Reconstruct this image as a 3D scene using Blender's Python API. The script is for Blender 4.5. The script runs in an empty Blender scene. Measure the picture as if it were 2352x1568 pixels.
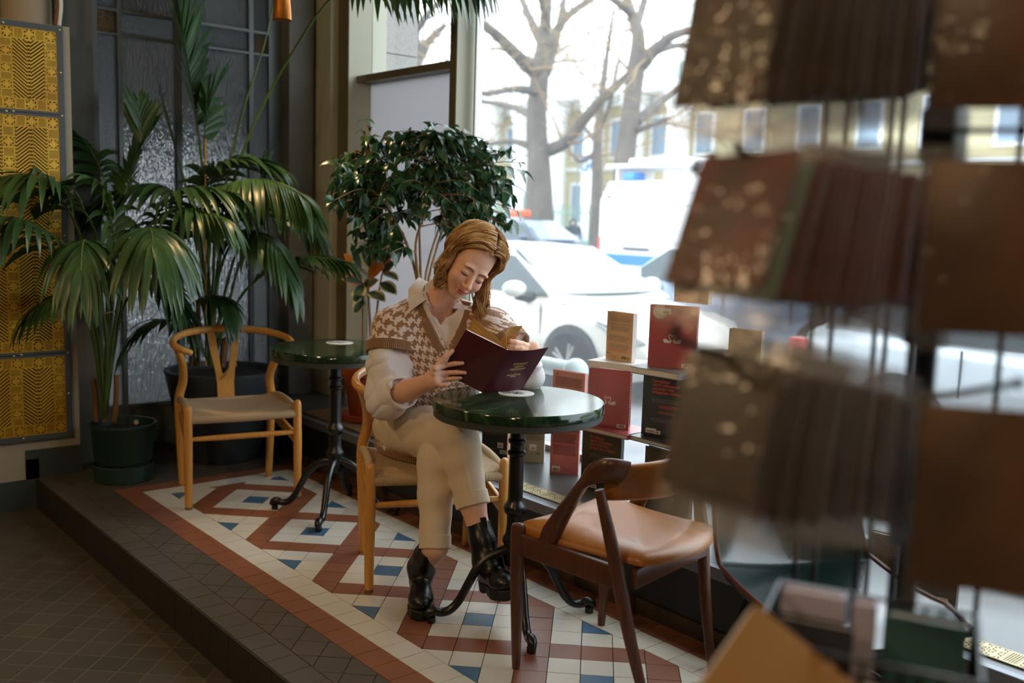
# A cafe corner by a shop window: a woman reads at a marble bistro table on a tiled platform.
# World: x = across the platform towards the window, y = along the window away from the camera, z = up, metres.
import bpy, math, random
import numpy as np
from mathutils import Vector, Matrix, noise as mnoise
PI = math.pi
scene = bpy.context.scene
COL = scene.collection
V3 = Vector

def lin(c):
    c = c / 255.0
    return c / 12.92 if c <= 0.04045 else ((c + 0.055) / 1.055) ** 2.4
def S(r, g, b): return (lin(r), lin(g), lin(b), 1.0)
def G(*c): return (c[0], c[1], c[2], 1.0)

# ---------------------------------------------------------------- camera geometry (also used to lay things out at real depths)
CAM = np.array([-2.2681, -2.4034, 1.3597]); FPX = 2249.0
_yaw, _pit, _rol = -0.7026, -0.1276, 0.0311
_fw = np.array([-math.sin(_yaw)*math.cos(_pit), math.cos(_yaw)*math.cos(_pit), math.sin(_pit)])
_rt = np.array([math.cos(_yaw), math.sin(_yaw), 0.0]); _up = np.cross(_rt, _fw)
CR = math.cos(_rol)*_rt + math.sin(_rol)*_up; CU = -math.sin(_rol)*_rt + math.cos(_rol)*_up
def ray(px, py): return _fw + (px-1176)/FPX*CR - (py-784)/FPX*CU
def AT(px, py, t): return CAM + t*ray(px, py)
def ONX(px, py, X):
    d = ray(px, py); return CAM + (X-CAM[0])/d[0]*d
def ONY(px, py, Y):
    d = ray(px, py); return CAM + (Y-CAM[1])/d[1]*d
def ONZ(px, py, Z):
    d = ray(px, py); return CAM + (Z-CAM[2])/d[2]*d

# ---------------------------------------------------------------- materials
MATS = {}
def nd(nt, typ, **kw):
    n = nt.nodes.new(typ)
    for k, v in kw.items():
        if k.startswith('i_'):
            n.inputs[int(k[2:]) if k[2:].isdigit() else k[2:].replace('_', ' ')].default_value = v
        else: setattr(n, k, v)
    return n
def newmat(name):
    m = bpy.data.materials.new(name); m.use_nodes = True
    nt = m.node_tree; MATS[name] = m
    return m, nt, nt.nodes['Principled BSDF'], nt.links.new
def ramp(nt, fac, stops, interp='LINEAR'):
    r = nt.nodes.new('ShaderNodeValToRGB'); e = r.color_ramp.elements; r.color_ramp.interpolation = interp
    while len(e) < len(stops): e.new(0.5)
    for el, (p, c) in zip(e, stops): el.position = p; el.color = c
    nt.links.new(fac, r.inputs[0]); return r.outputs[0]
def mat(name, col, rough=0.5, metal=0.0, spec=0.5, var=0.0, vscale=8.0, stretch=(1, 1, 1), col2=None, bump=0.0, bscale=60.0, coat=0.0,
        trans=0.0, sheen=0.0, emit=None, estr=0.0, sub=0.0, coords='Object', detail=4.0):
    if name in MATS: return MATS[name]
    m, nt, b, L = newmat(name)
    b.inputs['Base Color'].default_value = col; b.inputs['Roughness'].default_value = rough
    b.inputs['Metallic'].default_value = metal; b.inputs['Specular IOR Level'].default_value = spec
    b.inputs['Coat Weight'].default_value = coat; b.inputs['Coat Roughness'].default_value = 0.08
    b.inputs['Transmission Weight'].default_value = trans; b.inputs['Sheen Weight'].default_value = sheen
    if sub: b.inputs['Subsurface Weight'].default_value = sub; b.inputs['Subsurface Radius'].default_value = (1.0, 0.35, 0.2); b.inputs['Subsurface Scale'].default_value = 0.006
    if emit: b.inputs['Emission Color'].default_value = emit; b.inputs['Emission Strength'].default_value = estr
    if var or bump or col2:
        tc = nd(nt, 'ShaderNodeTexCoord'); mp = nd(nt, 'ShaderNodeMapping'); mp.inputs['Scale'].default_value = stretch
        L(tc.outputs[coords], mp.inputs[0])
        if var or col2:
            n = nd(nt, 'ShaderNodeTexNoise'); n.inputs['Scale'].default_value = vscale; n.inputs['Detail'].default_value = detail
            L(mp.outputs[0], n.inputs[0])
            c2 = col2 or tuple([min(1, c*(1+var)) for c in col[:3]]) + (1,)
            c1 = col if col2 else tuple([c*(1-var) for c in col[:3]]) + (1,)
            L(ramp(nt, n.outputs[0], [(0.3, c1), (0.7, c2)]), b.inputs['Base Color'])
        if bump:
            n2 = nd(nt, 'ShaderNodeTexNoise'); n2.inputs['Scale'].default_value = bscale; n2.inputs['Detail'].default_value = 3
            L(mp.outputs[0], n2.inputs[0]); bp = nd(nt, 'ShaderNodeBump'); bp.inputs['Strength'].default_value = bump; bp.inputs['Distance'].default_value = 0.01
            L(n2.outputs[0], bp.inputs['Height']); L(bp.outputs[0], b.inputs['Normal'])
    return m

# ---------------------------------------------------------------- mesh builder: boxes, tubes, lathes, prisms collected into ONE mesh object
class MB:
    def __init__(s): s.v = []; s.f = []; s.m = []
    def add(s, vs, fs, m=0):
        o = len(s.v); s.v += [tuple(float(c) for c in p) for p in vs]; s.f += [tuple(i+o for i in f) for f in fs]; s.m += [m]*len(fs); return s
    def box(s, lo, hi, m=0, M=None):
        (a, b, c), (d, e, f) = lo, hi
        vs = [(a,b,c),(d,b,c),(d,e,c),(a,e,c),(a,b,f),(d,b,f),(d,e,f),(a,e,f)]
        if M is not None: vs = [M @ V3(p) for p in vs]
        return s.add(vs, [(3,2,1,0),(4,5,6,7),(0,1,5,4),(1,2,6,5),(2,3,7,6),(3,0,4,7)], m)
    def bbox(s, lo, hi, r, m=0, M=None):   # box with rounded vertical + horizontal edges
        import bmesh
        bm = bmesh.new(); bmesh.ops.create_cube(bm, size=1)
        for v in bm.verts: v.co = V3([lo[i] + (v.co[i]+.5)*(hi[i]-lo[i]) for i in range(3)])
        bmesh.ops.bevel(bm, geom=bm.edges[:], offset=r, segments=2, affect='EDGES', profile=0.5)
        vs = [(M @ v.co if M is not None else v.co.copy()) for v in bm.verts]; bm.verts.index_update()
        s.add(vs, [[v.index for v in f.verts] for f in bm.faces], m); bm.free(); return s
    def tube(s, path, r, seg=10, caps=True, m=0, flat=1.0, up=None, twist=0.0):
        P = [V3(p) for p in path]; n = len(P)
        R = [r]*n if not hasattr(r, '__len__') else list(r)
        F = [flat]*n if not hasattr(flat, '__len__') else list(flat)
        T = [(P[min(i+1, n-1)]-P[max(i-1, 0)]).normalized() for i in range(n)]
        u = V3(up) if up is not None else (V3((0,0,1)) if abs(T[0].z) < .9 else V3((1,0,0)))
        vs = []; rings = []
        for i in range(n):
            a = u - T[i]*u.dot(T[i])
            if a.length < 1e-6: a = T[i].orthogonal()
            a.normalize(); b = T[i].cross(a)
            if up is None: u = a
            rings.append(len(vs))
            for k in range(seg):
                w = 2*PI*k/seg + twist*i
                vs.append(P[i] + b*(math.cos(w)*R[i]) + a*(math.sin(w)*R[i]*F[i]))
        fs = [(i*seg+k, i*seg+(k+1) % seg, (i+1)*seg+(k+1) % seg, (i+1)*seg+k) for i in range(n-1) for k in range(seg)]
        if caps:
            fs.append(tuple(range(seg-1, -1, -1))); fs.append(tuple((n-1)*seg+k for k in range(seg)))
        return s.add(vs, fs, m)
    def lathe(s, prof, c=(0,0,0), seg=32, m=0, M=None):
        vs = []; fs = []; n = len(prof)
        for (r, z) in prof:
            for k in range(seg):
                w = 2*PI*k/seg; p = V3((c[0]+r*math.cos(w), c[1]+r*math.sin(w), c[2]+z)); vs.append(M @ p if M is not None else p)
        for i in range(n-1):
            for k in range(seg): fs.append((i*seg+k, i*seg+(k+1) % seg, (i+1)*seg+(k+1) % seg, (i+1)*seg+k))
        if prof[0][0] > 1e-5: fs.append(tuple(range(seg-1, -1, -1)))
        if prof[-1][0] > 1e-5: fs.append(tuple((n-1)*seg+k for k in range(seg)))
        return s.add(vs, fs, m)
    def prism(s, poly, z0, z1, m=0, M=None):
        n = len(poly); vs = [V3((x, y, z0)) for x, y in poly] + [V3((x, y, z1)) for x, y in poly]
        if M is not None: vs = [M @ p for p in vs]
        return s.add(vs, [tuple(range(n-1, -1, -1)), tuple(range(n, 2*n))] + [(i, (i+1) % n, (i+1) % n+n, i+n) for i in range(n)], m)
    def sphere(s, c, r, m=0, seg=16, rings=10, M=None):
        r = (r, r, r) if not hasattr(r, '__len__') else r
        vs = []; fs = []
        for i in range(rings+1):
            t = PI*i/rings
            for k in range(seg):
                w = 2*PI*k/seg; p = V3((r[0]*math.sin(t)*math.cos(w), r[1]*math.sin(t)*math.sin(w), -r[2]*math.cos(t)))
                vs.append((M @ p if M is not None else p) + V3(c))
        for i in range(rings):
            for k in range(seg): fs.append((i*seg+k, i*seg+(k+1) % seg, (i+1)*seg+(k+1) % seg, (i+1)*seg+k))
        return s.add(vs, fs, m)
    def grid(s, fn, nu, nv, m=0, closed=False):
        vs = [fn(i/(nu-1), j/(nv-1)) for j in range(nv) for i in range(nu)]
        return s.add(vs, [(j*nu+i, j*nu+i+1, (j+1)*nu+i+1, (j+1)*nu+i) for j in range(nv-1) for i in range(nu-1)], m)
    def build(s, name, mats, parent=None, smooth=40, world=False, loc=None):
        me = bpy.data.meshes.new(name); vs = s.v
        if world and parent is not None:
            M = parent.matrix_basis.inverted(); vs = [M @ V3(p) for p in vs]
        me.from_pydata(vs, [], s.f)
        for mm in (mats if isinstance(mats, (list, tuple)) else [mats]): me.materials.append(mm)
        if len(me.materials) > 1 and len(me.polygons) == len(s.m): me.polygons.foreach_set('material_index', s.m)
        me.validate()
        o = bpy.data.objects.new(name, me); COL.objects.link(o)
        if parent is not None: o.parent = parent
        if loc is not None: o.location = loc
        if smooth:
            me.shade_smooth()
            if smooth < 180: me.set_sharp_from_angle(angle=math.radians(smooth))
        else: me.shade_flat()
        return o
def bm_(): return MB()

def tag(o, label=None, cat=None, group=None, kind=None):
    if label: o['label'] = label
    if cat: o['category'] = cat
    if group: o['group'] = group
    if kind: o['kind'] = kind
    return o
def thing(name, label, cat, loc=(0,0,0), rz=0.0, group=None):
    o = bpy.data.objects.new(name, None); COL.objects.link(o); o.empty_display_size = 0.1
    o.location = loc; o.rotation_euler = (0, 0, rz); o.matrix_basis = Matrix.LocRotScale(V3(loc), Matrix.Rotation(rz, 3, 'Z').to_quaternion(), None)
    return tag(o, label, cat, group)
def struct(o): o['kind'] = 'structure'; return o
def copy_tree(o, parent=None):
    c = o.copy(); COL.objects.link(c)
    if parent is not None: c.parent = parent
    for ch in list(o.children): copy_tree(ch, c)
    return c
def smoothpath(pts, n=8):   # Catmull-Rom through the points
    P = [V3(p) for p in pts]; out = []
    for i in range(len(P)-1):
        a, b, c, d = P[max(i-1, 0)], P[i], P[i+1], P[min(i+2, len(P)-1)]
        for k in range(n):
            t = k/n; out.append(0.5*((2*b)+(c-a)*t+(2*a-5*b+4*c-d)*t*t+(3*b-a-3*c+d)*t**3))
    return out + [P[-1]]
def interp(vals, n=8):
    out = []
    for i in range(len(vals)-1): out += [vals[i]+(vals[i+1]-vals[i])*k/n for k in range(n)]
    return out + [vals[-1]]
FONT_CACHE = {}
def text_mesh(txt, size=1.0, align='LEFT', bold=0.0, spacing=1.0, line=1.0):
    """flat lettering: (vertices, faces) of the words in the xy plane, from Blender's built-in font"""
    key = (txt, size, align, bold, spacing, line)
    if key in FONT_CACHE: return FONT_CACHE[key]
    cu = bpy.data.curves.new('lettering', 'FONT'); cu.body = txt; cu.size = size; cu.align_x = align; cu.offset = bold; cu.space_character = spacing; cu.space_line = line; cu.resolution_u = 3
    o = bpy.data.objects.new('lettering', cu); COL.objects.link(o)
    dg = bpy.context.evaluated_depsgraph_get(); dg.update(); ev = o.evaluated_get(dg); me = ev.to_mesh()
    r = ([tuple(v.co) for v in me.vertices], [tuple(p.vertices) for p in me.polygons])
    ev.to_mesh_clear(); bpy.data.objects.remove(o); bpy.data.curves.remove(cu)
    FONT_CACHE[key] = r; return r
def bars(b, x0, x1, y0, y1, M, m, z=0.0, seed=1, n=26):   # a barcode
    rnd = random.Random(seed); x = x0; w = (x1-x0)/n
    while x < x1-w:
        a = w*rnd.choice((.5, .5, 1, 1.6)); b.add([M @ V3(p) for p in ((x,y0,z),(x+a,y0,z),(x+a,y1,z),(x,y1,z))], [(0,1,2,3)], m); x += a + w*rnd.choice((.5, .8, 1.3))
def frame3(origin, ex, ey):   # matrix with given axes
    ex = V3(ex).normalized(); ey = V3(ey); ey = (ey-ex*ey.dot(ex)).normalized(); ez = ex.cross(ey)
    M = Matrix((ex, ey, ez)).transposed().to_4x4(); M.translation = V3(origin); return M
# ================================================================ THE ROOM
SKY_STRENGTH = 1.0; EXPOSURE = 2.4
SQ2 = math.sqrt(2)
def tile_mat(name, c1, c2, rough):
    return mat(name, c1, rough=rough, col2=c2, vscale=5.0, bump=0.06, bscale=90, spec=0.5)
T_WHITE = tile_mat('tile_white', S(206, 201, 186), S(216, 212, 200), 0.38)
T_TERRA = tile_mat('tile_terracotta', S(132, 82, 58), S(146, 92, 66), 0.42)
T_BLUE = tile_mat('tile_blue', S(62, 100, 132), S(70, 110, 142), 0.38)
T_DARK = tile_mat('tile_dark', S(74, 70, 62), S(86, 81, 73), 0.45)
T_GROUT = mat('tile_grout', S(62, 60, 54), rough=0.9)

def clip(poly, hp):
    a, b, c = hp; out = []
    for i in range(len(poly)):
        p, q = poly[i], poly[(i+1) % len(poly)]; dp = a*p[0]+b*p[1]-c; dq = a*q[0]+b*q[1]-c
        if dp >= 0: out.append(p)
        if (dp >= 0) != (dq >= 0): t = dp/(dp-dq); out.append((p[0]+(q[0]-p[0])*t, p[1]+(q[1]-p[1])*t))
    return out
def put_tile(b, poly, m, z):
    A = sum(poly[i][0]*poly[(i+1) % len(poly)][1]-poly[(i+1) % len(poly)][0]*poly[i][1] for i in range(len(poly)))/2 if len(poly) > 2 else 0
    if abs(A) < 4e-5: return
    if A < 0: poly = poly[::-1]
    n = len(poly); zz = z + random.uniform(-.0004, .0004)
    b.add([(x, y, zz) for x, y in poly] + [(x, y, z-.004) for x, y in poly], [tuple(range(n))] + [(i, i+n, (i+1) % n+n, (i+1) % n) for i in range(n)], m)
def rect_hp(x0, x1, y0, y1, g): return [(1,0,x0+g), (-1,0,-x1+g), (0,1,y0+g), (0,-1,-y1+g)]
def straight(b, x0, x1, y0, y1, m, z, g=.0013):
    put_tile(b, [(x0+g,y0+g),(x1-g,y0+g),(x1-g,y1-g),(x0+g,y1-g)], m, z)
def diag_field(b, x0, x1, y0, y1, colour, z, s=0.1, g=.0013):
    # cells [c,c+1]x[r,r+1], x=(c-r)/sqrt2*s, y=-(c+r)/sqrt2*s
    dlo, dhi = int(math.floor(-x1*SQ2/s))-2, int(math.ceil(-x0*SQ2/s))+2
    slo, shi = int(math.floor(-y1*SQ2/s))-2, int(math.ceil(-y0*SQ2/s))+2
    for d in range(dlo, dhi+1):
        for q in range(slo, shi+1):
            if (d+q) % 2: continue
            c, r = (q-d)//2, (q+d)//2
            e = g/s
            poly = [((u-v)/SQ2*s, -(u+v)/SQ2*s) for u, v in ((c+e,r+e),(c+1-e,r+e),(c+1-e,r+1-e),(c+e,r+1-e))]
            for hp in rect_hp(x0, x1, y0, y1, g):
                poly = clip(poly, hp)
                if len(poly) < 3: break
            if len(poly) >= 3: put_tile(b, poly, colour(c, r), z)
def pattern(c, r):
    c4, r4 = c % 4, r % 4
    if c4 == 3 or r4 == 3: return 1
    if c4 == 1 and r4 == 1: return 2
    return 0
random.seed(3)
b = MB()
YN = -3.2   # near end of the tiling
b.box((-1.0, YN, -.15), (.9, 3.05, -.0035), 4)
diag_field(b, -.5657, 0, YN, 2.08, pattern, 0)
def rows(y1, y0, step=.1):
    y = y1
    while y > y0: yield max(y-step, y0), y; y -= step
for ya, yb in rows(2.28, YN):
    off = .03 if abs(ya-(-.02)) < .051 else 0
    straight(b, -.766, -.666, ya, yb, 1, 0); straight(b, .1, .2, ya, yb, 1, 0)
for ya, yb in rows(2.18, YN): straight(b, -.666, -.5657, ya, yb, 0, 0); straight(b, 0, .1, ya, yb, 0, 0)
x = -.666
while x < .1 - .01: straight(b, x, min(x+.1, .1), 2.18, 2.28, 1, 0); x += .1
x = -.5657
while x < -.01: straight(b, x, min(x+.1, 0), 2.08, 2.18, 0, 0); x += .1
for ya, yb in rows(2.7, YN, .1): straight(b, -1.0, -.9, ya, yb, 3, 0)
diag_field(b, -.9, -.766, YN, 2.28, lambda c, r: 3, 0)
diag_field(b, -.9, .2, 2.28, 2.95, lambda c, r: 3, 0)
plat = struct(b.build('floor_platform', [T_WHITE, T_TERRA, T_BLUE, T_DARK, T_GROUT], smooth=0))
# riser tiles of the step
RISER = mat('step_riser', S(46, 42, 37), rough=0.55, var=.15, vscale=6)
b = MB()
for ya, yb in rows(2.7, YN, .15): b.box((-1.006, ya+.001, -.148), (-.9995, yb-.001, -.002))
struct(b.build('trim_1', RISER, smooth=0))
# lower floor: diagonal dark tiles
m, nt_, bs, L = newmat('lower_floor_tiles')
tc = nd(nt_, 'ShaderNodeTexCoord'); mp = nd(nt_, 'ShaderNodeMapping'); mp.inputs['Rotation'].default_value = (0, 0, PI/4)
L(tc.outputs['Object'], mp.inputs[0]); br = nd(nt_, 'ShaderNodeTexBrick'); br.offset = 0.0
for k, v in dict(Scale=1.0, Bias=0.0).items(): br.inputs[k].default_value = v
br.inputs['Mortar Size'].default_value = .0016; br.inputs['Brick Width'].default_value = .1; br.inputs['Row Height'].default_value = .1
br.inputs['Color1'].default_value = S(80, 74, 64); br.inputs['Color2'].default_value = S(70, 65, 56); br.inputs['Mortar'].default_value = S(104, 102, 94)
L(mp.outputs[0], br.inputs[0]); L(br.outputs[0], bs.inputs['Base Color']); bs.inputs['Roughness'].default_value = .42
bp = nd(nt_, 'ShaderNodeBump'); bp.inputs['Strength'].default_value = .3; bp.inputs['Distance'].default_value = .002; bp.invert = True
L(br.outputs[1], bp.inputs['Height']); L(bp.outputs[0], bs.inputs['Normal'])
b = MB(); b.box((-6.0, -5.0, -.25), (-1.0, 3.05, -.15)); b.box((-1.0, -5, -.25), (.9, -3.2, -.15)); struct(b.build('floor', m, smooth=0))

# ---- walls, ceiling
W_GREY = mat('wall_grey', S(96, 95, 88), rough=.7, var=.06, vscale=3, bump=.04, bscale=140)
W_DARK = mat('wall_dark', S(52, 54, 52), rough=.65, var=.08, vscale=3)
W_CREAM = mat('wall_cream', S(166, 156, 138), rough=.75, var=.04, vscale=4, bump=.05, bscale=200)
BASEB = mat('baseboard_paint', S(58, 68, 66), rough=.5)
CEIL = mat('ceiling_paint', S(158, 154, 146), rough=.9)
FRAME = mat('frame_paint', S(176, 174, 152), rough=.42, var=.03, vscale=4)
FRAME_SHADE = mat('frame_paint_shaded', S(104, 92, 66), rough=.5, var=.05)  # cream frame paint darkened: shade on room-side faces put into the colour
DOORP = mat('door_paint', S(84, 94, 98), rough=.45, var=.04)
GLASS_Y, GX = 2.95, .83
b = MB(); b.box((-6.0, 2.70, .0), (-1.05, 2.9, 2.19)); b.box((-1.05, 2.70, .145), (-.793, 2.9, 2.19)); struct(b.build('wall_left', W_CREAM, smooth=0))
b = MB(); b.box((-6.0, 2.692, -.15), (-1.05, 2.9, .0)); b.box((-1.05, 2.692, 0.0), (-.79, 2.9, .145)); b.box((-1.05, 2.692, -.15), (-.99, 2.9, .1)); struct(b.build('baseboard_left', BASEB, smooth=0))
b = MB(); b.box((-.793, 2.94, 0), (-.613, 3.05, 3.6)); b.box((-6.0, 2.95, 2.0), (-.72, 3.05, 3.6)); b.box((-.613, 2.95, 2.75), (.45, 3.05, 3.6)); struct(b.build('wall_back', W_GREY, smooth=0))
b = MB(); b.box((.444, 2.85, .26), (.60, 3.2, 3.6)); struct(b.build('wall_pier', W_GREY, smooth=0))
b = MB(); b.box((.60, 2.98, .2), (.84, 3.2, 3.6)); struct(b.build('wall_recess', W_DARK, smooth=0))
b = MB(); b.box((-6.1, -5.1, 3.6), (.95, 3.2, 3.75)); struct(b.build('ceiling', CEIL, smooth=0))
b = MB(); b.box((-6.1, -5.1, -.25), (.95, -5.0, 3.7)); struct(b.build('wall_near', W_DARK, smooth=0))
b = MB(); b.box((-6.1, -5.0, -.25), (-6.0, 3.1, 3.7)); struct(b.build('wall_far_side', W_DARK, smooth=0))
b = MB(); b.box((.83, -5.0, 3.05), (.97, 2.7, 3.7)); b.box((.83, -5.0, -.25), (.97, -4.2, 3.7)); b.box((.83, -4.3, -.5), (.97, 3.0, .22)); struct(b.build('wall_window', W_GREY, smooth=0))

# ---- window ledge (sill bench), black front, metal nosing, brass grille
SILL = mat('ledge_paint', S(74, 78, 78), rough=.32, var=.06, vscale=5)
SILLF = mat('ledge_front_black', S(24, 25, 25), rough=.45, var=.2, vscale=12)
NOSE = mat('ledge_nosing', S(120, 126, 136), rough=.35, metal=.4)
SKIRT = mat('ledge_skirting_tiles', S(74, 56, 42), rough=.5, var=.12, vscale=9)
b = MB(); b.box((.22, -4.2, .235), (GX+.02, 3.1, .26), 0); b.box((.205, -4.2, .0), (.24, 3.05, .222), 1); b.box((.2, -4.2, .222), (.225, 3.05, .262), 2)
struct(b.build('window_sill', [SILL, SILLF, NOSE], smooth=0))
b = MB()
for ya, yb in rows(2.95, -4.0, .15): b.box((.196, ya+.001, .0), (.206, yb-.001, .055))
struct(b.build('baseboard_window', SKIRT, smooth=0))
BRASS = mat('brass_fretwork', S(214, 172, 48), rough=.36, metal=.35, col2=S(190, 140, 30), vscale=5)
BRASS_P = mat('pale_brass_grille', S(176, 160, 118), rough=.35, metal=.6)
BLACKV = mat('black_void', S(10, 10, 10), rough=.8)
def fret_unit(b, x0, y0, w, h, M, m, z, kind, t=.08):
    """one cell of the fretwork drawn from solid bars: diamond star, upright slats, level slats"""
    def P(u, v, zz): return M @ V3((x0+u*w, y0+v*h, zz))
    def slab(poly):
        n = len(poly); b.add([P(u, v, z) for u, v in poly] + [P(u, v, z+.004) for u, v in poly], [tuple(range(n, 2*n))] + [(i, (i+1) % n, (i+1) % n+n, i+n) for i in range(n)], m)
    slab([(0,0),(1,0),(1,t),(0,t)]); slab([(0,1-t),(1,1-t),(1,1),(0,1)]); slab([(0,t),(t,t),(t,1-t),(0,1-t)]); slab([(1-t,t),(1,t),(1,1-t),(1-t,1-t)])
    if kind == 'star':
        slab([(.5,.05),(.95,.5),(.5,.95),(.05,.5)]); d = .045
        for sx in (0, 1):
            for sy in (0, 1):
                q = [(.05+d, .05-d), (.32+d, .32-d), (.32-d, .32+d), (.05-d, .05+d)]
                slab([((u if sx == 0 else 1-u), (v if sy == 0 else 1-v)) for u, v in (q if sx == sy else q[::-1])])
    elif kind in ('v', 'h'):
        n = 6
        for i in range(n):
            a = t + (1-2*t)*(i+.5)/n - .032*(1.0); c = a+.075
            slab([(a,t),(c,t),(c,1-t),(a,1-t)] if kind == 'v' else [(t,a),(1-t,a),(1-t,c),(t,c)])
def chevron(b, x0, y0, w, h, M, m, z, n=14, up=1):
    def P(u, v): return (x0+u*w, y0+v*h)
    def slab(poly):
        k = len(poly); b.add([M @ V3((u, v, z)) for u, v in poly] + [M @ V3((u, v, z+.004)) for u, v in poly], [tuple(range(k, 2*k))] + [(i, (i+1) % k, (i+1) % k+k, i+k) for i in range(k)], m)
    slab([P(.46,0),P(.54,0),P(.54,1),P(.46,1)])
    slab([P(0,0),P(.03,0),P(.03,1),P(0,1)]); slab([P(.97,0),P(1,0),P(1,1),P(.97,1)])
    step = h*1.0/n; th = step*.52
    for i in range(-n, n+4):
        for s in (-1, 1):
            ya = y0 + i*step*1.0; dx = .5*w; rise = dx*.85*up
            xa, xb = (x0+.5*w, x0+.5*w+s*.5*w)
            poly = [(xa, ya), (xb, ya+rise), (xb, ya+rise+th), (xa, ya+th)]
            for hp in ((0,1,y0), (0,-1,-(y0+h))):
                poly = clip(poly, hp)
                if len(poly) < 3: break
            if len(poly) >= 3: slab(poly if s > 0 else poly[::-1])
# the grille strips lie on the ledge
def grille(y0, y1, x0, x1):
    b = MB(); M = Matrix.Translation((0, 0, .2602)); b.box((x0, y0, .2601), (x1, y1, .2606), 1)
    w = (x1-x0)/2; y = y0; k = 0
    while y < y1-.03:
        if k % 6 == 5: fret_unit(b, x0, y, x1-x0, w*1.1, M, 0, 0.0006, 'h'); y += w*1.1
        else: fret_unit(b, x0, y, w, w, M, 0, .0006, 'star'); fret_unit(b, x0+w, y, w, w, M, 0, .0006, 'star'); y += w
        k += 1
    return b.build('air_grille', [BRASS_P, BLACKV], smooth=0)
tag(grille(-.35, .95, .262, .345), 'pale brass fretwork air grille let into the dark window ledge behind the woman\'s table', 'grille', 'fretwork grilles along the ledge')
tag(grille(-1.9, -.75, .262, .345), 'pale brass fretwork air grille on the ledge beyond the black wire rack', 'grille', 'fretwork grilles along the ledge')

# ---- brass lattice panels on the left wall, each a framed radiator-style screen
PFRAME = mat('panel_frame_grey', S(70, 76, 78), rough=.5)
SCREW = mat('brass_screw', S(200, 190, 140), rough=.25, metal=.8)
MW = frame3((0, 2.69, 0), (1, 0, 0), (0, 0, 1))   # local x -> world x, local y -> world z, local z -> towards the room (-y)
def lattice(x1, z0, z1, label, rowsn):
    t = thing('lattice_panel', label, 'lattice panel', (x1-.38, 2.69, z0), 0, 'brass fretwork panels on the cream wall')
    x0 = x1-.78; fw = .028
    b = MB(); b.box((x0, 2.688, z0), (x1, 2.6995, z1)); b.build('backing', BLACKV, t, world=True, smooth=0)
    b = MB()
    for lo, hi in (((x0-fw, 2.678, z1), (x1+fw, 2.699, z1+(fw if z1 > 2 else .012))), ((x0-fw, 2.678, z0-(fw if z0 < .3 else .012)), (x1+fw, 2.699, z0)), ((x1, 2.678, z0), (x1+fw, 2.699, z1)), ((x0-fw, 2.678, z0), (x0, 2.699, z1))): b.box(lo, hi)
    b.build('frame', PFRAME, t, world=True, smooth=0)
    b = MB()
    cw = .052; sw = .042; cols = []  # from the right edge leftwards: star | chevron block | star | chevron ...
    Mx = MW @ Matrix.Translation((0, 0, .0045))
    top = z1-cw; H = z1-z0
    def strip(zb, hh):
        x = x1; k = 0
        while x > x0+.03:
            fret_unit(b, x-cw, zb, cw, hh, Mx, 0, 0, 'star'); x -= cw
            if x < x0+.03: break
            fret_unit(b, x-sw, zb, sw, hh, Mx, 0, 0, 'v'); x -= sw
    strip(z0, cw); strip(z1-cw, cw)
    zz = z0+cw; n = max(1, round((H-2*cw)/.104)); hh = (H-2*cw)/(2*n+1)*1.0
    k = 0; z = zz
    n_un = 2*n+1; hs = (H-2*cw)/n_un
    for i in range(n_un):
        fret_unit(b, x1-cw, z, cw, hs, Mx, 0, 0, 'h' if i % 2 == 0 else 'star'); z += hs
    x = x1-cw
    while x > x0+.02:
        w_ = .145; chevron(b, x-w_, z0+cw, w_, H-2*cw, Mx, 0, 0, n=max(8, int((H-2*cw)/.0165)), up=1 if H < .39 else -1); x -= w_
        if x > x0+.05:
            z = zz
            for i in range(n_un): fret_unit(b, x-cw, z, cw, hs, Mx, 0, 0, 'h' if i % 2 == 0 else 'star'); z += hs
            x -= cw
    b.build('fretwork', BRASS, t, world=True, smooth=0)
    for sx, sz in ((x1+.014, z1+.012), (x1-.23, z1+.012), (x1+.014, (z0+z1)/2), (x1-.2, z0-.012)):
        b = MB(); b.sphere((sx, 2.677, sz), (.006, .003, .006), seg=10, rings=6); b.build('screw', SCREW, t, world=True)
lattice(-.858, 1.784, 2.157, 'topmost brass fretwork panel on the cream wall, clear of the palm leaves', 1)
lattice(-.858, .634, 1.757, 'tall middle brass fretwork panel on the cream wall behind the palm leaves', 1)
lattice(-.860, .222, .606, 'lowest brass fretwork panel on the cream wall beside the green pot', 1)
# ---- tan drum with a white rim above the panels
t = thing('drum_lampshade', 'tan round shade with white rim above the brass panels at the top left', 'lampshade', (-1.0, 2.80, 2.22))
TAN = mat('tan_shade', S(150, 138, 116), rough=.7); WHITE = mat('white_enamel', S(215, 213, 208), rough=.3); BROWN = mat('brown_shade', S(96, 56, 28), rough=.6)
b = MB(); b.lathe([(.0001,0),(.11, 0), (.11, .75),(.0001,.75)], (-.95, 2.83, 2.192), seg=48); b.build('shade', TAN, t, world=True)
b = MB(); b.tube(smoothpath([(-.835, 2.72, 2.195), (-.825, 2.72, 2.32), (-.86, 2.72, 2.46), (-1.0, 2.72, 2.56)], 8), .011, 10); b.build('rim', WHITE, t, world=True)
b = MB(); b.tube(smoothpath([(-.853, 2.715, 2.195), (-.845, 2.715, 2.32), (-.88, 2.715, 2.45), (-1.0, 2.715, 2.54)], 8), .009, 10); b.build('band', BROWN, t, world=True)

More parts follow.
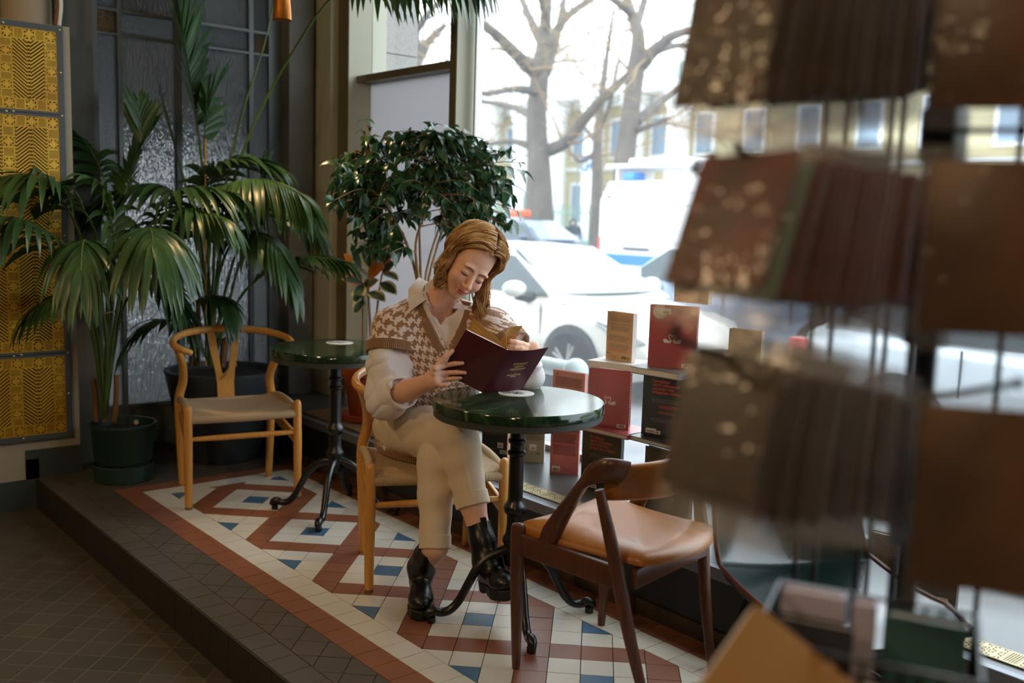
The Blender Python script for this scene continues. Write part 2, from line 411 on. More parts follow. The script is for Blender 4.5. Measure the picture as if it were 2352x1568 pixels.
# ---- door with stained and obscured glass
def obscured(name, tint, rough, scale, stretch, strength, col2=None):
    m, nt, bsd, L = newmat(name)
    bsd.inputs['Transmission Weight'].default_value = 1.0; bsd.inputs['Roughness'].default_value = rough; bsd.inputs['IOR'].default_value = 1.45
    bsd.inputs['Base Color'].default_value = tint
    tc = nd(nt, 'ShaderNodeTexCoord'); mp = nd(nt, 'ShaderNodeMapping'); mp.inputs['Scale'].default_value = stretch; L(tc.outputs['Object'], mp.inputs[0])
    n = nd(nt, 'ShaderNodeTexNoise'); n.inputs['Scale'].default_value = scale; n.inputs['Detail'].default_value = 2.0; L(mp.outputs[0], n.inputs[0])
    bp = nd(nt, 'ShaderNodeBump'); bp.inputs['Strength'].default_value = strength; bp.inputs['Distance'].default_value = .02; L(n.outputs[0], bp.inputs['Height']); L(bp.outputs[0], bsd.inputs['Normal'])
    if col2: L(ramp(nt, n.outputs[0], [(.42, tint), (.58, col2)]), bsd.inputs['Base Color'])
    df = nd(nt, 'ShaderNodeBsdfTranslucent'); df.inputs[0].default_value = (.8, .84, .86, 1); mx = nd(nt, 'ShaderNodeMixShader'); mx.inputs[0].default_value = .32
    L(bp.outputs[0], df.inputs['Normal']); out = nt.nodes['Material Output']; L(bsd.outputs[0], mx.inputs[1]); L(df.outputs[0], mx.inputs[2]); L(mx.outputs[0], out.inputs[0])
    return m
G_RIB = obscured('obscured_glass_rain', (.86, .9, .92, 1), .12, 60, (1.6, 1, .35), .9)
G_FINE = obscured('obscured_glass_fine', (.86, .9, .92, 1), .25, 170, (1, 1, 1), .8)
G_AMB = obscured('amber_glass', S(120, 76, 8), .1, 70, (1, 1, 1), .9, S(235, 170, 60))
Y0 = 2.945
d = thing('door_1', None, None, (-.1, 2.95, 0)); d['kind'] = 'structure'
vb = [(-.613, -.587), (-.486, -.464), (-.179, -.148), (.244, .271), (.365, .448)]
b = MB()
for xa, xb in vb: b.box((xa, Y0, .0), (xb, Y0+.05, 2.75))
for i in range(4):
    xa, xb = vb[i][1], vb[i+1][0]
    for za, zb in ((.0, .10), (.252, .273), (2.222, 2.234), (2.342, 2.358)): b.box((xa, Y0, za), (xb, Y0+.05, zb))
fr = b.build('door_frame', DOORP, d, world=True, smooth=0)
b = MB()
for i in range(4): b.box((vb[i][1], Y0+.015, .1), (vb[i+1][0], Y0+.035, .252))
b.build('kick_panel', mat('door_kick_panel', S(92, 98, 100), rough=.4), d, world=True, smooth=0)
for i in range(4):
    xa, xb = vb[i][1], vb[i+1][0]; narrow = i in (0, 3)
    for za, zb in ((.273, 2.222), (2.234, 2.342), (2.358, 2.75)):
        mm = (G_AMB if (za == 2.234) else G_FINE) if narrow else (G_FINE if za == 2.234 else G_RIB)
        b = MB(); b.box((xa, Y0+.02, za), (xb, Y0+.027, zb)); b.build('pane', mm, d, world=True, smooth=0)
# vestibule box added behind the door, opened on one side to light the panes
LBOX = mat('door_lightbox_plaster', S(190, 190, 190), rough=.8)
b = MB(); b.box((-1.3, 3.06, -.05), (.78, 6.4, 0)); b.box((-1.3, 3.05, 3.1), (.78, 6.4, 3.2)); b.box((-1.4, 3.05, 0), (-1.3, 6.4, 3.1)); b.box((.70, 3.2, 0), (.78, 4.95, 3.1)); b.box((.70, 4.95, 1.78), (.78, 6.4, 3.1)); b.box((.70, 4.95, 0), (.78, 6.4, .32))
b.box((-1.3, 6.3, 0), (.78, 6.4, 3.1))
struct(b.build('wall_door_lightbox', LBOX, smooth=0))

# ---- window: jamb post, sidelight board, rail, mullion, glazing
b = MB(); b.prism([(.627, 2.70), (.68, 2.70), (.68, 3.0), (.627, 3.0)], .26, 3.3); struct(b.build('trim_2', FRAME, smooth=0))
b = MB(); b.box((.68, 2.587, .26), (GX+.1, 3.0, 3.3)); struct(b.build('trim_3', FRAME, smooth=0))
b = MB(); b.box((.676, 2.592, .26), (.6805, 2.70, 3.3)); struct(b.build('trim_4', FRAME_SHADE, smooth=0))  # thin sheet carrying the jamb's room-side shade as colour
m, nt_, bs, L = newmat('clear_window_glass')
for n in list(nt_.nodes):
    if n != nt_.nodes['Material Output']: nt_.nodes.remove(n)
tr = nd(nt_, 'ShaderNodeBsdfTransparent'); tr.inputs[0].default_value = (.95, .97, .97, 1); gl = nd(nt_, 'ShaderNodeBsdfGlossy'); gl.inputs['Roughness'].default_value = .01
mx = nd(nt_, 'ShaderNodeMixShader'); L = nt_.links.new
lw = nd(nt_, 'ShaderNodeLayerWeight'); lw.inputs[0].default_value = .5; pw = nd(nt_, 'ShaderNodeMath', operation='POWER'); pw.inputs[1].default_value = 4.0; ma = nd(nt_, 'ShaderNodeMath', operation='MULTIPLY_ADD'); ma.inputs[1].default_value = .8; ma.inputs[2].default_value = .035
L(lw.outputs['Facing'], pw.inputs[0]); L(pw.outputs[0], ma.inputs[0]); L(ma.outputs[0], mx.inputs[0]); L(tr.outputs[0], mx.inputs[1]); L(gl.outputs[0], mx.inputs[2])
du = nd(nt_, 'ShaderNodeBsdfTranslucent'); du.inputs[0].default_value = (.9, .93, .95, 1); mx2 = nd(nt_, 'ShaderNodeMixShader'); mx2.inputs[0].default_value = .03; L(mx.outputs[0], mx2.inputs[1]); L(du.outputs[0], mx2.inputs[2]); L(mx2.outputs[0], nt_.nodes['Material Output'].inputs[0]); WGLASS = m
m, nt_, bs, L = newmat('frosted_panel'); 
tl = nd(nt_, 'ShaderNodeBsdfTranslucent'); tl.inputs[0].default_value = (.62, .62, .64, 1); dfu = nd(nt_, 'ShaderNodeBsdfDiffuse'); dfu.inputs[0].default_value = (.6, .6, .62, 1)
mx = nd(nt_, 'ShaderNodeMixShader'); mx.inputs[0].default_value = .45; L(tl.outputs[0], mx.inputs[1]); L(dfu.outputs[0], mx.inputs[2]); L(mx.outputs[0], nt_.nodes['Material Output'].inputs[0]); FROST = m
MUL = (1.635, 1.69)
w1 = thing('window_1', None, None, (GX, 2.1, .26)); w1['kind'] = 'structure'
b = MB(); b.box((.735, MUL[1], 2.086), (GX+.02, 2.587, 2.125)); b.build('transom_rail', FRAME_SHADE, w1, world=True, smooth=0)  # shade of its room side coloured into the whole rail
b = MB(); b.box((GX, MUL[1], 2.115), (GX+.006, 2.587, 3.1)); b.build('pane', WGLASS, w1, world=True, smooth=0)
b = MB(); b.box((GX-.004, MUL[1], .26), (GX+.004, 2.587, 2.09)); b.build('frosted_panel', FROST, w1, world=True, smooth=0)
w2 = thing('window_2', None, None, (GX, -1.2, .26)); w2['kind'] = 'structure'
b = MB(); b.box((.735, MUL[0], .26), (GX+.02, MUL[1], 3.3)); b.build('mullion', FRAME, w2, world=True, smooth=0)
b = MB(); b.box((.732, MUL[0]+.004, .26), (.7352, MUL[1], 3.3)); b.build('mullion_shade_face', FRAME_SHADE, w2, world=True, smooth=0)  # thin sheet giving the mullion's room side its shade as colour
b = MB(); b.box((GX-.012, MUL[0]-.05, .26), (GX+.03, MUL[0]-.035, 3.1)); b.box((GX-.012, -4.2, .26), (GX+.03, MUL[0], .285)); b.box((GX-.012, -4.2, 3.02), (GX+.03, MUL[0], 3.1)); b.build('glazing_bead', mat('aluminium_bead', S(200, 200, 194), rough=.35, metal=.3), w2, world=True, smooth=0)
b = MB(); b.box((GX, -4.2, .28), (GX+.006, MUL[0], 3.05)); b.build('pane', WGLASS, w2, world=True, smooth=0)
STONE = mat('granite_pier', S(150, 146, 140), rough=.8, var=.18, vscale=90, bump=.1, bscale=80)
b = MB(); b.box((.96, 2.72, -.4), (1.24, 3.2, 2.30)); b.box((.96, 2.72, 2.307), (1.24, 3.2, 4.2)); b.box((.78, 3.2, -.4), (1.24, 4.9, 4.2)); b.box((.78, 4.9, 1.85), (1.24, 8, 4.2)); struct(b.build('wall_street', STONE, smooth=0))  # left open low at the far end to light the added box

# ---- copper pendant lamp, lit
P_BASE = V3((-.055, 1.955, 2.2385))
COPPER = mat('copper_shade', S(190, 118, 40), rough=.38, metal=.7, col2=S(170, 96, 28), vscale=6)
BULB = mat('lamp_glow', (1, .85, .6, 1), emit=(1.0, .62, .25, 1), estr=9.0)
CORD = mat('black_cord', S(16, 16, 16), rough=.6)
def pendant(loc, label):
    t = thing('pendant_lamp', label, 'lamp', loc, 0, 'copper pendant lamps')
    b = MB(); b.lathe([(.046, 0), (.044, .006), (.041, .05), (.034, .13), (.028, .17), (.012, .19), (.006, .20)], seg=32); b.build('shade', COPPER, t)
    b = MB(); b.lathe([(.0001, .004), (.038, .004), (.039, .008)], seg=24); b.build('bulb', BULB, t)
    b = MB(); b.tube([(0, 0, .2), (0, 0, 3.6-loc[2])], .003, 6); b.build('cord', CORD, t)
    l = bpy.data.lights.new('pendant_light', 'SPOT'); l.energy = 6; l.color = (1, .66, .32); l.spot_size = 2.0; l.spot_blend = .6; l.shadow_soft_size = .03
    lo = bpy.data.objects.new('pendant_light', l); COL.objects.link(lo); lo.parent = t; lo.location = (0, 0, -.01)
    return t
pendant(tuple(P_BASE), 'lit copper cone pendant lamp hanging above the tall palm')
for lx, ly, lz, le in ((-2.9, -3.2, 2.6, 3), (-3.2, -.4, 2.4, 13), (-3.8, -3.4, 2.5, 8), (-2.6, 1.4, 2.7, 5)):
    l = bpy.data.lights.new('shop_lamp', 'POINT'); l.energy = le; l.color = (1, .68, .36); l.shadow_soft_size = .12
    lo = bpy.data.objects.new('shop_lamp', l); COL.objects.link(lo); lo.location = (lx, ly, lz)
# ================================================================ smooth solids: signed-distance shapes meshed into one continuous surface (surface nets)
def sd_cone(p, a, b, ra, rb):           # round cone between a and b
    a = np.asarray(a, float); b = np.asarray(b, float); ba = b-a; L2 = ba@ba; h = np.clip(((p-a)@ba)/L2, 0, 1)
    return np.linalg.norm(p-a-h[:, None]*ba, axis=1) - (ra+(rb-ra)*h)
def sd_ell(p, c, r, R=None):            # ellipsoid (approximate distance)
    q = p-np.asarray(c, float)
    if R is not None: q = q@np.asarray(R)
    r = np.asarray(r, float); k0 = np.linalg.norm(q/r, axis=1); k1 = np.linalg.norm(q/(r*r), axis=1)
    return k0*(k0-1)/np.maximum(k1, 1e-9)
def sd_box(p, c, h, rad=0.0, R=None):
    q = p-np.asarray(c, float)
    if R is not None: q = q@np.asarray(R)
    q = np.abs(q)-(np.asarray(h, float)-rad)
    return np.linalg.norm(np.maximum(q, 0), axis=1)+np.minimum(q.max(1), 0)-rad
def smin(a, b, k):
    h = np.clip(.5+.5*(b-a)/k, 0, 1); return b+(a-b)*h-k*h*(1-h)
def smax(a, b, k): return -smin(-a, -b, k)
def sd_chain(p, pts, rad, k=.01, flat=None):
    d = None
    for i in range(len(pts)-1):
        e = sd_cone(p, pts[i], pts[i+1], rad[i], rad[i+1]); d = e if d is None else smin(d, e, k)
    return d
def surface_net(fn, lo, hi, res, block=40):
    lo = np.asarray(lo, float); hi = np.asarray(hi, float); n = np.ceil((hi-lo)/res).astype(int)+1
    ax = [lo[i]+res*np.arange(n[i]) for i in range(3)]
    D = np.empty(n, np.float32)
    for i in range(0, n[0], block):
        X, Y, Z = np.meshgrid(ax[0][i:i+block], ax[1], ax[2], indexing='ij'); D[i:i+block] = fn(np.stack([X.ravel(), Y.ravel(), Z.ravel()], 1)).reshape(X.shape)
    sg = D < 0
    c = [sg[a:n[0]-1+a, b:n[1]-1+b, d:n[2]-1+d] for a in (0, 1) for b in (0, 1) for d in (0, 1)]
    s = sum(x.astype(np.int8) for x in c); act = (s > 0) & (s < 8); idx = -np.ones(act.shape, np.int64); ijk = np.argwhere(act); idx[act] = np.arange(len(ijk))
    P = np.zeros((len(ijk), 3)); W = np.zeros(len(ijk))
    for ax_ in range(3):
        for o1 in (0, 1):
            for o2 in (0, 1):
                o = [0, 0, 0]; oth = [k for k in range(3) if k != ax_]; o[oth[0]] = o1; o[oth[1]] = o2
                a = ijk+o; e = a.copy(); e[:, ax_] += 1
                da = D[a[:, 0], a[:, 1], a[:, 2]]; db = D[e[:, 0], e[:, 1], e[:, 2]]; m = (da < 0) != (db < 0); t = np.where(m, da/np.where(m, da-db, 1), 0)
                q = np.array(o, float)[None].repeat(len(ijk), 0); q[:, ax_] = t; P[m] += q[m]; W[m] += 1
    P = lo+res*(ijk+P/np.maximum(W, 1)[:, None]); F = []
    for ax_ in range(3):
        o1, o2 = [(1, 2), (2, 0), (0, 1)][ax_]
        sl = [slice(None)]*3; sl[ax_] = slice(0, -1); sh = [slice(None)]*3; sh[ax_] = slice(1, None)
        A = sg[tuple(sl)]; B = sg[tuple(sh)]; e = np.argwhere(A != B)
        ok = (e[:, o1] > 0) & (e[:, o2] > 0) & (e[:, o1] < n[o1]-1) & (e[:, o2] < n[o2]-1); e = e[ok]
        if not len(e): continue
        f = A[e[:, 0], e[:, 1], e[:, 2]]
        def g(d1, d2):
            q = e.copy(); q[:, o1] += d1; q[:, o2] += d2; return idx[q[:, 0], q[:, 1], q[:, 2]]
        Q = np.stack([g(-1, -1), g(0, -1), g(0, 0), g(-1, 0)], 1); Q[~f] = Q[~f][:, ::-1]; F.append(Q)
    return P, np.concatenate(F)
def np_mesh(name, P, F, mats, parent=None, smooth=True, mi=None, color=None):
    me = bpy.data.meshes.new(name); F = np.asarray(F, np.int32); k = F.shape[1]
    me.vertices.add(len(P)); me.vertices.foreach_set('co', np.asarray(P, np.float32).ravel())
    me.loops.add(F.size); me.loops.foreach_set('vertex_index', F.ravel()); me.polygons.add(len(F)); me.polygons.foreach_set('loop_start', np.arange(0, F.size, k, dtype=np.int32))
    for mm in (mats if isinstance(mats, (list, tuple)) else [mats]): me.materials.append(mm)
    if mi is not None: me.polygons.foreach_set('material_index', np.asarray(mi, np.int32))
    if color is not None:
        at = me.color_attributes.new('tone', 'FLOAT_COLOR', 'POINT'); at.data.foreach_set('color', np.concatenate([color, np.ones((len(color), 1))], 1).astype(np.float32).ravel())
    me.update(calc_edges=True); me.validate()
    if smooth: me.shade_smooth()
    o = bpy.data.objects.new(name, me); COL.objects.link(o)
    if parent is not None: o.parent = parent; 
    return o
def solid(name, fn, lo, hi, res, mats, parent=None, post=None, base=None, color=None):
    """mesh of a signed-distance solid; vertices are moved into the parent's space"""
    P, F = surface_net(fn, lo, hi, res)
    if post is not None: P = post(P)
    col = color(P) if color is not None else None
    if parent is not None:
        M = np.array(parent.matrix_basis.inverted()); P = P@M[:3, :3].T+M[:3, 3]
    return np_mesh(name, P, F, mats, parent, color=col)
# ================================================================ THE STREET OUTSIDE
ZS = -.39
rs = random.Random(11)
ASPH = mat('wet_asphalt', S(120, 122, 124), rough=.7, var=.2, vscale=2)
SNOW = mat('pavement_snow', S(205, 208, 212), rough=.9, var=.08, vscale=1.5)
b = MB(); b.box((.97, -60, ZS-.2), (60, 110, ZS)); tag(b.build('street_ground', ASPH, smooth=0), kind='structure')
b = MB(); b.box((.97, -60, ZS), (2.3, 110, ZS+.03)); b.box((28, -60, ZS), (41.5, 110, ZS+.05)); tag(b.build('pavement', SNOW, smooth=0), kind='structure')
# ---- yellow palace across the road
YEL = mat('facade_yellow', S(176, 164, 128), rough=.9, var=.06, vscale=.6); WHT = mat('facade_white', S(214, 214, 212), rough=.9); ROOF = mat('roof_teal', S(150, 180, 182), rough=.7); WPANE = mat('far_pane', S(120, 140, 158), rough=.2)
bx = 42.0
t = thing('palace', 'long pale yellow palace with white columns across the street behind the trees', 'building', (bx, 30, ZS))
b = MB(); b.box((bx, -40, ZS), (bx+12, 100, 8.2)); b.build('wall', YEL, t, world=True, smooth=0)
b = MB(); b.box((bx-.5, -40, 8.2), (bx+12, 100, 9.0)); b.box((bx-.15, -40, 4.3), (bx, 100, 4.55)); b.box((bx-.1, -40, ZS), (bx, 100, .7)); b.build('cornice', WHT, t, world=True, smooth=0)
b = MB(); b.add([(bx-.5, -40, 9.0), (bx-.5, 100, 9.0), (bx+6, 100, 11.6), (bx+6, -40, 11.6), (bx+12, 100, 9), (bx+12, -40, 9)], [(0, 3, 2, 1), (3, 5, 4, 2), (0, 5, 3), (1, 2, 4)]); b.build('roof', ROOF, t, world=True, smooth=0)
b = MB(); b.add([(bx-2.2, 33, 8.6), (bx-2.2, 56, 8.6), (bx-2.2, 44.5, 12.2), (bx, 33, 8.6), (bx, 56, 8.6), (bx, 44.5, 12.2)], [(0, 2, 1), (3, 4, 5), (0, 1, 4, 3), (0, 3, 5, 2), (1, 2, 5, 4)]); b.build('pediment', WHT, t, world=True, smooth=0)
for i in range(7):
    y = 34.5+i*3.35
    b = MB(); b.lathe([(.85, ZS), (.8, ZS+.5), (.66, 1.0), (.62, 7.4), (.8, 7.8), (.9, 8.6)], (bx-1.3, y, 0), seg=20); b.build('column', WHT, t, world=True)
for i in range(34):
    y = -20+i*3.35
    for za, zb in ((1.1, 3.4), (5.2, 7.3)):
        f = MB(); f.box((bx-.12, y-.75, za-.2), (bx-.02, y+.75, zb+.2)); f = f.build('window', WHT, t, world=True, smooth=0)
        p = MB(); p.box((bx-.16, y-.5, za), (bx-.121, y+.5, zb)); p = p.build('pane', WPANE, None, smooth=0); p.parent = f; p.matrix_parent_inverse = t.matrix_basis.inverted()
# ---- green railings and a gate lodge
FGR = mat('railing_green', S(96, 128, 112), rough=.6)
t = thing('iron_railings', 'green iron railings in front of the yellow palace', 'fence', (37, 40, ZS))
b = MB()
for i in range(90): b.box((36.95, 30.5+i*.32, ZS), (37.0, 30.55+i*.32, 2.1))
b.build('pickets', FGR, t, world=True, smooth=0)
b = MB(); b.box((36.9, 30.4, 1.6), (37.05, 59.6, 1.68)); b.box((36.9, 30.4, ZS), (37.05, 59.6, ZS+.5)); b.build('rail', FGR, t, world=True, smooth=0)
for y in (36.5, 43.0, 50.0): b = MB(); b.box((36.8, y-.18, ZS), (37.15, y+.18, 2.5)); b.sphere((36.97, y, 2.6), .2); b.build('post', FGR, t, world=True, smooth=30)
t = thing('gate_lodge', 'low yellow wall with a snowy cap beside the railings', 'wall block', (36.5, 27, ZS))
b = MB(); b.box((35.6, 22, ZS), (37.4, 30.2, 2.1)); b.build('wall', YEL, t, world=True, smooth=0)
b = MB(); b.bbox((35.4, 21.8, 2.1), (37.6, 30.4, 2.5), .1); b.build('cap', SNOW, t, world=True)

# ---- bare street trees
BARK = mat('tree_bark', S(92, 84, 78), rough=.95, var=.25, vscale=3, stretch=(1, 1, .3), bump=.4, bscale=12)
TWIG = mat('twig_bark', S(140, 118, 90), rough=.95)
def bare_tree(label, t0, trunk, limbs, seed, ntw, base, grp='bare trees along the far pavement'):
    """trunk and limbs are lists of (px, py, depth offset, radius) points of the real limbs at depth t0"""
    r = random.Random(seed); root = thing('bare_tree', label, 'tree', base, 0, grp)
    b = MB(); b2 = MB(); paths = []
    for L in [trunk]+limbs:
        pts = smoothpath([AT(p[0], p[1], t0+p[2]) for p in L], 5); rad = interp([p[3] for p in L], 5); b.tube(pts, rad, 9); paths.append((pts, rad))
    def twig(p, d, ln, rad, lev):
        n = 5; pts = [p]; dd = d.copy()
        for i in range(n):
            dd = (dd+V3((r.gauss(0, .22), r.gauss(0, .22), r.gauss(.05, .2)))).normalized(); pts.append(pts[-1]+dd*ln/n)
        b2.tube(pts, [rad*(1-.75*i/n) for i in range(n+1)], 4, caps=False)
        if lev > 0:
            for k in range(r.choice((2, 3, 3))):
                i = r.randint(1, n); e = (dd+V3((r.gauss(0, .7), r.gauss(0, .7), r.gauss(.1, .6)))).normalized(); twig(pts[i], e, ln*r.uniform(.45, .7), rad*.55, lev-1)
    for k in range(ntw):
        pts, rad = r.choice(paths[1:]+paths[1:]+paths[:1]); i = r.randint(2 if rad[0] < .3 else len(pts)//3, len(pts)-2)
        ax = (pts[i+1]-pts[i]).normalized(); e = (ax*.5+V3((r.gauss(0, .8), r.gauss(0, .8), r.gauss(.25, .6)))).normalized()
        twig(pts[i], e, r.uniform(1.6, 3.6), max(.02, rad[i]*.22), 2)
    b.build('trunk', BARK, root, world=True, smooth=80); b2.build('twigs', TWIG, root, world=True, smooth=0)
    return root
def gb(px, t):   # ground point on the street under pixel column px at depth t
    lo, hi = 480, 1200
    for _ in range(40):
        m = (lo+hi)/2
        if AT(px, m, t)[2] > ZS: lo = m
        else: hi = m
    return tuple(AT(px, lo, t)), lo
g1, y1 = gb(1238, 31)
bare_tree('bare tree with a forked trunk nearest the window mullion, in front of the columns', 31,
    [(1236, y1, 0, .62), (1238, 470, 0, .46), (1237, 360, 0, .36), (1232, 280, 0, .33), (1240, 170, 0, .3), (1252, 60, .3, .2), (1258, -40, .6, .15)],
    [[(1236, 172, 0, .26), (1190, 130, -1, .2), (1140, 80, -2, .16), (1098, 50, -3, .12), (1060, 20, -4, .08)], [(1250, 165, 0, .24), (1270, 110, 1, .19), (1285, 60, 1.5, .16), (1330, 15, 2, .11), (1400, -20, 3, .08)],
     [(1262, 345, 0, .22), (1300, 325, -.5, .19), (1340, 275, -1, .17), (1390, 220, -1.5, .14), (1450, 165, -2, .11), (1500, 110, -2, .07)], [(1228, 340, 0, .14), (1180, 325, 1, .1), (1130, 330, 2, .07), (1090, 345, 2.5, .05)],
     [(1230, 270, 0, .16), (1190, 250, 1.5, .12), (1140, 238, 2.5, .09), (1095, 232, 3, .06)], [(1234, 210, 0, .16), (1180, 205, -2, .1), (1120, 215, -3, .08), (1080, 208, -3, .05)],
     [(1250, 110, 0, .2), (1220, 50, 1, .14), (1200, 0, 2, .1), (1185, -40, 3, .07)], [(1256, 60, 0, .15), (1245, 10, -1, .1), (1230, -40, -2, .07)], [(1285, 60, 1.5, .14), (1295, 0, 2, .1), (1300, -50, 2, .07)]], 5, 60, g1)
g2, y2 = gb(1436, 29)
bare_tree('bare tree with an arching limb, rising behind the white van', 29,
    [(1432, y2, 0, .55), (1434, 400, 0, .34), (1440, 330, 0, .3), (1452, 230, 0, .27), (1462, 150, 0, .27), (1466, 80, 0, .2), (1450, 30, .2, .15), (1430, -40, .6, .12)],
    [[(1470, 150, 0, .24), (1505, 115, -.5, .17), (1540, 85, -1, .14), (1580, 72, -1.5, .11), (1620, 76, -2, .07)], [(1505, 118, -.5, .13), (1550, 105, .5, .1), (1600, 108, 1, .06)],
     [(1462, 280, 0, .16), (1510, 240, 1, .13), (1560, 205, 1.6, .1), (1620, 180, 2, .07), (1700, 150, 2, .05)], [(1458, 70, 0, .16), (1475, 20, 1, .12), (1490, -40, 1.5, .09)], [(1450, 30, 0, .14), (1410, 0, -1, .1), (1360, -20, -2, .07)],
     [(1462, 300, 0, .1), (1500, 285, -1, .07), (1540, 270, -1.5, .05)]], 8, 42, g2)
g3, y3 = gb(1372, 36)
bare_tree('slender bare tree between the two thick trunks', 36, [(1368, y3, 0, .32), (1372, 420, 0, .22), (1372, 330, 0, .18), (1380, 240, 0, .14), (1395, 120, 0, .09), (1410, 20, 0, .05)],
    [[(1372, 330, 0, .1), (1340, 290, 1, .07), (1320, 260, 1.5, .05)], [(1376, 300, 0, .1), (1400, 240, -1, .08), (1420, 140, -1.5, .05)], [(1372, 345, 0, .09), (1330, 370, 0, .07), (1290, 320, 1, .05)]], 14, 26, g3)
g4, y4 = gb(935, 24)
bare_tree('bare tree seen through the upper sidelight pane beside the mullion', 24, [(960, y4, 0, .4), (955, 300, 0, .3), (950, 150, 0, .22), (945, 40, 0, .14), (930, -60, 0, .1)],
    [[(952, 160, 0, .15), (980, 100, 1, .11), (1020, 60, 1.5, .07)], [(950, 120, 0, .14), (920, 90, -1, .1), (890, 95, -1, .07)], [(948, 80, 0, .12), (985, 30, -1, .08), (1015, 0, -1, .06)], [(948, 60, 0, .1), (915, 20, 1, .07), (880, 0, 1, .05)], [(952, 190, 0, .12), (1000, 165, -1, .09), (1030, 140, -1, .06)]], 21, 60, g4)

# ---- parked cars: lofted bodies with glass, lamps, wheels
TYRE = mat('tyre_rubber', S(44, 46, 48), rough=.85); RIM = mat('alloy_rim', S(170, 170, 168), rough=.4, metal=.5); CARGL = mat('dusty_car_glass', S(128, 146, 152), rough=.25, spec=.6); CARGL_D = mat('dark_car_glass', S(52, 64, 70), rough=.15); DARKP = mat('car_black_plastic', S(40, 44, 48), rough=.5)
LAMP = mat('headlamp_glass', S(150, 156, 160), rough=.2, metal=.3); TAIL = mat('tail_lamp_red', S(200, 40, 36), rough=.3)
def loft(b, st, m=0):
    """st: list of (x, [(y,z)...half section from bottom centre to top centre])"""
    vs = []; k = len(st[0][1])
    for x, sec in st:
        vs += [(x, y, z) for y, z in sec] + [(x, -y, z) for y, z in sec[::-1]]
    n = 2*k
    fs = [(i*n+j, i*n+(j+1) % n, (i+1)*n+(j+1) % n, (i+1)*n+j) for i in range(len(st)-1) for j in range(n)]
    fs += [tuple(range(n-1, -1, -1)), tuple((len(st)-1)*n+j for j in range(n))]
    b.add(vs, fs, m)
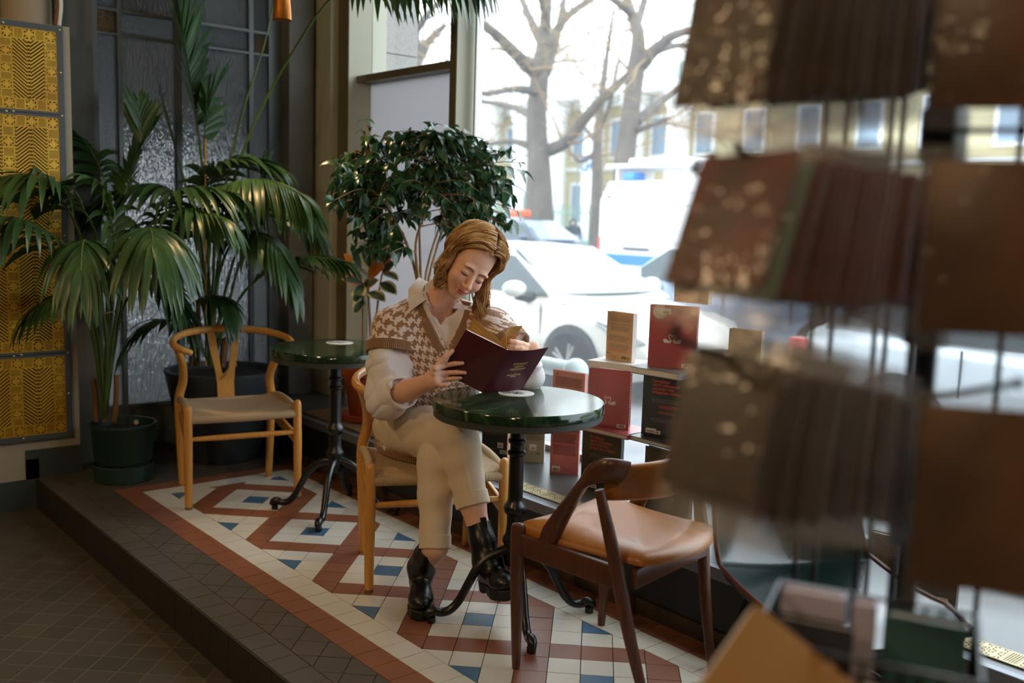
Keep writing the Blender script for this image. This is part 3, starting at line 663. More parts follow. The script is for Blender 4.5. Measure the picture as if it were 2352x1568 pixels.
def car(name, label, loc, rz, paint, H=1.45, W=1.82, L=4.6, wagon=False, glass=None, grp=None, front_lamps=True):
    t = thing(name, label, 'car', loc, rz, grp); h = W/2; k = H/1.45
    def low(x, w, zt, zs, zb=.22): return (x*L/4.6, [(0, zb*k), (w*.86*h, zb*k), (w*.97*h, (zb+.12)*k), (w*h, .5*k), (w*.985*h, zs*k), (w*.9*h, (zs+(zt-zs)*.7)*k), (w*.6*h, zt*k), (0, zt*k+.012)])
    st = [low(-2.3, .8, .78, .62, .4), low(-2.22, .93, .93 if not wagon else .98, .78, .3), low(-1.9, .99, 1.0, .86), low(-1.4, 1, .98, .87), low(-.6, 1, .96, .86), low(.3, 1, .95, .85), low(.95, 1, .95, .84), low(1.3, .995, .9, .8), low(1.8, .97, .82, .72), low(2.1, .9, .74, .64, .24), low(2.25, .78, .64, .55, .28), low(2.3, .6, .52, .45, .32)]
    b = MB(); loft(b, st); b.build('body', paint, t, smooth=50)
    xr = -1.75 if not wagon else -2.1
    def gh(x, w, zt): return (x*L/4.6, [(0, .9*k), (w*h*.92, .9*k), (w*h*.9, (.93 if zt > .95 else zt-.005)*k), (w*h*(.9-.21*(zt-.93)/.52), (zt-.06*(zt > 1.1))*k), (w*h*(.8-.21*(zt-.93)/.52), zt*k), (0, zt*k+.015)])
    G_ = [gh(xr, .9, .98), gh(xr+.35, .95, 1.2 if not wagon else 1.36), gh(xr+.8, .98, 1.38 if not wagon else 1.43), gh(-.45, 1, 1.45), gh(.1, 1, 1.43), gh(.5, .99, 1.28), gh(.9, .98, 1.08), gh(1.2, .96, .93)]
    b = MB(); loft(b, G_); b.build('cabin', paint, t, smooth=50)
    s = L/4.6; zs_ = lambda z: z*k
    gl = glass or CARGL
    def yw(z): return h*(.905-.21*(z-.93)/.52)+.006
    b = MB()
    for (x0, x1, z0, z1) in ((1.16, .22, .96, 1.40),):
        n = 8; vs = []
        for i in range(2):
            x, z = ((x0, z0), (x1, z1))[i]
            for j in range(n+1):
                v = j/n*2-1; vs.append((x*s+.01-.10*abs(v)**2*(1 if i == 0 else .6)+.012, v*(yw(z)-.07), zs_(z)+.03))
        b.add(vs, [(j, j+1, n+2+j, n+1+j) for j in range(n)])
        o = len(vs); b.add([(p[0]-.02, p[1], p[2]-.02) for p in vs], [(j+1, j, n+1+j, n+2+j) for j in range(n)])
    b.build('windscreen', gl, t, smooth=60)
    for sy in (1, -1):
        b = MB(); poly = [(.98, .965), (.30, 1.33), (-.3, 1.375), (-1.05 if not wagon else -1.6, 1.33 if not wagon else 1.36), (-1.45 if not wagon else -1.85, 1.08), (-1.4, .965)]
        vs = [(x*s, sy*yw(z), zs_(z)) for x, z in poly]; vi = [(x*s, sy*(yw(z)-.02), zs_(z)) for x, z in poly]; n = len(poly)
        b.add(vs+vi, [tuple(range(n)) if sy < 0 else tuple(range(n-1, -1, -1))] + [(i, i+n, (i+1) % n+n, (i+1) % n) for i in range(n)]); b.build('side_glass', CARGL_D, t, smooth=0)
        b = MB(); b.sphere((.72*s, sy*(h+.12), zs_(1.02)), (.10, .13, .085), M=Matrix.Rotation(sy*.2, 4, 'Z')); mo = b.build('wing_mirror', paint, t)
        b = MB(); b.tube([(.75*s, sy*(h-.1), zs_(.93)), (.73*s, sy*(h+.10), zs_(.955))], [.06, .05], 8); b.build('mirror_foot', DARKP, t)
        for wx in (1.42, -1.38):
            b = MB(); M = Matrix.Translation((wx*s, sy*(h-.0), .33)) @ Matrix.Rotation(-sy*PI/2, 4, 'X')
            b.lathe([(.0001, .002), (.39, .002), (.395, -.03)], seg=32, M=M); b.build('wheel_arch', DARKP, t)
            b = MB(); b.lathe([(.2, -.16), (.30, -.16), (.33, -.12), (.33, .0), (.31, .03), (.235, .03)], seg=36, M=M); wh = b.build('wheel', TYRE, t)
            b = MB(); b.lathe([(.235, .015), (.225, .028), (.205, .028), (.2, -.02), (.0001, -.02)], seg=32, M=M)
            for q in range(5):
                for dq in (-.14, .14):
                    a = q*2*PI/5+dq; e = q*2*PI/5+dq*.6
                    b.tube([M @ V3((.04*math.cos(e), .04*math.sin(e), .02)), M @ V3((.215*math.cos(a), .215*math.sin(a), .022))], .018, 6)
            b.lathe([(.0001, .035), (.05, .03), (.055, 0)], seg=16, M=M); r_ = b.build('rim', RIM, wh)
        b = MB(); P = [(1.72, .965, .80), (2.05, .9, .73), (2.235, .76, .62), (2.15, .86, .60), (1.98, .935, .66)]
        vs = [(x*s+.012, sy*(y*h+.016), zs_(z)) for x, y, z in P]; b.add(vs+[(x-.05, y-sy*.05, z) for x, y, z in vs], [tuple(range(5)) if sy > 0 else (4, 3, 2, 1, 0)]+[(i, i+5, (i+1) % 5+5, (i+1) % 5) for i in range(5)])
        b.build('headlamp', LAMP, t, smooth=0)
        b = MB(); b.bbox((-2.3*s, sy*h*.9-.12, zs_(.72)), (-2.18*s, sy*h*.9+.02, zs_(.88)), .03); b.build('tail_lamp', TAIL, t)
        b = MB(); b.box((.02*s, sy*(h*.985)-.004, zs_(.35)), (.035*s, sy*(h*1.0)+.004, zs_(.93))); b.box((-.95*s, sy*(h*.985)-.004, zs_(.35)), (-.935*s, sy*h+.004, zs_(.93))); b.box((.98*s, sy*(h*.985)-.004, zs_(.45)), (.995*s, sy*h+.004, zs_(.9))); b.build('door_seam', DARKP, t, smooth=0)
    b = MB(); b.bbox((2.2*s, -.42*h, zs_(.36)), (2.315*s, .42*h, zs_(.52)), .03); b.build('grille', DARKP, t)
    return t
CW = mat('car_white_paint', S(202, 198, 188), rough=.35, coat=.5, var=.03, vscale=2); CB = mat('car_pale_blue_paint', S(150, 176, 206), rough=.3, coat=.5); CD = mat('car_dark_blue_paint', S(52, 70, 100), rough=.25, coat=.6); CS = mat('car_silver_paint', S(176, 184, 190), rough=.3, coat=.5)
car('sedan', 'dusty white sedan parked right outside the window', (5.15, 5.85, ZS), -PI/2, CW)
car('hatchback', 'pale blue car parked between the white sedan and the van', (8.2, 5.0, ZS), -PI/2, CB, H=1.5)
car('suv', 'dark blue car with a roof sign driving past behind the woman\'s head', (16.5, 18.9, ZS), -PI/2, CD, H=1.66, W=1.85, L=4.5, wagon=True)
ts = thing('taxi_sign', 'small orange light box on the roof of the dark blue car', 'sign', (16.5, 19.6, ZS+1.71)); b = MB(); b.bbox((-.2, -.3, 0), (.2, .3, .22), .05); b.build('light_box', mat('taxi_orange', S(220, 90, 50), rough=.4), ts)
car('estate_car', 'silver car parked behind the wire rack of packets', (5.2, -.3, ZS), -PI/2, CS, H=1.46, wagon=True)
# ---- white van with a blue stripe
VW = mat('van_white', S(214, 214, 214), rough=.35, coat=.4); VB = mat('van_blue_stripe', S(20, 110, 160), rough=.4)
vx, vy = 13.2, 13.0
t = thing('van', 'tall white van with a blue stripe and a roof rack, standing across the road', 'van', (vx+1, vy-3, ZS))
b = MB(); b.prism([(0, .35), (-.0, 2.15), (-.25, 2.55), (-4.6, 2.6), (-5.3, 1.7), (-6.1, 1.3), (-6.2, .4)], 0, 2.0, M=Matrix(((0, 0, 1, vx), (1, 0, 0, vy), (0, 1, 0, ZS), (0, 0, 0, 1)))); b.build('body', VW, t, world=True, smooth=30)
b = MB(); b.box((vx-.02, vy-6.1, ZS+.78), (vx-.002, vy-.05, ZS+1.0)); b.build('stripe', VB, t, world=True, smooth=0)
b = MB(); b.box((vx-.015, vy-4.6, ZS+1.35), (vx-.001, vy-3.0, ZS+2.1)); b.build('side_window', CARGL_D, t, world=True, smooth=0)
SEAM = mat('van_panel_grey', S(186, 186, 186), rough=.4)
b = MB()
for lo, hi in (((.05, 1.28), (2.9, 1.3)), ((.4, .95), (2.75, .97)), ((.4, 2.05), (2.75, 2.07)), ((.4, .95), (.42, 2.07)), ((2.73, .95), (2.75, 2.07)), ((.05, 2.3), (4.6, 2.33))): b.box((vx-.012, vy-hi[0], ZS+lo[1]), (vx-.002, vy-lo[0], ZS+hi[1]))
b.build('panel_seam', SEAM, t, world=True, smooth=0)
b = MB(); b.bbox((vx-.04, vy-1.5, ZS+1.1), (vx-.0, vy-.75, ZS+1.16), .015); b.build('side_rail', DARKP, t, world=True)
b = MB(); b.box((vx-.01, vy-.04, ZS+.75), (vx+.25, vy+.03, ZS+1.35)); b.build('tail_lamp', TAIL, t, world=True, smooth=0)
b = MB(); b.box((vx-.012, vy-.3, ZS+2.18), (vx+.0, vy-.22, ZS+2.26)); b.build('marker_lamp', TAIL, t, world=True, smooth=0)
b = MB(); b.bbox((vx+.3, vy-2.2, ZS+2.85), (vx+1.7, vy+.2, ZS+2.95), .04); b.bbox((vx+.5, vy-1.9, ZS+2.95), (vx+1.5, vy-.3, ZS+3.08), .05)
for yy in (-2.0, -.1): b.box((vx+.4, vy+yy, ZS+2.55), (vx+1.6, vy+yy+.05, ZS+2.86))
b.build('roof_rack', VW, t, world=True, smooth=30)
b = MB(); b.bbox((vx+.2, vy-.75, ZS+2.58), (vx+.6, vy-.45, ZS+2.76), .04); b.build('beacon', mat('beacon_blue', S(40, 120, 220), rough=.2), t, world=True)
for wy in (-1.3, -4.9):
    b = MB(); M = Matrix.Translation((vx+.02, vy+wy, ZS+.36)) @ Matrix.Rotation(-PI/2, 4, 'Y'); b.lathe([(.0001, .05), (.2, .05), (.22, .06), (.34, .06), (.36, .02), (.36, -.15)], seg=28, M=M); b.build('wheel', TYRE, t, world=True)
# ---- parking sign on a pole, bollard, pale barrier tube
PB = mat('sign_blue', S(30, 120, 200), rough=.4); PW = mat('sign_white', S(232, 232, 232), rough=.4); POLE = mat('galvanised_pole', S(120, 124, 126), rough=.5, metal=.4)
c0 = V3(AT(1349, 376, 38)); ex = V3((.70, -.714, 0)); M = frame3(c0, ex, (0, 0, 1))
t = thing('parking_sign', 'blue parking sign with white P on a grey pole in front of the yellow palace', 'sign', (c0.x, c0.y, ZS))
b = MB(); M2 = M @ Matrix.Translation((-.36, 0, -.06)); b.tube([(M2 @ V3((0, 0, 0))).xy.to_3d()+V3((0, 0, ZS)), (M2 @ V3((0, 0, 0))).xy.to_3d()+V3((0, 0, c0.z+.55))], .04, 10); b.build('pole', POLE, t, world=True)
b = MB(); b.box((-.36, .2, -.05), (.1, .24, -.02), M=M); b.box((-.36, -.2, -.05), (.1, -.16, -.02), M=M); b.build('bracket', POLE, t, world=True, smooth=0)
b = MB(); b.prism([(-.2, -.3), (.2, -.3), (.2, .3), (-.2, .3)], -.02, 0, 0, M); vs, fs = text_mesh('P', .62, 'CENTER', .012); b.add([M @ V3((x-.02, y-.2, .004)) for x, y, z in vs], fs, 1)
vs, fs = text_mesh('♿', .16, 'CENTER'); b.add([M @ V3((x+.12, y-.27, .004)) for x, y, z in vs], fs, 1); b.build('plate', [PB, PW], t, world=True, smooth=0)
b = MB(); b.box((-.2, -.72, -.02), (.2, -.34, 0), 0, M); vs, fs = text_mesh('8-20', .15, 'CENTER'); b.add([M @ V3((x, y-.6, .004)) for x, y, z in vs], fs, 1); b.build('hours_plate', [PW, DARKP], t, world=True, smooth=0)
t = thing('bollard', 'dark cast-iron bollard on the pavement beside the white sedan\'s door', 'bollard', tuple(AT(1163, 775, 6.4)[:2])+(ZS+.03,))
b = MB(); b.lathe([(.13, 0), (.12, .08), (.075, .12), (.065, .62), (.085, .66), (.085, .70), (.05, .73), (.06, .78), (.085, .82), (.075, .88), (.03, .92), (.0001, .93)], seg=24); b.build('post', mat('bollard_iron', S(70, 84, 92), rough=.6), t)
BX, BY, BZ = AT(1322, 852, 5.6)
t = thing('barrier_tube', 'pale grey barrier tube outside the glass just above the back of the table', 'barrier', (BX, BY+1, ZS+.03))
b = MB(); b.tube([(BX, BY+2.2, BZ), (BX, BY+.05, BZ)], .05, 14); b.sphere((BX, BY, BZ), .075); b.build('tube', mat('barrier_pale', S(176, 190, 190), rough=.5), t, world=True)
for y in (BY+1.9, BY+.5): b = MB(); b.tube([(BX, y, ZS+.03), (BX, y, BZ)], .03, 10); b.build('leg', POLE, t, world=True)
# ================================================================ CHAIRS AND TABLES
def woodmat(name, c1, c2, rough=.38, scale=6, stretch=(18, 18, 1.2), coat=.15):
    m, nt, bsd, L = newmat(name); tc = nd(nt, 'ShaderNodeTexCoord'); mp = nd(nt, 'ShaderNodeMapping'); mp.inputs['Scale'].default_value = stretch; L(tc.outputs['Object'], mp.inputs[0])
    n = nd(nt, 'ShaderNodeTexNoise'); n.inputs['Scale'].default_value = scale; n.inputs['Detail'].default_value = 5; n.inputs['Distortion'].default_value = .6; L(mp.outputs[0], n.inputs[0])
    L(ramp(nt, n.outputs[0], [(.3, c1), (.7, c2)]), bsd.inputs['Base Color']); bsd.inputs['Roughness'].default_value = rough; bsd.inputs['Coat Weight'].default_value = coat; return m
BEECH = woodmat('honey_beech', S(200, 138, 62), S(214, 158, 82), .34)
WALNUT = woodmat('dark_walnut', S(74, 42, 30), S(96, 58, 40), .36)
FOOT = mat('worn_foot', S(120, 96, 66), rough=.7)
def cordmat(name, axis):
    m, nt, bsd, L = newmat(name); tc = nd(nt, 'ShaderNodeTexCoord')
    w_ = nd(nt, 'ShaderNodeTexWave', wave_type='BANDS', bands_direction=axis); w_.inputs['Scale'].default_value = 70; w_.inputs['Distortion'].default_value = 1.2; w_.inputs['Detail'].default_value = 1.0; w_.inputs['Detail Scale'].default_value = 4
    L(tc.outputs['Object'], w_.inputs[0]); L(ramp(nt, w_.outputs[0], [(.05, S(168, 138, 104)), (.45, S(206, 182, 148))]), bsd.inputs['Base Color'])
    bp = nd(nt, 'ShaderNodeBump'); bp.inputs['Strength'].default_value = .6; bp.inputs['Distance'].default_value = .003; L(w_.outputs[0], bp.inputs['Height']); L(bp.outputs[0], bsd.inputs['Normal']); bsd.inputs['Roughness'].default_value = .85; return m
CORD_X, CORD_Y = cordmat('paper_cord_across', 'X'), cordmat('paper_cord_along', 'Y')
def wishbone(label, loc, rz, grp):
    t = thing('wishbone_chair', label, 'chair', loc, rz, grp)
    for s in (-1, 1):
        b = MB(); b.tube([(s*.248, -.21, .0), (s*.248, -.21, .02), (s*.248, -.21, .25), (s*.246, -.208, .455), (s*.246, -.208, .468), (s*.246, -.208, .475)], [.0155, .0165, .020, .0195, .015, .006], 16); l = b.build('leg', BEECH, t)
        b = MB(); b.tube([(s*.248, -.21, -.0), (s*.248, -.21, .012)], [.0158, .0168], 14); b.build('leg_pad', FOOT, l)
        b = MB(); p = smoothpath([(s*.212, .222, 0), (s*.219, .216, .22), (s*.224, .212, .42), (s*.208, .185, .52), (s*.222, .11, .62), (s*.258, .03, .708)], 6); b.tube(p, interp([.0165, .0195, .0215, .021, .019, .015], 6), 14); b.build('leg', BEECH, t)
        b = MB(); M = frame3((s*.246, -.205, .285), (s*-.028, .415, .065), (0, 0, 1)); b.bbox((0, -.026, -.008), (.425, .026, .008), .004, 0, M); b.build('side_stretcher', BEECH, t)
        b = MB(); p = smoothpath([(s*.246, -.205, .425), (s*.236, -.08, .447), (s*.23, .08, .447), (s*.222, .205, .425)], 5); b.tube(p, .016, 10, m=0); b.build('side_rail', CORD_Y, t)
    b = MB(); b.tube([(-.246, -.207, .32), (-.1, -.207, .32), (.1, -.207, .32), (.246, -.207, .32)], [.010, .0135, .0135, .010], 12); b.build('front_stretcher', BEECH, t)
    b = MB(); b.bbox((-.216, .2, .335), (.216, .216, .375), .005); b.build('back_stretcher', BEECH, t)
    b = MB(); b.tube([(-.236, -.207, .408), (0, -.209, .405), (.236, -.207, .408)], .0185, 14); b.build('front_rail', CORD_X, t)
    b = MB(); b.tube([(-.212, .21, .412), (.212, .21, .412)], .016, 12); b.build('back_rail', CORD_X, t)
    # woven seat, saddle shaped, in four triangular fields
    n = 25; Z = lambda u, v: .418+.034*abs(u)**2.4*(1-(2*v-1)**4*.55)-.010*(1-abs(u))*(1-(2*v-1)**2); P = []
    for j in range(n):
        v = j/(n-1)
        for i in range(n):
            u = i/(n-1)*2-1; hw = .238+(-.02)*v; P.append((u*hw, -.214+v*.43, Z(u, v)))
    fs = []; ms = []
    for j in range(n-1):
        for i in range(n-1):
            fs.append((j*n+i, j*n+i+1, (j+1)*n+i+1, (j+1)*n+i)); u = (i+.5)/(n-1)*2-1; v = (j+.5)/(n-1)*2-1; ms.append(0 if abs(v) > abs(u) else 1)
    b = MB(); b.v = P+[(x, y, z-.022) for x, y, z in P]; N = n*n
    b.f = fs+[tuple(k+N for k in f[::-1]) for f in fs]; b.m = ms+ms
    for i in range(n-1):
        for a, c in ((i, i+1), ((n-1)*n+i+1, (n-1)*n+i), ((i+1)*n, i*n), (i*n+n-1, (i+1)*n+n-1)): b.f.append((c, a, a+N, c+N)); b.m.append(0)
    b.build('seat', [CORD_X, CORD_Y], t, smooth=60)
    # steam-bent top rail with curled arm ends
    half = [(-.213, -.065, .694), (-.243, -.052, .704), (-.268, -.012, .716), (-.272, .05, .727), (-.25, .125, .738), (-.19, .205, .750), (-.10, .258, .757), (0, .275, .760)]
    pts = half+[(-x, y, z) for x, y, z in half[-2::-1]]
    rr = [.0145, .0155, .0165, .016, .0135, .0125, .0125, .0125]; rr = rr+rr[-2::-1]
    fl = [1, 1, 1, 1.05, 1.25, 1.4, 1.45, 1.45]; fl = fl+fl[-2::-1]
    b = MB(); P2 = smoothpath(pts, 6); b.tube(P2, interp(rr, 6), 14, flat=interp(fl, 6), up=(0, 0, 1)); b.sphere(P2[0], .0145, seg=12); b.sphere(P2[-1], .0145, seg=12); b.build('top_rail', BEECH, t)
    # Y shaped splat
    out = [(-.04, .0), (.04, .0), (.041, .10), (.05, .17), (.068, .26), (.079, .352), (.043, .352), (.031, .26), (.019, .17), (.014, .145), (.005, .130), (-.005, .130), (-.014, .145), (-.019, .17), (-.031, .26), (-.043, .352), (-.079, .352), (-.068, .26), (-.05, .17), (-.041, .10)]
    b = MB(); M = frame3((0, .207, .402), (1, 0, 0), (0, .068, .352))
    K = len(out); vs = [M @ V3((x, y, -.006+.02*math.sin(y/.352*PI)*0)) for x, y in out]+[M @ V3((x, y, .006)) for x, y in out]
    quads = [(0, 1, 2, 19), (19, 2, 3, 8), (19, 8, 9, 10), (19, 10, 11, 12), (19, 12, 13, 18), (3, 4, 7, 8), (4, 5, 6, 7), (18, 13, 14, 17), (17, 14, 15, 16)]
    b.add(vs, [tuple(i for i in q[::-1]) for q in quads]+[tuple(i+K for i in q) for q in quads]+[(i, (i+1) % K, (i+1) % K+K, i+K) for i in range(K)]); b.build('splat', BEECH, t, smooth=30)
    return t
wishbone('empty honey beech wishbone chair with woven seat, in front of the big grey plant pot', (-.305, 1.945, .0), -.228, 'honey beech wishbone chairs')
wishbone('honey beech wishbone chair with woven cord seat that the reading woman sits on', (-.141, .585, .0), -.4225, 'honey beech wishbone chairs')

# ---- cast-iron bistro tables with green marble tops
m, nt_, bs, L = newmat('green_marble')
tc = nd(nt_, 'ShaderNodeTexCoord'); mp = nd(nt_, 'ShaderNodeMapping'); mp.inputs['Scale'].default_value = (1, 3.0, 1); mp.inputs['Rotation'].default_value = (0, 0, .7); L(tc.outputs['Object'], mp.inputs[0])
n1 = nd(nt_, 'ShaderNodeTexNoise'); n1.inputs['Scale'].default_value = 7; n1.inputs['Detail'].default_value = 9; n1.inputs['Distortion'].default_value = 1.6; L(mp.outputs[0], n1.inputs[0])
L(ramp(nt_, n1.outputs[0], [(.28, S(14, 26, 18)), (.5, S(28, 50, 34)), (.62, S(52, 74, 44)), (.70, S(104, 118, 76)), (.76, S(30, 54, 38))]), bs.inputs['Base Color']); bs.inputs['Roughness'].default_value = .09; bs.inputs['Specular IOR Level'].default_value = .6; MARBLE = m
IRON = mat('black_cast_iron', S(18, 20, 22), rough=.3, spec=.55, var=.2, vscale=20, bump=.04, bscale=60)
TRIMG = mat('table_edge_band', S(70, 76, 74), rough=.4, metal=.3)
def bistro(label, loc, rz):
    t = thing('bistro_table', label, 'table', loc, rz, 'green marble bistro tables')
    b = MB(); b.lathe([(.0001, .724), (.281, .724), (.285, .727), (.285, .753), (.282, .757), (.0001, .757)], seg=96); b.build('tabletop', MARBLE, t)
    b = MB(); b.lathe([(.27, .702), (.279, .702), (.281, .704), (.281, .724), (.0001, .724), (.0001, .708), (.27, .708)], seg=96); b.build('edge_band', TRIMG, t)
    b = MB(); b.box((-.16, -.018, .700), (.16, .018, .708)); b.box((-.018, -.16, .700), (.018, .16, .708)); b.build('bracket', IRON, t, smooth=0)
    prof = [(.0001, .19), (.03, .19), (.034, .215), (.031, .235), (.030, .25), (.036, .262), (.040, .272), (.037, .284), (.029, .30), (.0265, .33), (.027, .362), (.036, .372), (.040, .385), (.036, .398), (.028, .408), (.0255, .42), (.0245, .56), (.0245, .566), (.031, .572), (.031, .58), (.024, .586), (.0235, .606), (.030, .612), (.030, .62), (.0235, .626), (.0225, .70), (.0001, .70)]
    b = MB(); b.lathe(prof, seg=32); b.build('column', IRON, t)
    for k in range(4):
        a = k*PI/2+PI/4; ca, sa = math.cos(a), math.sin(a)
        pr = [(.012, .243), (.045, .236), (.085, .218), (.125, .18), (.155, .125), (.185, .07), (.215, .04), (.245, .034), (.268, .042), (.284, .034), (.290, .02)]
        b = MB(); b.tube(smoothpath([(r*ca, r*sa, z) for r, z in pr], 4), interp([.018, .018, .0165, .0155, .015, .0145, .0145, .015, .0165, .0165, .012], 4), 12); b.lathe([(.013, 0), (.015, .004), (.015, .02), (.0001, .03)], (.277*ca, .277*sa, 0), 14); b.build('leg', IRON, t)
    return t
bistro('green marble bistro table on a black iron pedestal, the woman\'s book resting above it', (-.18, .02, 0), math.radians(18))
bistro('green marble bistro table on a black iron pedestal behind the woman, with nobody at it', (-.078, 1.393, 0), math.radians(1))
PAPER = mat('sticker_white', S(226, 226, 222), rough=.5); INK = mat('print_ink', S(40, 42, 44), rough=.6); PGREEN = mat('print_green', S(120, 140, 60), rough=.6); PGREY = mat('print_grey', S(150, 156, 160), rough=.6)
def sticker(label, loc, rz):
    t = thing('round_sticker', label, 'sticker', loc, rz, 'round white stickers on the table tops')
    b = MB(); b.lathe([(.0001, 0), (.062, 0), (.062, .0012), (.0001, .0012)], seg=48); b.build('disc', PAPER, t)
    b = MB(); z = .0014
    r = random.Random(4)
    for j, (y, x0, x1) in enumerate(((.018, -.048, -.012), (.007, -.052, -.016), (-.004, -.05, -.02), (-.015, -.046, -.022))):
        x = x0
        while x < x1: wd = r.uniform(.004, .009); b.add([(x, y, z), (x+wd, y, z), (x+wd, y+.007, z), (x, y+.007, z)], [(0, 1, 2, 3)], 0); x += wd+.0015
    b.add([(-.012, -.02, z), (.02, -.024, z), (.03, .004, z), (.004, .024, z), (-.014, .016, z)], [(0, 1, 2, 3, 4)], 2); b.add([(-.008, -.012, z+.0001), (.006, -.016, z+.0001), (.004, .012, z+.0001)], [(0, 1, 2)], 0); b.add([(.004, -.006, z+.0002), (.018, -.012, z+.0002), (.016, .008, z+.0002)], [(0, 1, 2)], 1)
    b.build('print', [INK, PGREEN, PGREY], t, smooth=0)
sticker('round white printed sticker on the marble table top under the open book', (-.116, .107, .7572), math.radians(-40))
sticker('round white printed sticker on the empty table behind the woman', (.008, 1.509, .7572), math.radians(-40))

# ---- walnut armchair with tan leather seat
LEATH = mat('tan_leather', S(168, 104, 36), rough=.38, var=.1, vscale=5, bump=.12, bscale=220, spec=.55, coat=.1)
ca = math.atan2(-(-.16), .987)
t = thing('armchair', 'walnut framed armchair with tan leather seat and curved back, facing the woman\'s table', 'chair', (-.193, -.242, 0), math.asin(.16))
for s in (-1, 1):
    b = MB(); b.tube([(s*.222, .0, .0), (s*.222, 0, .02), (s*.232, 0, .30), (s*.233, .0, .435), (s*.233, 0, .452), (s*.233, 0, .456)], [.012, .0135, .021, .0215, .019, .008], 16); b.build('leg', WALNUT, t)
    b = MB(); b.tube(smoothpath([(s*.178, -.445, 0), (s*.205, -.395, .2), (s*.232, -.352, .42), (s*.252, -.30, .625)], 5), interp([.0125, .018, .021, .0135], 5), 14); b.build('leg', WALNUT, t)
    b = MB(); M = frame3((s*.232, .0, .395), (s*-.004, -.375, -.012), (0, 0, 1)); b.bbox((.0, -.034, -.012), (.375, .034, .012), .008, 0, M); b.build('side_rail', WALNUT, t)
    b = MB(); p = smoothpath([(s*.226, -.10, .405), (s*.228, -.125, .46), (s*.238, -.20, .575), (s*.25, -.265, .655), (s*.242, -.318, .682), (s*.205, -.345, .672)], 6)
    b.tube(p, interp([.017, .017, .016, .017, .02, .02], 6), 12, flat=interp([1.75, 1.75, 1.5, 1.5, 1.9, 2.2], 6), up=(0, -.6, .8)); b.build('arm', WALNUT, t)
b = MB(); b.bbox((-.21, -.012, .365), (.21, .012, .425), .008); b.build('front_rail', WALNUT, t)
b = MB(); b.bbox((-.20, -.40, .35), (.20, -.378, .41), .008); b.build('back_rail', WALNUT, t)
b = MB()
def seatpt(u, v, top):
    u = u*2-1; v = v*2-1; c = math.sqrt(max(0, 1-.0*u*u)); sx = .222*u*(1-.08*max(0, -v)); y = -.205+.212*v - (.055*(1-u*u) if v < 0 else 0)*(-v)
    e = max(abs(u), abs(v)); z = .432+.028*(1-e**7)+.012*(v > 0)*v*(abs(u)) + .008*abs(v)**2 if top else .412+.012*e**4
    return (sx, y, z)
N = 29; b.grid(lambda u, v: seatpt(u, v, True), N, N); o = len(b.v); b.v += [seatpt(i/(N-1), j/(N-1), False) for j in range(N) for i in range(N)]
b.f += [tuple(k+o for k in (j*N+i, (j+1)*N+i, (j+1)*N+i+1, j*N+i+1)) for j in range(N-1) for i in range(N-1)]
for i in range(N-1):
    for a, c in ((i, i+1), ((N-1)*N+i+1, (N-1)*N+i), ((i+1)*N, i*N), (i*N+N-1, (i+1)*N+N-1)): b.f.append((c, a, a+o, c+o))
b.m = [0]*len(b.f); b.build('seat_cushion', LEATH, t, smooth=70)
b = MB()
def backpt(u, w_): # u across, w_ around the section
    x = (u*2-1)*.215; yb = -.392+.085*(x/.215)**2+ .0; a = w_*2*PI
    hz = .062-.01*abs(x)/.215; return (x, yb+.016*math.cos(a)*(1+.25*abs(math.sin(a)))-.012*math.sin(a), .638+hz*math.copysign(abs(math.sin(a))**.55, math.sin(a)))
b.grid(lambda u, v: backpt(v, u), 25, 25); b.f += [tuple(range(24, -1, -1)), tuple(24*25+k for k in range(25))]; b.m += [0, 0]; b.build('backrest', LEATH, t, smooth=60)

# ---- dark green shell chair
GREENL = mat('bottle_green_leather', S(16, 36, 34), rough=.22, spec=.6, coat=.3, bump=.05, bscale=120)
PIPE = mat('red_brown_piping', S(86, 36, 26), rough=.5)
t = thing('shell_chair', 'dark green leather shell chair with black metal legs behind the wire rack', 'chair', (-.12, -1.13, 0), 2.757)
def shell(u, v):   # v 0 front edge .. 1 top of the back ; local +y is forward
    s_ = u*2-1; w_ = .225*(1-.25*max(0, .12-v)*2)*(1-.15*max(0, v-.6))
    if v < .5: y = .22-v/.5*.40; z = .445-.02*math.sin(v/.5*PI)-.03*max(0, .12-v)/.12
    else: q = (v-.5)/.5; y = -.18-.07*q-.03*math.sin(q*PI/2); z = .445+.015*q+.36*q**1.3
    return V3((s_*w_, y-.09*(1-s_*s_)*min(1, max(0, v-.3)*2.5)+.03, z+.035*s_*s_*(1-abs(2*v-1)*.4)))
b = MB(); N = 25; b.grid(shell, N, N); o = len(b.v); b.v += [tuple(V3(p)+V3((0, .0, -.018))+V3((0, -.018, .012))*(j/(N-1) > .5) for i, p in enumerate(b.v[j*N:(j+1)*N])) if 0 else tuple(V3(b.v[j*N+i])+(V3((0, 0, -.018)) if j/(N-1) < .5 else V3((0, -.018, 0)))) for j in range(N) for i in range(N)]
b.f += [tuple(k+o for k in (j*N+i, (j+1)*N+i, (j+1)*N+i+1, j*N+i+1)) for j in range(N-1) for i in range(N-1)]
for i in range(N-1):
    for a, c in ((i, i+1), ((N-1)*N+i+1, (N-1)*N+i), ((i+1)*N, i*N), (i*N+N-1, (i+1)*N+N-1)): b.f.append((c, a, a+o, c+o))
b.m = [0]*len(b.f); b.build('shell', GREENL, t, smooth=60)
edge = [shell(0, k/24) for k in range(25)]+[shell(k/24, 1) for k in range(1, 25)]+[shell(1, 1-k/24) for k in range(1, 25)]
b = MB(); b.tube(edge, .006, 8); b.build('piping', PIPE, t)
BLK = mat('black_metal', S(20, 22, 24), rough=.4, metal=.6)
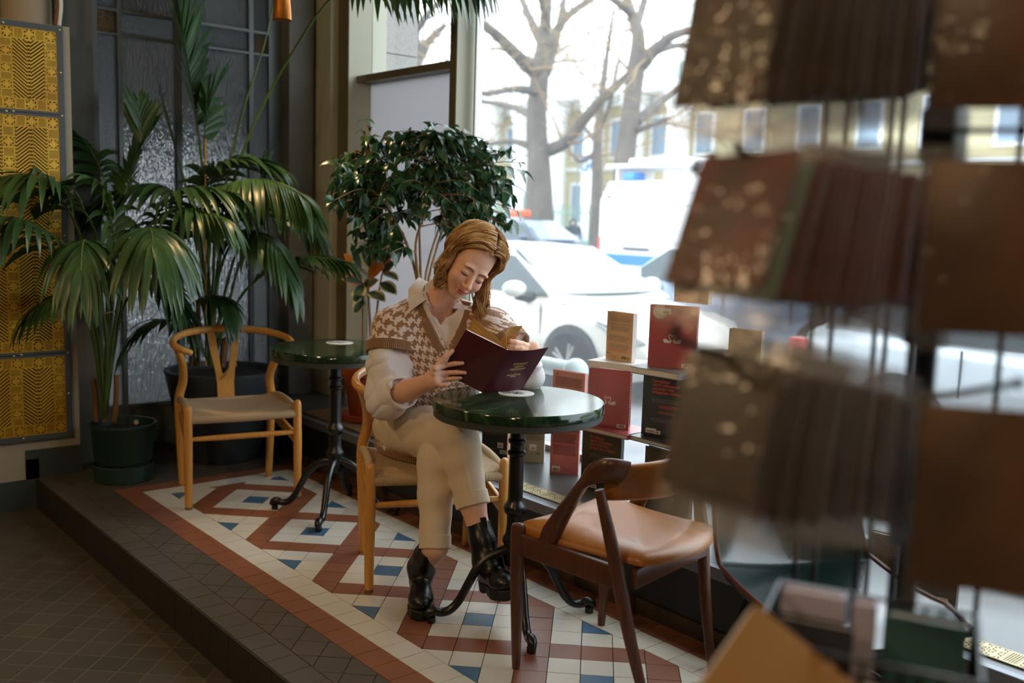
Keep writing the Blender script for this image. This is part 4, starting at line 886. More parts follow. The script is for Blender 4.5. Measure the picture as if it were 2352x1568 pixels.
for sx in (-1, 1):
    for sy in (-1, 1):
        b = MB(); b.tube([(sx*.13, sy*.11-.02, .43), (sx*.24, sy*.22-.02, 0)], [.012, .009], 10); b.build('leg', BLK, t)
    b = MB(); b.tube([(sx*.19, .145, .19), (sx*.19, -.185, .19)], .006, 8); b.build('brace', BLK, t)
# ================================================================ PLANTS
def leafmat(name, c1, c2, rough=.35, tr=.25, scale=6):
    m, nt, bsd, L = newmat(name); tc = nd(nt, 'ShaderNodeTexCoord'); n = nd(nt, 'ShaderNodeTexNoise'); n.inputs['Scale'].default_value = scale; n.inputs['Detail'].default_value = 2; L(tc.outputs['Object'], n.inputs[0])
    col = ramp(nt, n.outputs[0], [(.35, c1), (.65, c2)]); L(col, bsd.inputs['Base Color']); bsd.inputs['Roughness'].default_value = rough; bsd.inputs['Specular IOR Level'].default_value = .6
    t = nd(nt, 'ShaderNodeBsdfTranslucent'); L(col, t.inputs[0]); mx = nd(nt, 'ShaderNodeMixShader'); mx.inputs[0].default_value = tr; L(bsd.outputs[0], mx.inputs[1]); L(t.outputs[0], mx.inputs[2]); L(mx.outputs[0], nt.nodes['Material Output'].inputs[0]); return m
PALM = leafmat('palm_leaf', S(40, 72, 36), S(70, 104, 56), .36, .2, 4); STEM = mat('palm_stem', S(70, 92, 40), rough=.45, var=.2, vscale=8); SHEATH = mat('palm_sheath', S(120, 86, 48), rough=.85, var=.3, vscale=14, stretch=(4, 4, .6))
FIC = leafmat('ficus_leaf', S(34, 64, 40), S(62, 98, 60), .26, .22, 9); FBARK = mat('ficus_bark', S(150, 122, 90), rough=.85, var=.2, vscale=10)
SOIL = mat('potting_soil', S(44, 34, 26), rough=.95, var=.4, vscale=60, bump=.6, bscale=90)
POT_G = mat('pot_green_plastic', S(30, 58, 48), rough=.45); POT_B = mat('pot_charcoal', S(52, 60, 64), rough=.55, var=.06, vscale=3); TERRA = mat('terracotta', S(178, 84, 46), rough=.6, var=.1, vscale=5, bump=.05, bscale=40)
rp = random.Random(77)
def leaflet(b, p, d, side_n, L, w, droop, m=0, n=7, fold=.25):
    """a folded strap leaf from p along d, hanging under its weight"""
    pts = []; vel = V3(d).normalized(); q = V3(p); st = L/(n-1)
    for i in range(n):
        pts.append(q.copy()); vel = (vel+V3((0, 0, -droop*st/L*1.15))).normalized(); q = q+vel*st
    vs = []; W = [.35, .85, 1, .95, .78, .45, .03] if n == 7 else [.4, 1, .9, .5, .03]
    for i in range(n):
        T = (pts[min(i+1, n-1)]-pts[max(0, i-1)]).normalized(); a = T.cross(side_n)
        if a.length < .15: a = T.cross(V3((rp.uniform(-1, 1), rp.uniform(-1, 1), .3)))
        a.normalize(); up = a.cross(T); h = w*W[i]*.5
        vs += [pts[i]-a*h+up*h*fold, pts[i], pts[i]+a*h+up*h*fold]
    b.add(vs, [(3*i+k, 3*i+k+1, 3*i+k+4, 3*i+k+3) for i in range(n-1) for k in (0, 1)], m)
def frond(root, pts, start, n, L, w=.026, droop=1.0, spread=.75, r0=.009, twist=0.0, lift=.15):
    """pts: rachis points; leaflets grow from fraction 'start' to the tip"""
    P = smoothpath(pts, 8); N = len(P); b = MB(); b.tube(P, [r0*(1-.8*i/(N-1))+.0008 for i in range(N)], 6, m=1)
    for k in range(n):
        f = start+(1-start)*(k+.5)/n; x = f*(N-1); i = min(int(x), N-2); p = P[i].lerp(P[i+1], x-i); T = (P[i+1]-P[i]).normalized()
        S_ = T.cross(V3((0, 0, 1)))
        if S_.length < .2: S_ = T.cross(V3(CR))
        S_.normalize(); Nn = S_.cross(T).normalized(); g = (f-start)/(1-start); ll = L*(.55+.45*math.sin(PI*(.18+.72*g)))*rp.uniform(.9, 1.08)
        for s in (-1, 1):
            S2 = (S_*math.cos(twist)+Nn*math.sin(twist)*s)
            d = S2*s*(spread*(1.05-.75*g))+T*(.45+.75*g)+Nn*(lift+rp.uniform(-.08, .08))
            leaflet(b, p, d, Nn+V3((0, 0, .3)), ll, w*rp.uniform(.85, 1.1), droop*rp.uniform(.75, 1.2))
    d = (P[-1]-P[-3]).normalized(); leaflet(b, P[-1], d, V3((0, 0, 1)), L*.6, w*.8, droop)
    return b.build('frond', [PALM, STEM], root, world=True, smooth=60)
def pxpath(L): return [AT(*p) for p in L]
def soil_disc(root, r, c): b = MB(); b.lathe([(.0001, .004), (r*.6, .008), (r, 0)], c, 28); b.lathe([(r, 0), (.0001, -.01)], c, 28); return b.build('soil', SOIL, root, world=True)
# ---- kentia palm in the green pot
c = (-.645, 2.40, 0); c = (-.655, 2.47, 0)
t = thing('potted_palm', 'drooping kentia palm in a dark green plastic pot in front of the lattice panels', 'potted plant', c, 0, 'potted palms by the glazed door')
b = MB(); b.lathe([(.0001, .085), (.125, .085), (.135, .10), (.152, .27), (.157, .275), (.157, .285), (.150, .285), (.145, .24), (.0001, .235)], c, 40); b.build('pot', POT_G, t, world=True)
b = MB(); b.lathe([(.0001, 0), (.135, 0), (.14, .004), (.142, .078), (.138, .082), (.134, .078), (.13, .03), (.0001, .025)], c, 40); b.lathe([(.12, .03), (.122, .09)], c, 32); b.build('saucer', POT_G, t, world=True)
soil_disc(t, .146, (c[0], c[1], .245))
T0 = 4.86
for (x0, x1, y1, rr) in ((222, 215, 870, .013), (262, 268, 860, .014), (240, 246, 880, .012)):
    b = MB(); b.tube(smoothpath([AT(x0, 968, T0), AT((x0+x1)/2+2, 920, T0), AT(x1, y1, T0)], 4), rr, 9); b.build('cane', SHEATH, t, world=True)
B0 = (240, 966, T0)
F1 = [([B0, (228, 760, T0-.05), (190, 560, T0-.15), (130, 440, T0-.3), (60, 400, T0-.45), (-40, 420, T0-.6)], .5, 17, .34, 1.5),
      ([B0, (222, 740, T0), (180, 520, T0), (120, 390, T0-.05), (50, 335, T0-.1), (-40, 330, T0-.2)], .52, 17, .24, 1.9),
      ([B0, (250, 740, T0), (262, 560, T0+.05), (292, 430, T0+.08), (325, 330, T0+.1), (318, 262, T0+.12)], .52, 19, .20, .25),
      ([B0, (246, 720, T0), (250, 520, T0+.1), (235, 400, T0+.15), (190, 320, T0+.15), (150, 300, T0+.1)], .55, 15, .26, 1.3),
      ([B0, (262, 760, T0-.05), (290, 600, T0-.15), (330, 530, T0-.35), (346, 528, T0-.55), (352, 560, T0-.75)], .62, 15, .42, 1.9),
      ([B0, (228, 800, T0-.05), (205, 720, T0-.1), (160, 680, T0-.2), (110, 690, T0-.3), (60, 730, T0-.35)], .45, 13, .22, 1.4),
      ([B0, (215, 780, T0-.1), (170, 640, T0-.3), (100, 540, T0-.5), (30, 500, T0-.65), (-50, 520, T0-.8)], .5, 15, .32, 1.7),
      ([B0, (266, 780, T0), (300, 620, T0), (370, 480, T0-.1), (450, 430, T0-.15), (530, 440, T0-.2)], .5, 16, .34, 1.5),
      ([B0, (250, 760, T0+.05), (235, 600, T0+.1), (180, 470, T0+.1), (90, 470, T0+.05), (10, 560, T0)], .5, 15, .3, 1.5),
      ([B0, (245, 800, T0-.1), (225, 640, T0-.25), (200, 560, T0-.45), (190, 560, T0-.6), (185, 620, T0-.75)], .6, 12, .34, 1.8),
      ([B0, (252, 780, T0), (262, 640, T0), (258, 520, T0-.05), (230, 440, T0-.1), (170, 420, T0-.2)], .5, 15, .3, 1.4),
      ([B0, (258, 800, T0+.02), (290, 690, T0+.05), (350, 640, T0), (400, 680, T0-.05), (430, 740, T0-.05)], .5, 11, .24, 1.2)]
for pts, st, n, L, dr in F1: frond(t, pxpath(pts), st, int(n*1.25), L*1.1, .036, dr)
b = MB(); b.tube(smoothpath([AT(195, 716, T0-.06), AT(230, 720, T0-.12), AT(268, 714, T0-.06)], 5), .0035, 6); b.build('twine', mat('jute_twine', S(170, 130, 84), rough=.9), t, world=True)
b = MB(); M = frame3(AT(313, 969, T0-.02), V3(CR), V3((0, 0, 1))); b.lathe([(.0001, 0), (.012, 0), (.012, .003), (.0001, .003)], M=M, seg=16); b.build('pot_sticker', mat('sticker_pale', S(190, 186, 170), rough=.5), t, world=True)
# ---- tall kentia palm in the charcoal pot
c = (-.075, 2.62, 0)
t = thing('potted_palm', 'tall kentia palm in a big charcoal pot behind the empty wishbone chair', 'potted plant', c, 0, 'potted palms by the glazed door')
b = MB(); b.lathe([(.0001, 0), (.19, 0), (.2, .01), (.292, .46), (.298, .478), (.298, .488), (.270, .488), (.262, .46), (.0001, .44)], c, 56); b.build('pot', POT_B, t, world=True)
soil_disc(t, .262, (c[0], c[1], .452))
T1 = 5.2
for (x0, x1, y1, rr) in ((452, 455, 690, .013), (478, 492, 650, .015), (540, 520, 690, .012), (510, 520, 790, .018), (440, 440, 740, .014)):
    b = MB(); b.tube(smoothpath([AT(x0, 842, T1), AT((x0+x1)/2+2, 780, T1), AT(x1, y1, T1)], 4), rr, 9); b.build('cane', SHEATH, t, world=True)
B1 = (485, 842, T1)
F2 = [([B1, (480, 640, T1), (468, 420, T1), (448, 260, T1), (420, 90, T1-.05), (392, -60, T1-.1)], .56, 24, .40, .35),
      ([B1, (500, 640, T1), (530, 440, T1-.05), (600, 250, T1-.2), (735, 25, T1-.5), (830, -45, T1-.65), (960, -70, T1-.8), (1090, -60, T1-.95)], .70, 20, .30, 2.2),
      ([B1, (497, 650, T1), (518, 430, T1), (560, 250, T1), (610, 90, T1), (640, -60, T1), (650, -160, T1)], .9, 8, .3, 1.2),
      ([B1, (490, 640, T1-.05), (500, 480, T1-.15), (545, 420, T1-.3), (620, 415, T1-.45), (690, 445, T1-.6)], .5, 20, .34, 1.6),
      ([B1, (520, 740, T1), (570, 660, T1-.05), (640, 610, T1-.15), (710, 590, T1-.25), (785, 600, T1-.35)], .5, 14, .24, .9),
      ([B1, (470, 660, T1), (440, 500, T1), (380, 430, T1-.05), (290, 430, T1-.15), (200, 480, T1-.25)], .5, 17, .34, 1.4),
      ([B1, (475, 680, T1+.05), (460, 500, T1+.05), (480, 410, T1), (540, 370, T1-.05), (610, 375, T1-.1)], .5, 17, .30, .9),
      ([B1, (470, 720, T1-.1), (430, 600, T1-.25), (410, 520, T1-.4), (440, 480, T1-.55), (510, 500, T1-.7)], .5, 16, .32, 1.4),
      ([B1, (455, 780, T1-.1), (420, 745, T1-.15), (370, 735, T1-.2), (320, 760, T1-.25), (290, 800, T1-.25)], .4, 9, .2, 1.0),
      ([B1, (510, 700, T1), (550, 560, T1), (600, 480, T1), (660, 470, T1-.05), (720, 520, T1-.1)], .5, 16, .30, 1.5),
      ([B1, (480, 680, T1+.05), (440, 480, T1+.1), (400, 330, T1+.1), (345, 140, T1+.1), (292, 20, T1+.1), (280, -20, T1+.1)], .78, 12, .28, .4),
      ([B1, (480, 660, T1), (478, 480, T1), (470, 330, T1), (478, 250, T1), (500, 200, T1)], .6, 10, .22, .3),
      ([B1, (520, 720, T1), (545, 620, T1), (575, 540, T1), (590, 470, T1), (600, 400, T1)], .6, 10, .2, .3),
      ([B1, (475, 760, T1-.12), (470, 700, T1-.2), (490, 680, T1-.3), (520, 700, T1-.36), (530, 740, T1-.4)], .4, 10, .16, 1.2),
      ([B1, (490, 700, T1-.1), (520, 580, T1-.2), (570, 530, T1-.35), (630, 560, T1-.5), (670, 640, T1-.55)], .5, 15, .28, 1.5)]
for pts, st, n, L, dr in F2: frond(t, pxpath(pts), st, int(n*1.25), L*1.1, .037, dr)
b = MB(); b.tube([AT(473, 840, T1-.03), AT(472, 320, T1-.03)], .005, 8); b.build('cane_stake', mat('bamboo_stake', S(190, 140, 96), rough=.6), t, world=True)

# ---- plants on the ledge: variegated rubber plant, weeping fig
def terracotta_pot(c, k=1.0):
    t = [(.0001, .012), (.10*k, .012), (.104*k, .02), (.138*k, .24*k), (.150*k, .245*k), (.152*k, .30*k), (.146*k, .304*k), (.138*k, .296*k), (.134*k, .26*k), (.0001, .255*k)]
    s = [(.0001, .0), (.12*k, .0), (.135*k, .004), (.148*k, .03), (.150*k, .036), (.142*k, .036), (.13*k, .012), (.0001, .011)]
    return t, s
RV_G, RV_E, RV_P = leafmat('rubber_leaf_green', S(46, 74, 52), S(80, 104, 74), .3, .15), leafmat('rubber_leaf_cream', S(190, 180, 120), S(206, 196, 140), .3, .2), leafmat('rubber_leaf_pink', S(176, 92, 70), S(196, 120, 90), .3, .25)
RV_O = leafmat('rubber_leaf_orange', S(170, 90, 24), S(200, 140, 40), .35, .3)
c = (.455, 1.965, .262); k = .98
JUTE = mat('jute_mat', S(120, 92, 60), rough=.95, var=.35, vscale=60, bump=.8, bscale=120)
t = thing('jute_mat', 'braided brown jute mat on the ledge under the terracotta saucer', 'mat', (c[0], c[1], .2605)); b = MB(); M = Matrix.Rotation(.0, 4, 'Z'); b.bbox((-.2, -.45, 0), (.17, .36, .008), .004); b.build('mat', JUTE, t)
c = (c[0], c[1], .2695)
t = thing('rubber_plant', 'variegated rubber plant with cream and pink edged leaves in a terracotta pot', 'potted plant', c)
pt, sc = terracotta_pot(c, k); b = MB(); b.lathe(pt, c, 40); b.build('pot', TERRA, t, world=True); b = MB(); b.lathe(sc, c, 40); b.build('saucer', TERRA, t, world=True); soil_disc(t, .132*k, (c[0], c[1], c[2]+.262*k))
tr_ = 5.2
for pts in (((836, 838), (834, 760), (833, 690), (828, 630)), ((852, 838), (850, 740), (846, 660), (850, 610)), ((842, 838), (862, 740), (872, 660), (880, 620))):
    b = MB(); b.tube(smoothpath([AT(x, y, tr_+.01*i) for i, (x, y) in enumerate(pts)], 4), [.007]*5+[.006]*4+[.005]*4, 8); b.build('stem', FBARK, t, world=True)
def bigleaf(root, p, d, nrm, L, w, mats, curl=.4):
    n = 9; b = MB(); q = V3(p); vel = V3(d).normalized(); pts = []
    for i in range(n): pts.append(q.copy()); vel = (vel+V3((0, 0, -curl/n))).normalized(); q = q+vel*L/(n-1)
    W = [.12, .5, .82, .97, 1, .92, .72, .4, .02]; vs = []; rw = [-1, -.62, -.05, .05, .62, 1]
    for i in range(n):
        T = (pts[min(i+1, n-1)]-pts[max(0, i-1)]).normalized(); a = T.cross(V3(nrm)).normalized(); up = a.cross(T)
        for r in rw: vs.append(pts[i]+a*(r*w*W[i]*.5)+up*(abs(r)*w*W[i]*.12))
    fs = []; ms = []
    for i in range(n-1):
        for j in range(5): fs.append((6*i+j, 6*i+j+1, 6*i+j+7, 6*i+j+6)); ms.append(1 if j in (0, 4) or i > 6 else 0)
    b.v = [tuple(x) for x in vs]; b.f = fs; b.m = ms; return b.build('leaf', mats, root, world=True, smooth=60)
LV = [((828, 622), (808, 552), 0, 0, .5), ((833, 650), (787, 632), 0, 2, .3), ((834, 650), (812, 690), 0, 1, .3), ((833, 660), (862, 640), .1, 2, .4), ((834, 690), (818, 668), -.1, 1, .2), ((834, 690), (815, 712), -.1, 1, .2), ((846, 640), (880, 590), .05, 3, .2), ((850, 610), (872, 572), .1, 3, .3), ((846, 672), (885, 676), 0, 1, .5), ((872, 650), (912, 660), 0, 1, .5), ((850, 615), (835, 560), .1, 1, .2), ((828, 625), (795, 580), .12, 3, .3),
      ((880, 622), (905, 600), .05, 2, .3), ((878, 625), (914, 634), 0, 1, .3), ((850, 640), (905, 560), .12, 2, .3), ((880, 620), (870, 575), .15, 3, .3)]
for (a, e, dz, kind, curl) in LV:
    A, E_ = V3(AT(a[0], a[1], tr_)), V3(AT(e[0], e[1], tr_-.12+dz)); d = E_-A
    bigleaf(t, A, d, V3(-_fw)+V3((rp.uniform(-.4, .4), rp.uniform(-.4, .4), rp.uniform(.2, .8))), max(.10, d.length*1.05), rp.uniform(.055, .075), [(RV_G, RV_E), (RV_G, RV_E), (RV_G, RV_P), (RV_O, RV_O)][kind], curl)
# weeping fig
c = (.50, 1.50, .262); tf = 4.72
t = thing('weeping_fig', 'bushy weeping fig with glossy green leaves on the ledge behind the woman', 'potted plant', c)
pt, sc = terracotta_pot(c, .92); b = MB(); b.lathe(pt, c, 40); b.build('pot', TERRA, t, world=True); b = MB(); b.lathe(sc, c, 40); b.build('saucer', TERRA, t, world=True); soil_disc(t, .12, (c[0], c[1], c[2]+.24))
base = V3((c[0], c[1], c[2]+.24)); b = MB(); tips = []
MAIN = [[(975, 680, 0), (985, 600, .02), (1010, 520, .03), (1040, 450, 0), (1080, 400, -.05)], [(970, 680, .02), (965, 590, .05), (962, 500, .1), (955, 420, .12), (950, 350, .1)], [(972, 680, 0), (945, 590, -.02), (915, 520, -.05), (880, 460, -.1), (835, 420, -.12)], [(980, 690, .03), (1000, 580, .08), (1030, 500, .14), (1075, 440, .18), (1120, 420, .2)], [(968, 690, -.02), (955, 560, -.06), (985, 470, -.14), (1000, 390, -.18), (1010, 330, -.2)], [(965, 690, .0), (935, 560, .1), (890, 480, .16), (850, 400, .18), (835, 340, .16)]]
def clampx(p): p = V3(p); p.x = min(p.x, .79); return p
for L in MAIN:
    P = [base+V3((rp.uniform(-.03, .03), rp.uniform(-.03, .03), 0))]+[clampx(AT(x, y, tf+d)) for x, y, d in L]; P2 = smoothpath(P, 5); b.tube(P2, [.009*(1-.75*i/(len(P2)-1)) for i in range(len(P2))], 7); tips += P2[8:]
CROWN = []
def inside(x, y):
    e = ((x-985)/232)**2+((y-420)/(128 if y < 420 else 125))**2
    if e < 1 and not (y > 520 and abs(x-960) < 55): return True
    return (800 < x < 900 and 470 < y < 590 and x-800 > (y-470)*.1) or (1090 < x < 1190 and 400 < y < 520)
lb = MB(); n_l = 0
while n_l < 330:
    x, y = rp.uniform(752, 1222), rp.uniform(285, 600)
    if not inside(x, y): continue
    tip = clampx(AT(x, y, tf+rp.uniform(-.30, .30))); s = min(tips, key=lambda q: (q-tip).length+ (.1 if q.z > tip.z+.05 else 0)); mid = s.lerp(tip, .5)+V3((rp.uniform(-.02, .02), rp.uniform(-.02, .02), .03))
    P2 = smoothpath([s, mid, tip], 4); b.tube(P2, [.0032*(1-.6*i/8) for i in range(9)], 4, caps=False); n_l += 1
    for k in range(rp.randint(5, 8)):
        i = rp.randint(3, 8); p = P2[i]; d = (tip-s).normalized()*.5+V3((rp.gauss(0, .6), rp.gauss(0, .6), rp.gauss(-.15, .35)))
        L_ = rp.uniform(.052, .088); w_ = L_*rp.uniform(.42, .54); leaflet(lb, p, d, V3((rp.gauss(0, .5), rp.gauss(0, .5), 1)), L_, w_, rp.uniform(.6, 1.8), n=5, fold=.22)
for (x, y) in ((830, 300), (838, 275), (828, 318), (845, 290)):
    p = clampx(AT(x, y, tf+.1)); b.tube(smoothpath([clampx(AT(850, 360, tf+.12)), p], 4), .002, 4)
    for k in range(2): leaflet(lb, p, (rp.gauss(0, .6), rp.gauss(0, .6), .1), V3((rp.gauss(0, .5), rp.gauss(0, .5), 1)), .06, .026, .8, n=5)
b.build('branches', FBARK, t, world=True); lb.build('foliage', FIC, t, world=True, smooth=60)
# ================================================================ BOOKS STACKED ON THE LEDGE
BK = {k: mat('cover_'+k, c, rough=r, coat=ct, var=.05, vscale=4) for k, c, r, ct in (('pink', S(176, 84, 84), .3, .4), ('rose', S(196, 112, 108), .4, .2), ('black', S(30, 28, 28), .35, .3), ('cream', S(206, 172, 130), .5, 0), ('olive', S(150, 142, 112), .5, 0), ('white', S(222, 218, 212), .45, 0), ('peach', S(206, 140, 104), .4, .1), ('grey', S(96, 94, 92), .4, .1), ('palepink', S(212, 158, 148), .45, 0))}
PAGES = mat('book_pages', S(224, 218, 210), rough=.8, var=.05, vscale=30, stretch=(1, 1, 40))
I_D, I_O, I_W, I_G, I_B = mat('ink_dark', S(52, 44, 42), rough=.6), mat('ink_orange', S(200, 84, 52), rough=.6), mat('ink_white', S(222, 214, 204), rough=.5), mat('ink_grey', S(120, 112, 108), rough=.6), mat('ink_blue', S(50, 60, 110), rough=.6)
INKS = [I_D, I_O, I_W, I_G, I_B]
def lines(b, M, x0, x1, ys, hh, m, seed, z, ragged=.25, center=False):
    r = random.Random(seed)
    for y in ys:
        e = x1-(x1-x0)*r.uniform(0, ragged); a = x0
        if center: q = (x1-e)/2; a, e = x0+q, x1-q
        while a < e-.002:
            w_ = min(r.uniform(.004, .014), e-a); b.add([M @ V3(p) for p in ((a, y, z), (a+w_, y, z), (a+w_, y+hh, z), (a, y+hh, z))], [(0, 1, 2, 3)], m); a += w_+.0016
def quad(b, M, x0, x1, y0, y1, m, z): b.add([M @ V3(p) for p in ((x0, y0, z), (x1, y0, z), (x1, y1, z), (x0, y1, z))], [(0, 1, 2, 3)], m)
def words(b, M, txt, x, y, size, m, z, align='LEFT', bold=0.0, line=1.0):
    vs, fs = text_mesh(txt, size, align, bold, 1.0, line); b.add([M @ V3((p[0]+x, p[1]+y, z)) for p in vs], fs, m)
def swan(b, M, cx, cy, s, m, z):
    for f in (-1, 1):
        P = [(f*.62, -.05), (f*.55, -.28), (f*.12, -.28), (f*.03, -.16), (f*.06, -.04), (f*.22, -.14), (f*.4, -.02)]
        vs = [M @ V3((cx+x*s, cy+y*s, z)) for x, y in P]; b.add(vs, [tuple(range(7)) if f < 0 else tuple(range(6, -1, -1))], m)
        nk = smoothpath([(f*.10, -.12, 0), (f*.20, .06, 0), (f*.22, .2, 0), (f*.13, .27, 0), (f*.05, .2, 0), (f*.03, .12, 0)], 4); w_ = .035
        for i in range(len(nk)-1):
            d = (nk[i+1]-nk[i]).normalized(); n_ = V3((-d.y, d.x, 0))*w_; q = [nk[i]-n_, nk[i+1]-n_, nk[i+1]+n_, nk[i]+n_]
            b.add([M @ V3((cx+p.x*s, cy+p.y*s, z)) for p in q], [(0, 1, 2, 3)], m)
def book(label, M, w, h, th, cover, style=None, grp=None, spine=None, soft=False):
    """standing book: x to the viewer's right, y up, z towards the viewer (the shown board is at z=0, the block behind it); spine on the right"""
    t = thing('book', label, 'book', tuple(M @ V3((w/2, 0, -th/2))), 0, grp); c = .0022 if not soft else .0008
    b = MB(); b.box((0, 0, -c), (w, h, 0), 0, M); b.box((0, 0, -th), (w, h, -th+c), 0, M); b.box((w-c, 0, -th+c), (w, h, -c), 0, M); b.build('cover', cover, t, world=True, smooth=0)
    b = MB(); b.box((.004, .004, -th+c+.0003), (w-c-.0003, h-.004, -c-.0003), 0, M); b.build('page_block', PAGES, t, world=True, smooth=0)
    b = MB(); z = .0004
    if style == 'swan':
        swan(b, M, w*.48, h*.47, w*.32, 2, z); quad(b, M, w*.72, w*.93, h*.02, h*.085, 2, z)
        bars(b, w*.75, w*.9, h*.03, h*.075, M, 0, .0007, 5); quad(b, M, w*.04, w*.24, h*.03, h*.09, 2, z); bars(b, w*.07, w*.21, h*.035, h*.06, M, 0, .0007, 7)
        Ms = M @ Matrix.Translation((w+.0004, 0, 0)) @ Matrix.Rotation(PI/2, 4, 'Y'); r = random.Random(9); y = h*.06
        while y < h*.92: k = r.uniform(.004, .012); quad(b, Ms, th*.25, th*.75, y, y+k, 0, 0); y += k+.004
    elif style == 'swan_price':
        swan(b, M, w*.5, h*.47, w*.32, 2, z); b.lathe([(.0001, 0), (w*.15, 0)], (0, 0, 0), 28, 2, M @ Matrix.Translation((w*.22, h*.89, z))); quad(b, M, w*.24, w*.44, h*.86, h*.95, 2, .0006); bars(b, w*.27, w*.41, h*.87, h*.91, M, 0, .0009, 6)
        quad(b, M, w*.72, w*.93, h*.02, h*.085, 2, z); bars(b, w*.75, w*.9, h*.03, h*.075, M, 0, .0007, 5)
        Ms = M @ Matrix.Translation((w+.0004, 0, 0)) @ Matrix.Rotation(PI/2, 4, 'Y'); r = random.Random(19); y = h*.06
        while y < h*.92: k = r.uniform(.004, .012); quad(b, Ms, th*.25, th*.75, y, y+k, 0, 0); y += k+.004
    elif style == 'peter':
        words(b, M, 'Петербург\nчасто называют\n«музеем под\nоткрытым небом»', w*.2, h*.89, h*.062, 1, z, bold=.0004, line=.95)
        lines(b, M, w*.2, w*.86, [h*(.62-.018*i) for i in range(4)], .0016, 3, 3, z); lines(b, M, w*.36, w*.8, [h*(.52-.02*i) for i in range(3)], .002, 1, 4, z); lines(b, M, w*.36, w*.8, [h*(.41-.02*i) for i in range(2)], .002, 1, 5, z)
        lines(b, M, w*.2, w*.8, [h*(.3-.017*i) for i in range(4)], .0015, 3, 6, z); quad(b, M, w*.1, w*.32, h*.05, h*.13, 2, z); quad(b, M, w*.28, w*.42, h*.045, h*.105, 2, .0006); bars(b, w*.13, w*.29, h*.06, h*.1, M, 0, .0008, 8); bars(b, w*.31, w*.4, h*.055, h*.09, M, 0, .0009, 9)
    elif style == 'dark_low':
        quad(b, M, w*.62, w*.84, h*.24, h*.36, 2, z); bars(b, w*.65, w*.81, h*.26, h*.32, M, 0, .0008, 3); quad(b, M, w*.08, w*.7, h*.205, h*.211, 3, z); quad(b, M, w*.72, w*.98, h*.12, h*.2, 2, z); bars(b, w*.75, w*.95, h*.13, h*.18, M, 0, .0008, 4)
        lines(b, M, w*.1, w*.9, [h*(.9-.03*i) for i in range(14)], .0014, 3, 11, z)
    elif style == 'spot':
        b.lathe([(.0001, 0), (.016, 0)], (0, 0, 0), 28, 3, M @ Matrix.Translation((w*.62, h*.28, z))); lines(b, M, w*.2, w*.6, [h*(.4-.03*i) for i in range(4)], .0014, 3, 12, z); quad(b, M, w*.1, w*.22, h*.2, h*.3, 3, z)
    elif style == 'year':
        lines(b, M, w*.1, w*.92, [h*(.93-.022*i) for i in range(20)], .0016, 0, 13, z); quad(b, M, w*.3, w*.62, h*.28, h*.42, 2, z); bars(b, w*.36, w*.56, h*.3, h*.36, M, 0, .0008, 2); quad(b, M, w*.1, w*.2, h*.2, h*.34, 3, z)
        words(b, M, '1929–', w*.60, h*.19, h*.05, 0, z, bold=.0005); Ms = M @ Matrix.Translation((w+.0004, 0, 0)) @ Matrix.Rotation(PI/2, 4, 'Y')
        for tx, yy in (('29', .72), ('39', .12)): words(b, Ms, tx, th*.1, h*yy, th*.55, 0, 0)
        for tx, yy in (('19', .84), ('19', .22)): words(b, Ms, tx, th*.35, h*yy, th*.5, 0, 0)
    elif style == 'text':
        words(b, M, '"', w*.12, h*.86, h*.10, 0, z, bold=.001); lines(b, M, w*.1, w*.94, [h*(.86-.019*i) for i in range(11)], .0017, 0, 14, z, .1); lines(b, M, w*.1, w*.94, [h*(.62-.019*i) for i in range(12)], .0017, 0, 15, z, .1)
        quad(b, M, w*.08, w*.36, h*.05, h*.16, 2, z); bars(b, w*.12, w*.33, h*.06, h*.115, M, 0, .0007, 16); quad(b, M, w*.47, w*.5, h*.095, h*.11, 4, z); lines(b, M, w*.52, w*.7, [h*.098], .0018, 4, 17, z)
    elif style == 'blurb':
        for k, (ya, n, ink) in enumerate(((.91, 1, 1), (.87, 4, 3), (.76, 2, 3), (.70, 5, 3), (.50, 5, 3), (.385, 1, 1), (.33, 5, 3), (.22, 3, 1))):
            lines(b, M, w*.1, w*.92, [h*(ya-.022*i) for i in range(n)], .0015, ink, 30+k, z, .2, center=k in (0, 1, 2, 3))
        quad(b, M, w*.05, w*.09, h*.115, h*.145, 0, z); lines(b, M, w*.1, w*.22, [h*.12], .002, 0, 40, z); lines(b, M, w*.06, w*.5, [h*(.08-.02*i) for i in range(3)], .0012, 1, 41, z); bars(b, w*.62, w*.82, h*.045, h*.10, M, 0, z, 42); bars(b, w*.86, w*.92, h*.045, h*.10, M, 0, z, 43, 8)
    if b.f: b.build('print', INKS, t, world=True, smooth=0)
    if spine: b = MB(); b.box((w, 0.0005, -th+.0005), (w+.0003, h-.0005, -.0005), 0, M); b.build('spine', spine, t, world=True, smooth=0)
    return t
def stand(label, bl, br, z, h, th, cover, style, w=None, spine=None, grp='books stacked on the window ledge', soft=False):
    P0, P1 = V3(ONZ(*bl, z)), V3(ONZ(*br, z)); ex = (P1-P0); W_ = w or ex.length
    return book(label, frame3(P0, ex, (0, 0, 1)), W_, h, th, cover, style, grp, spine, soft)
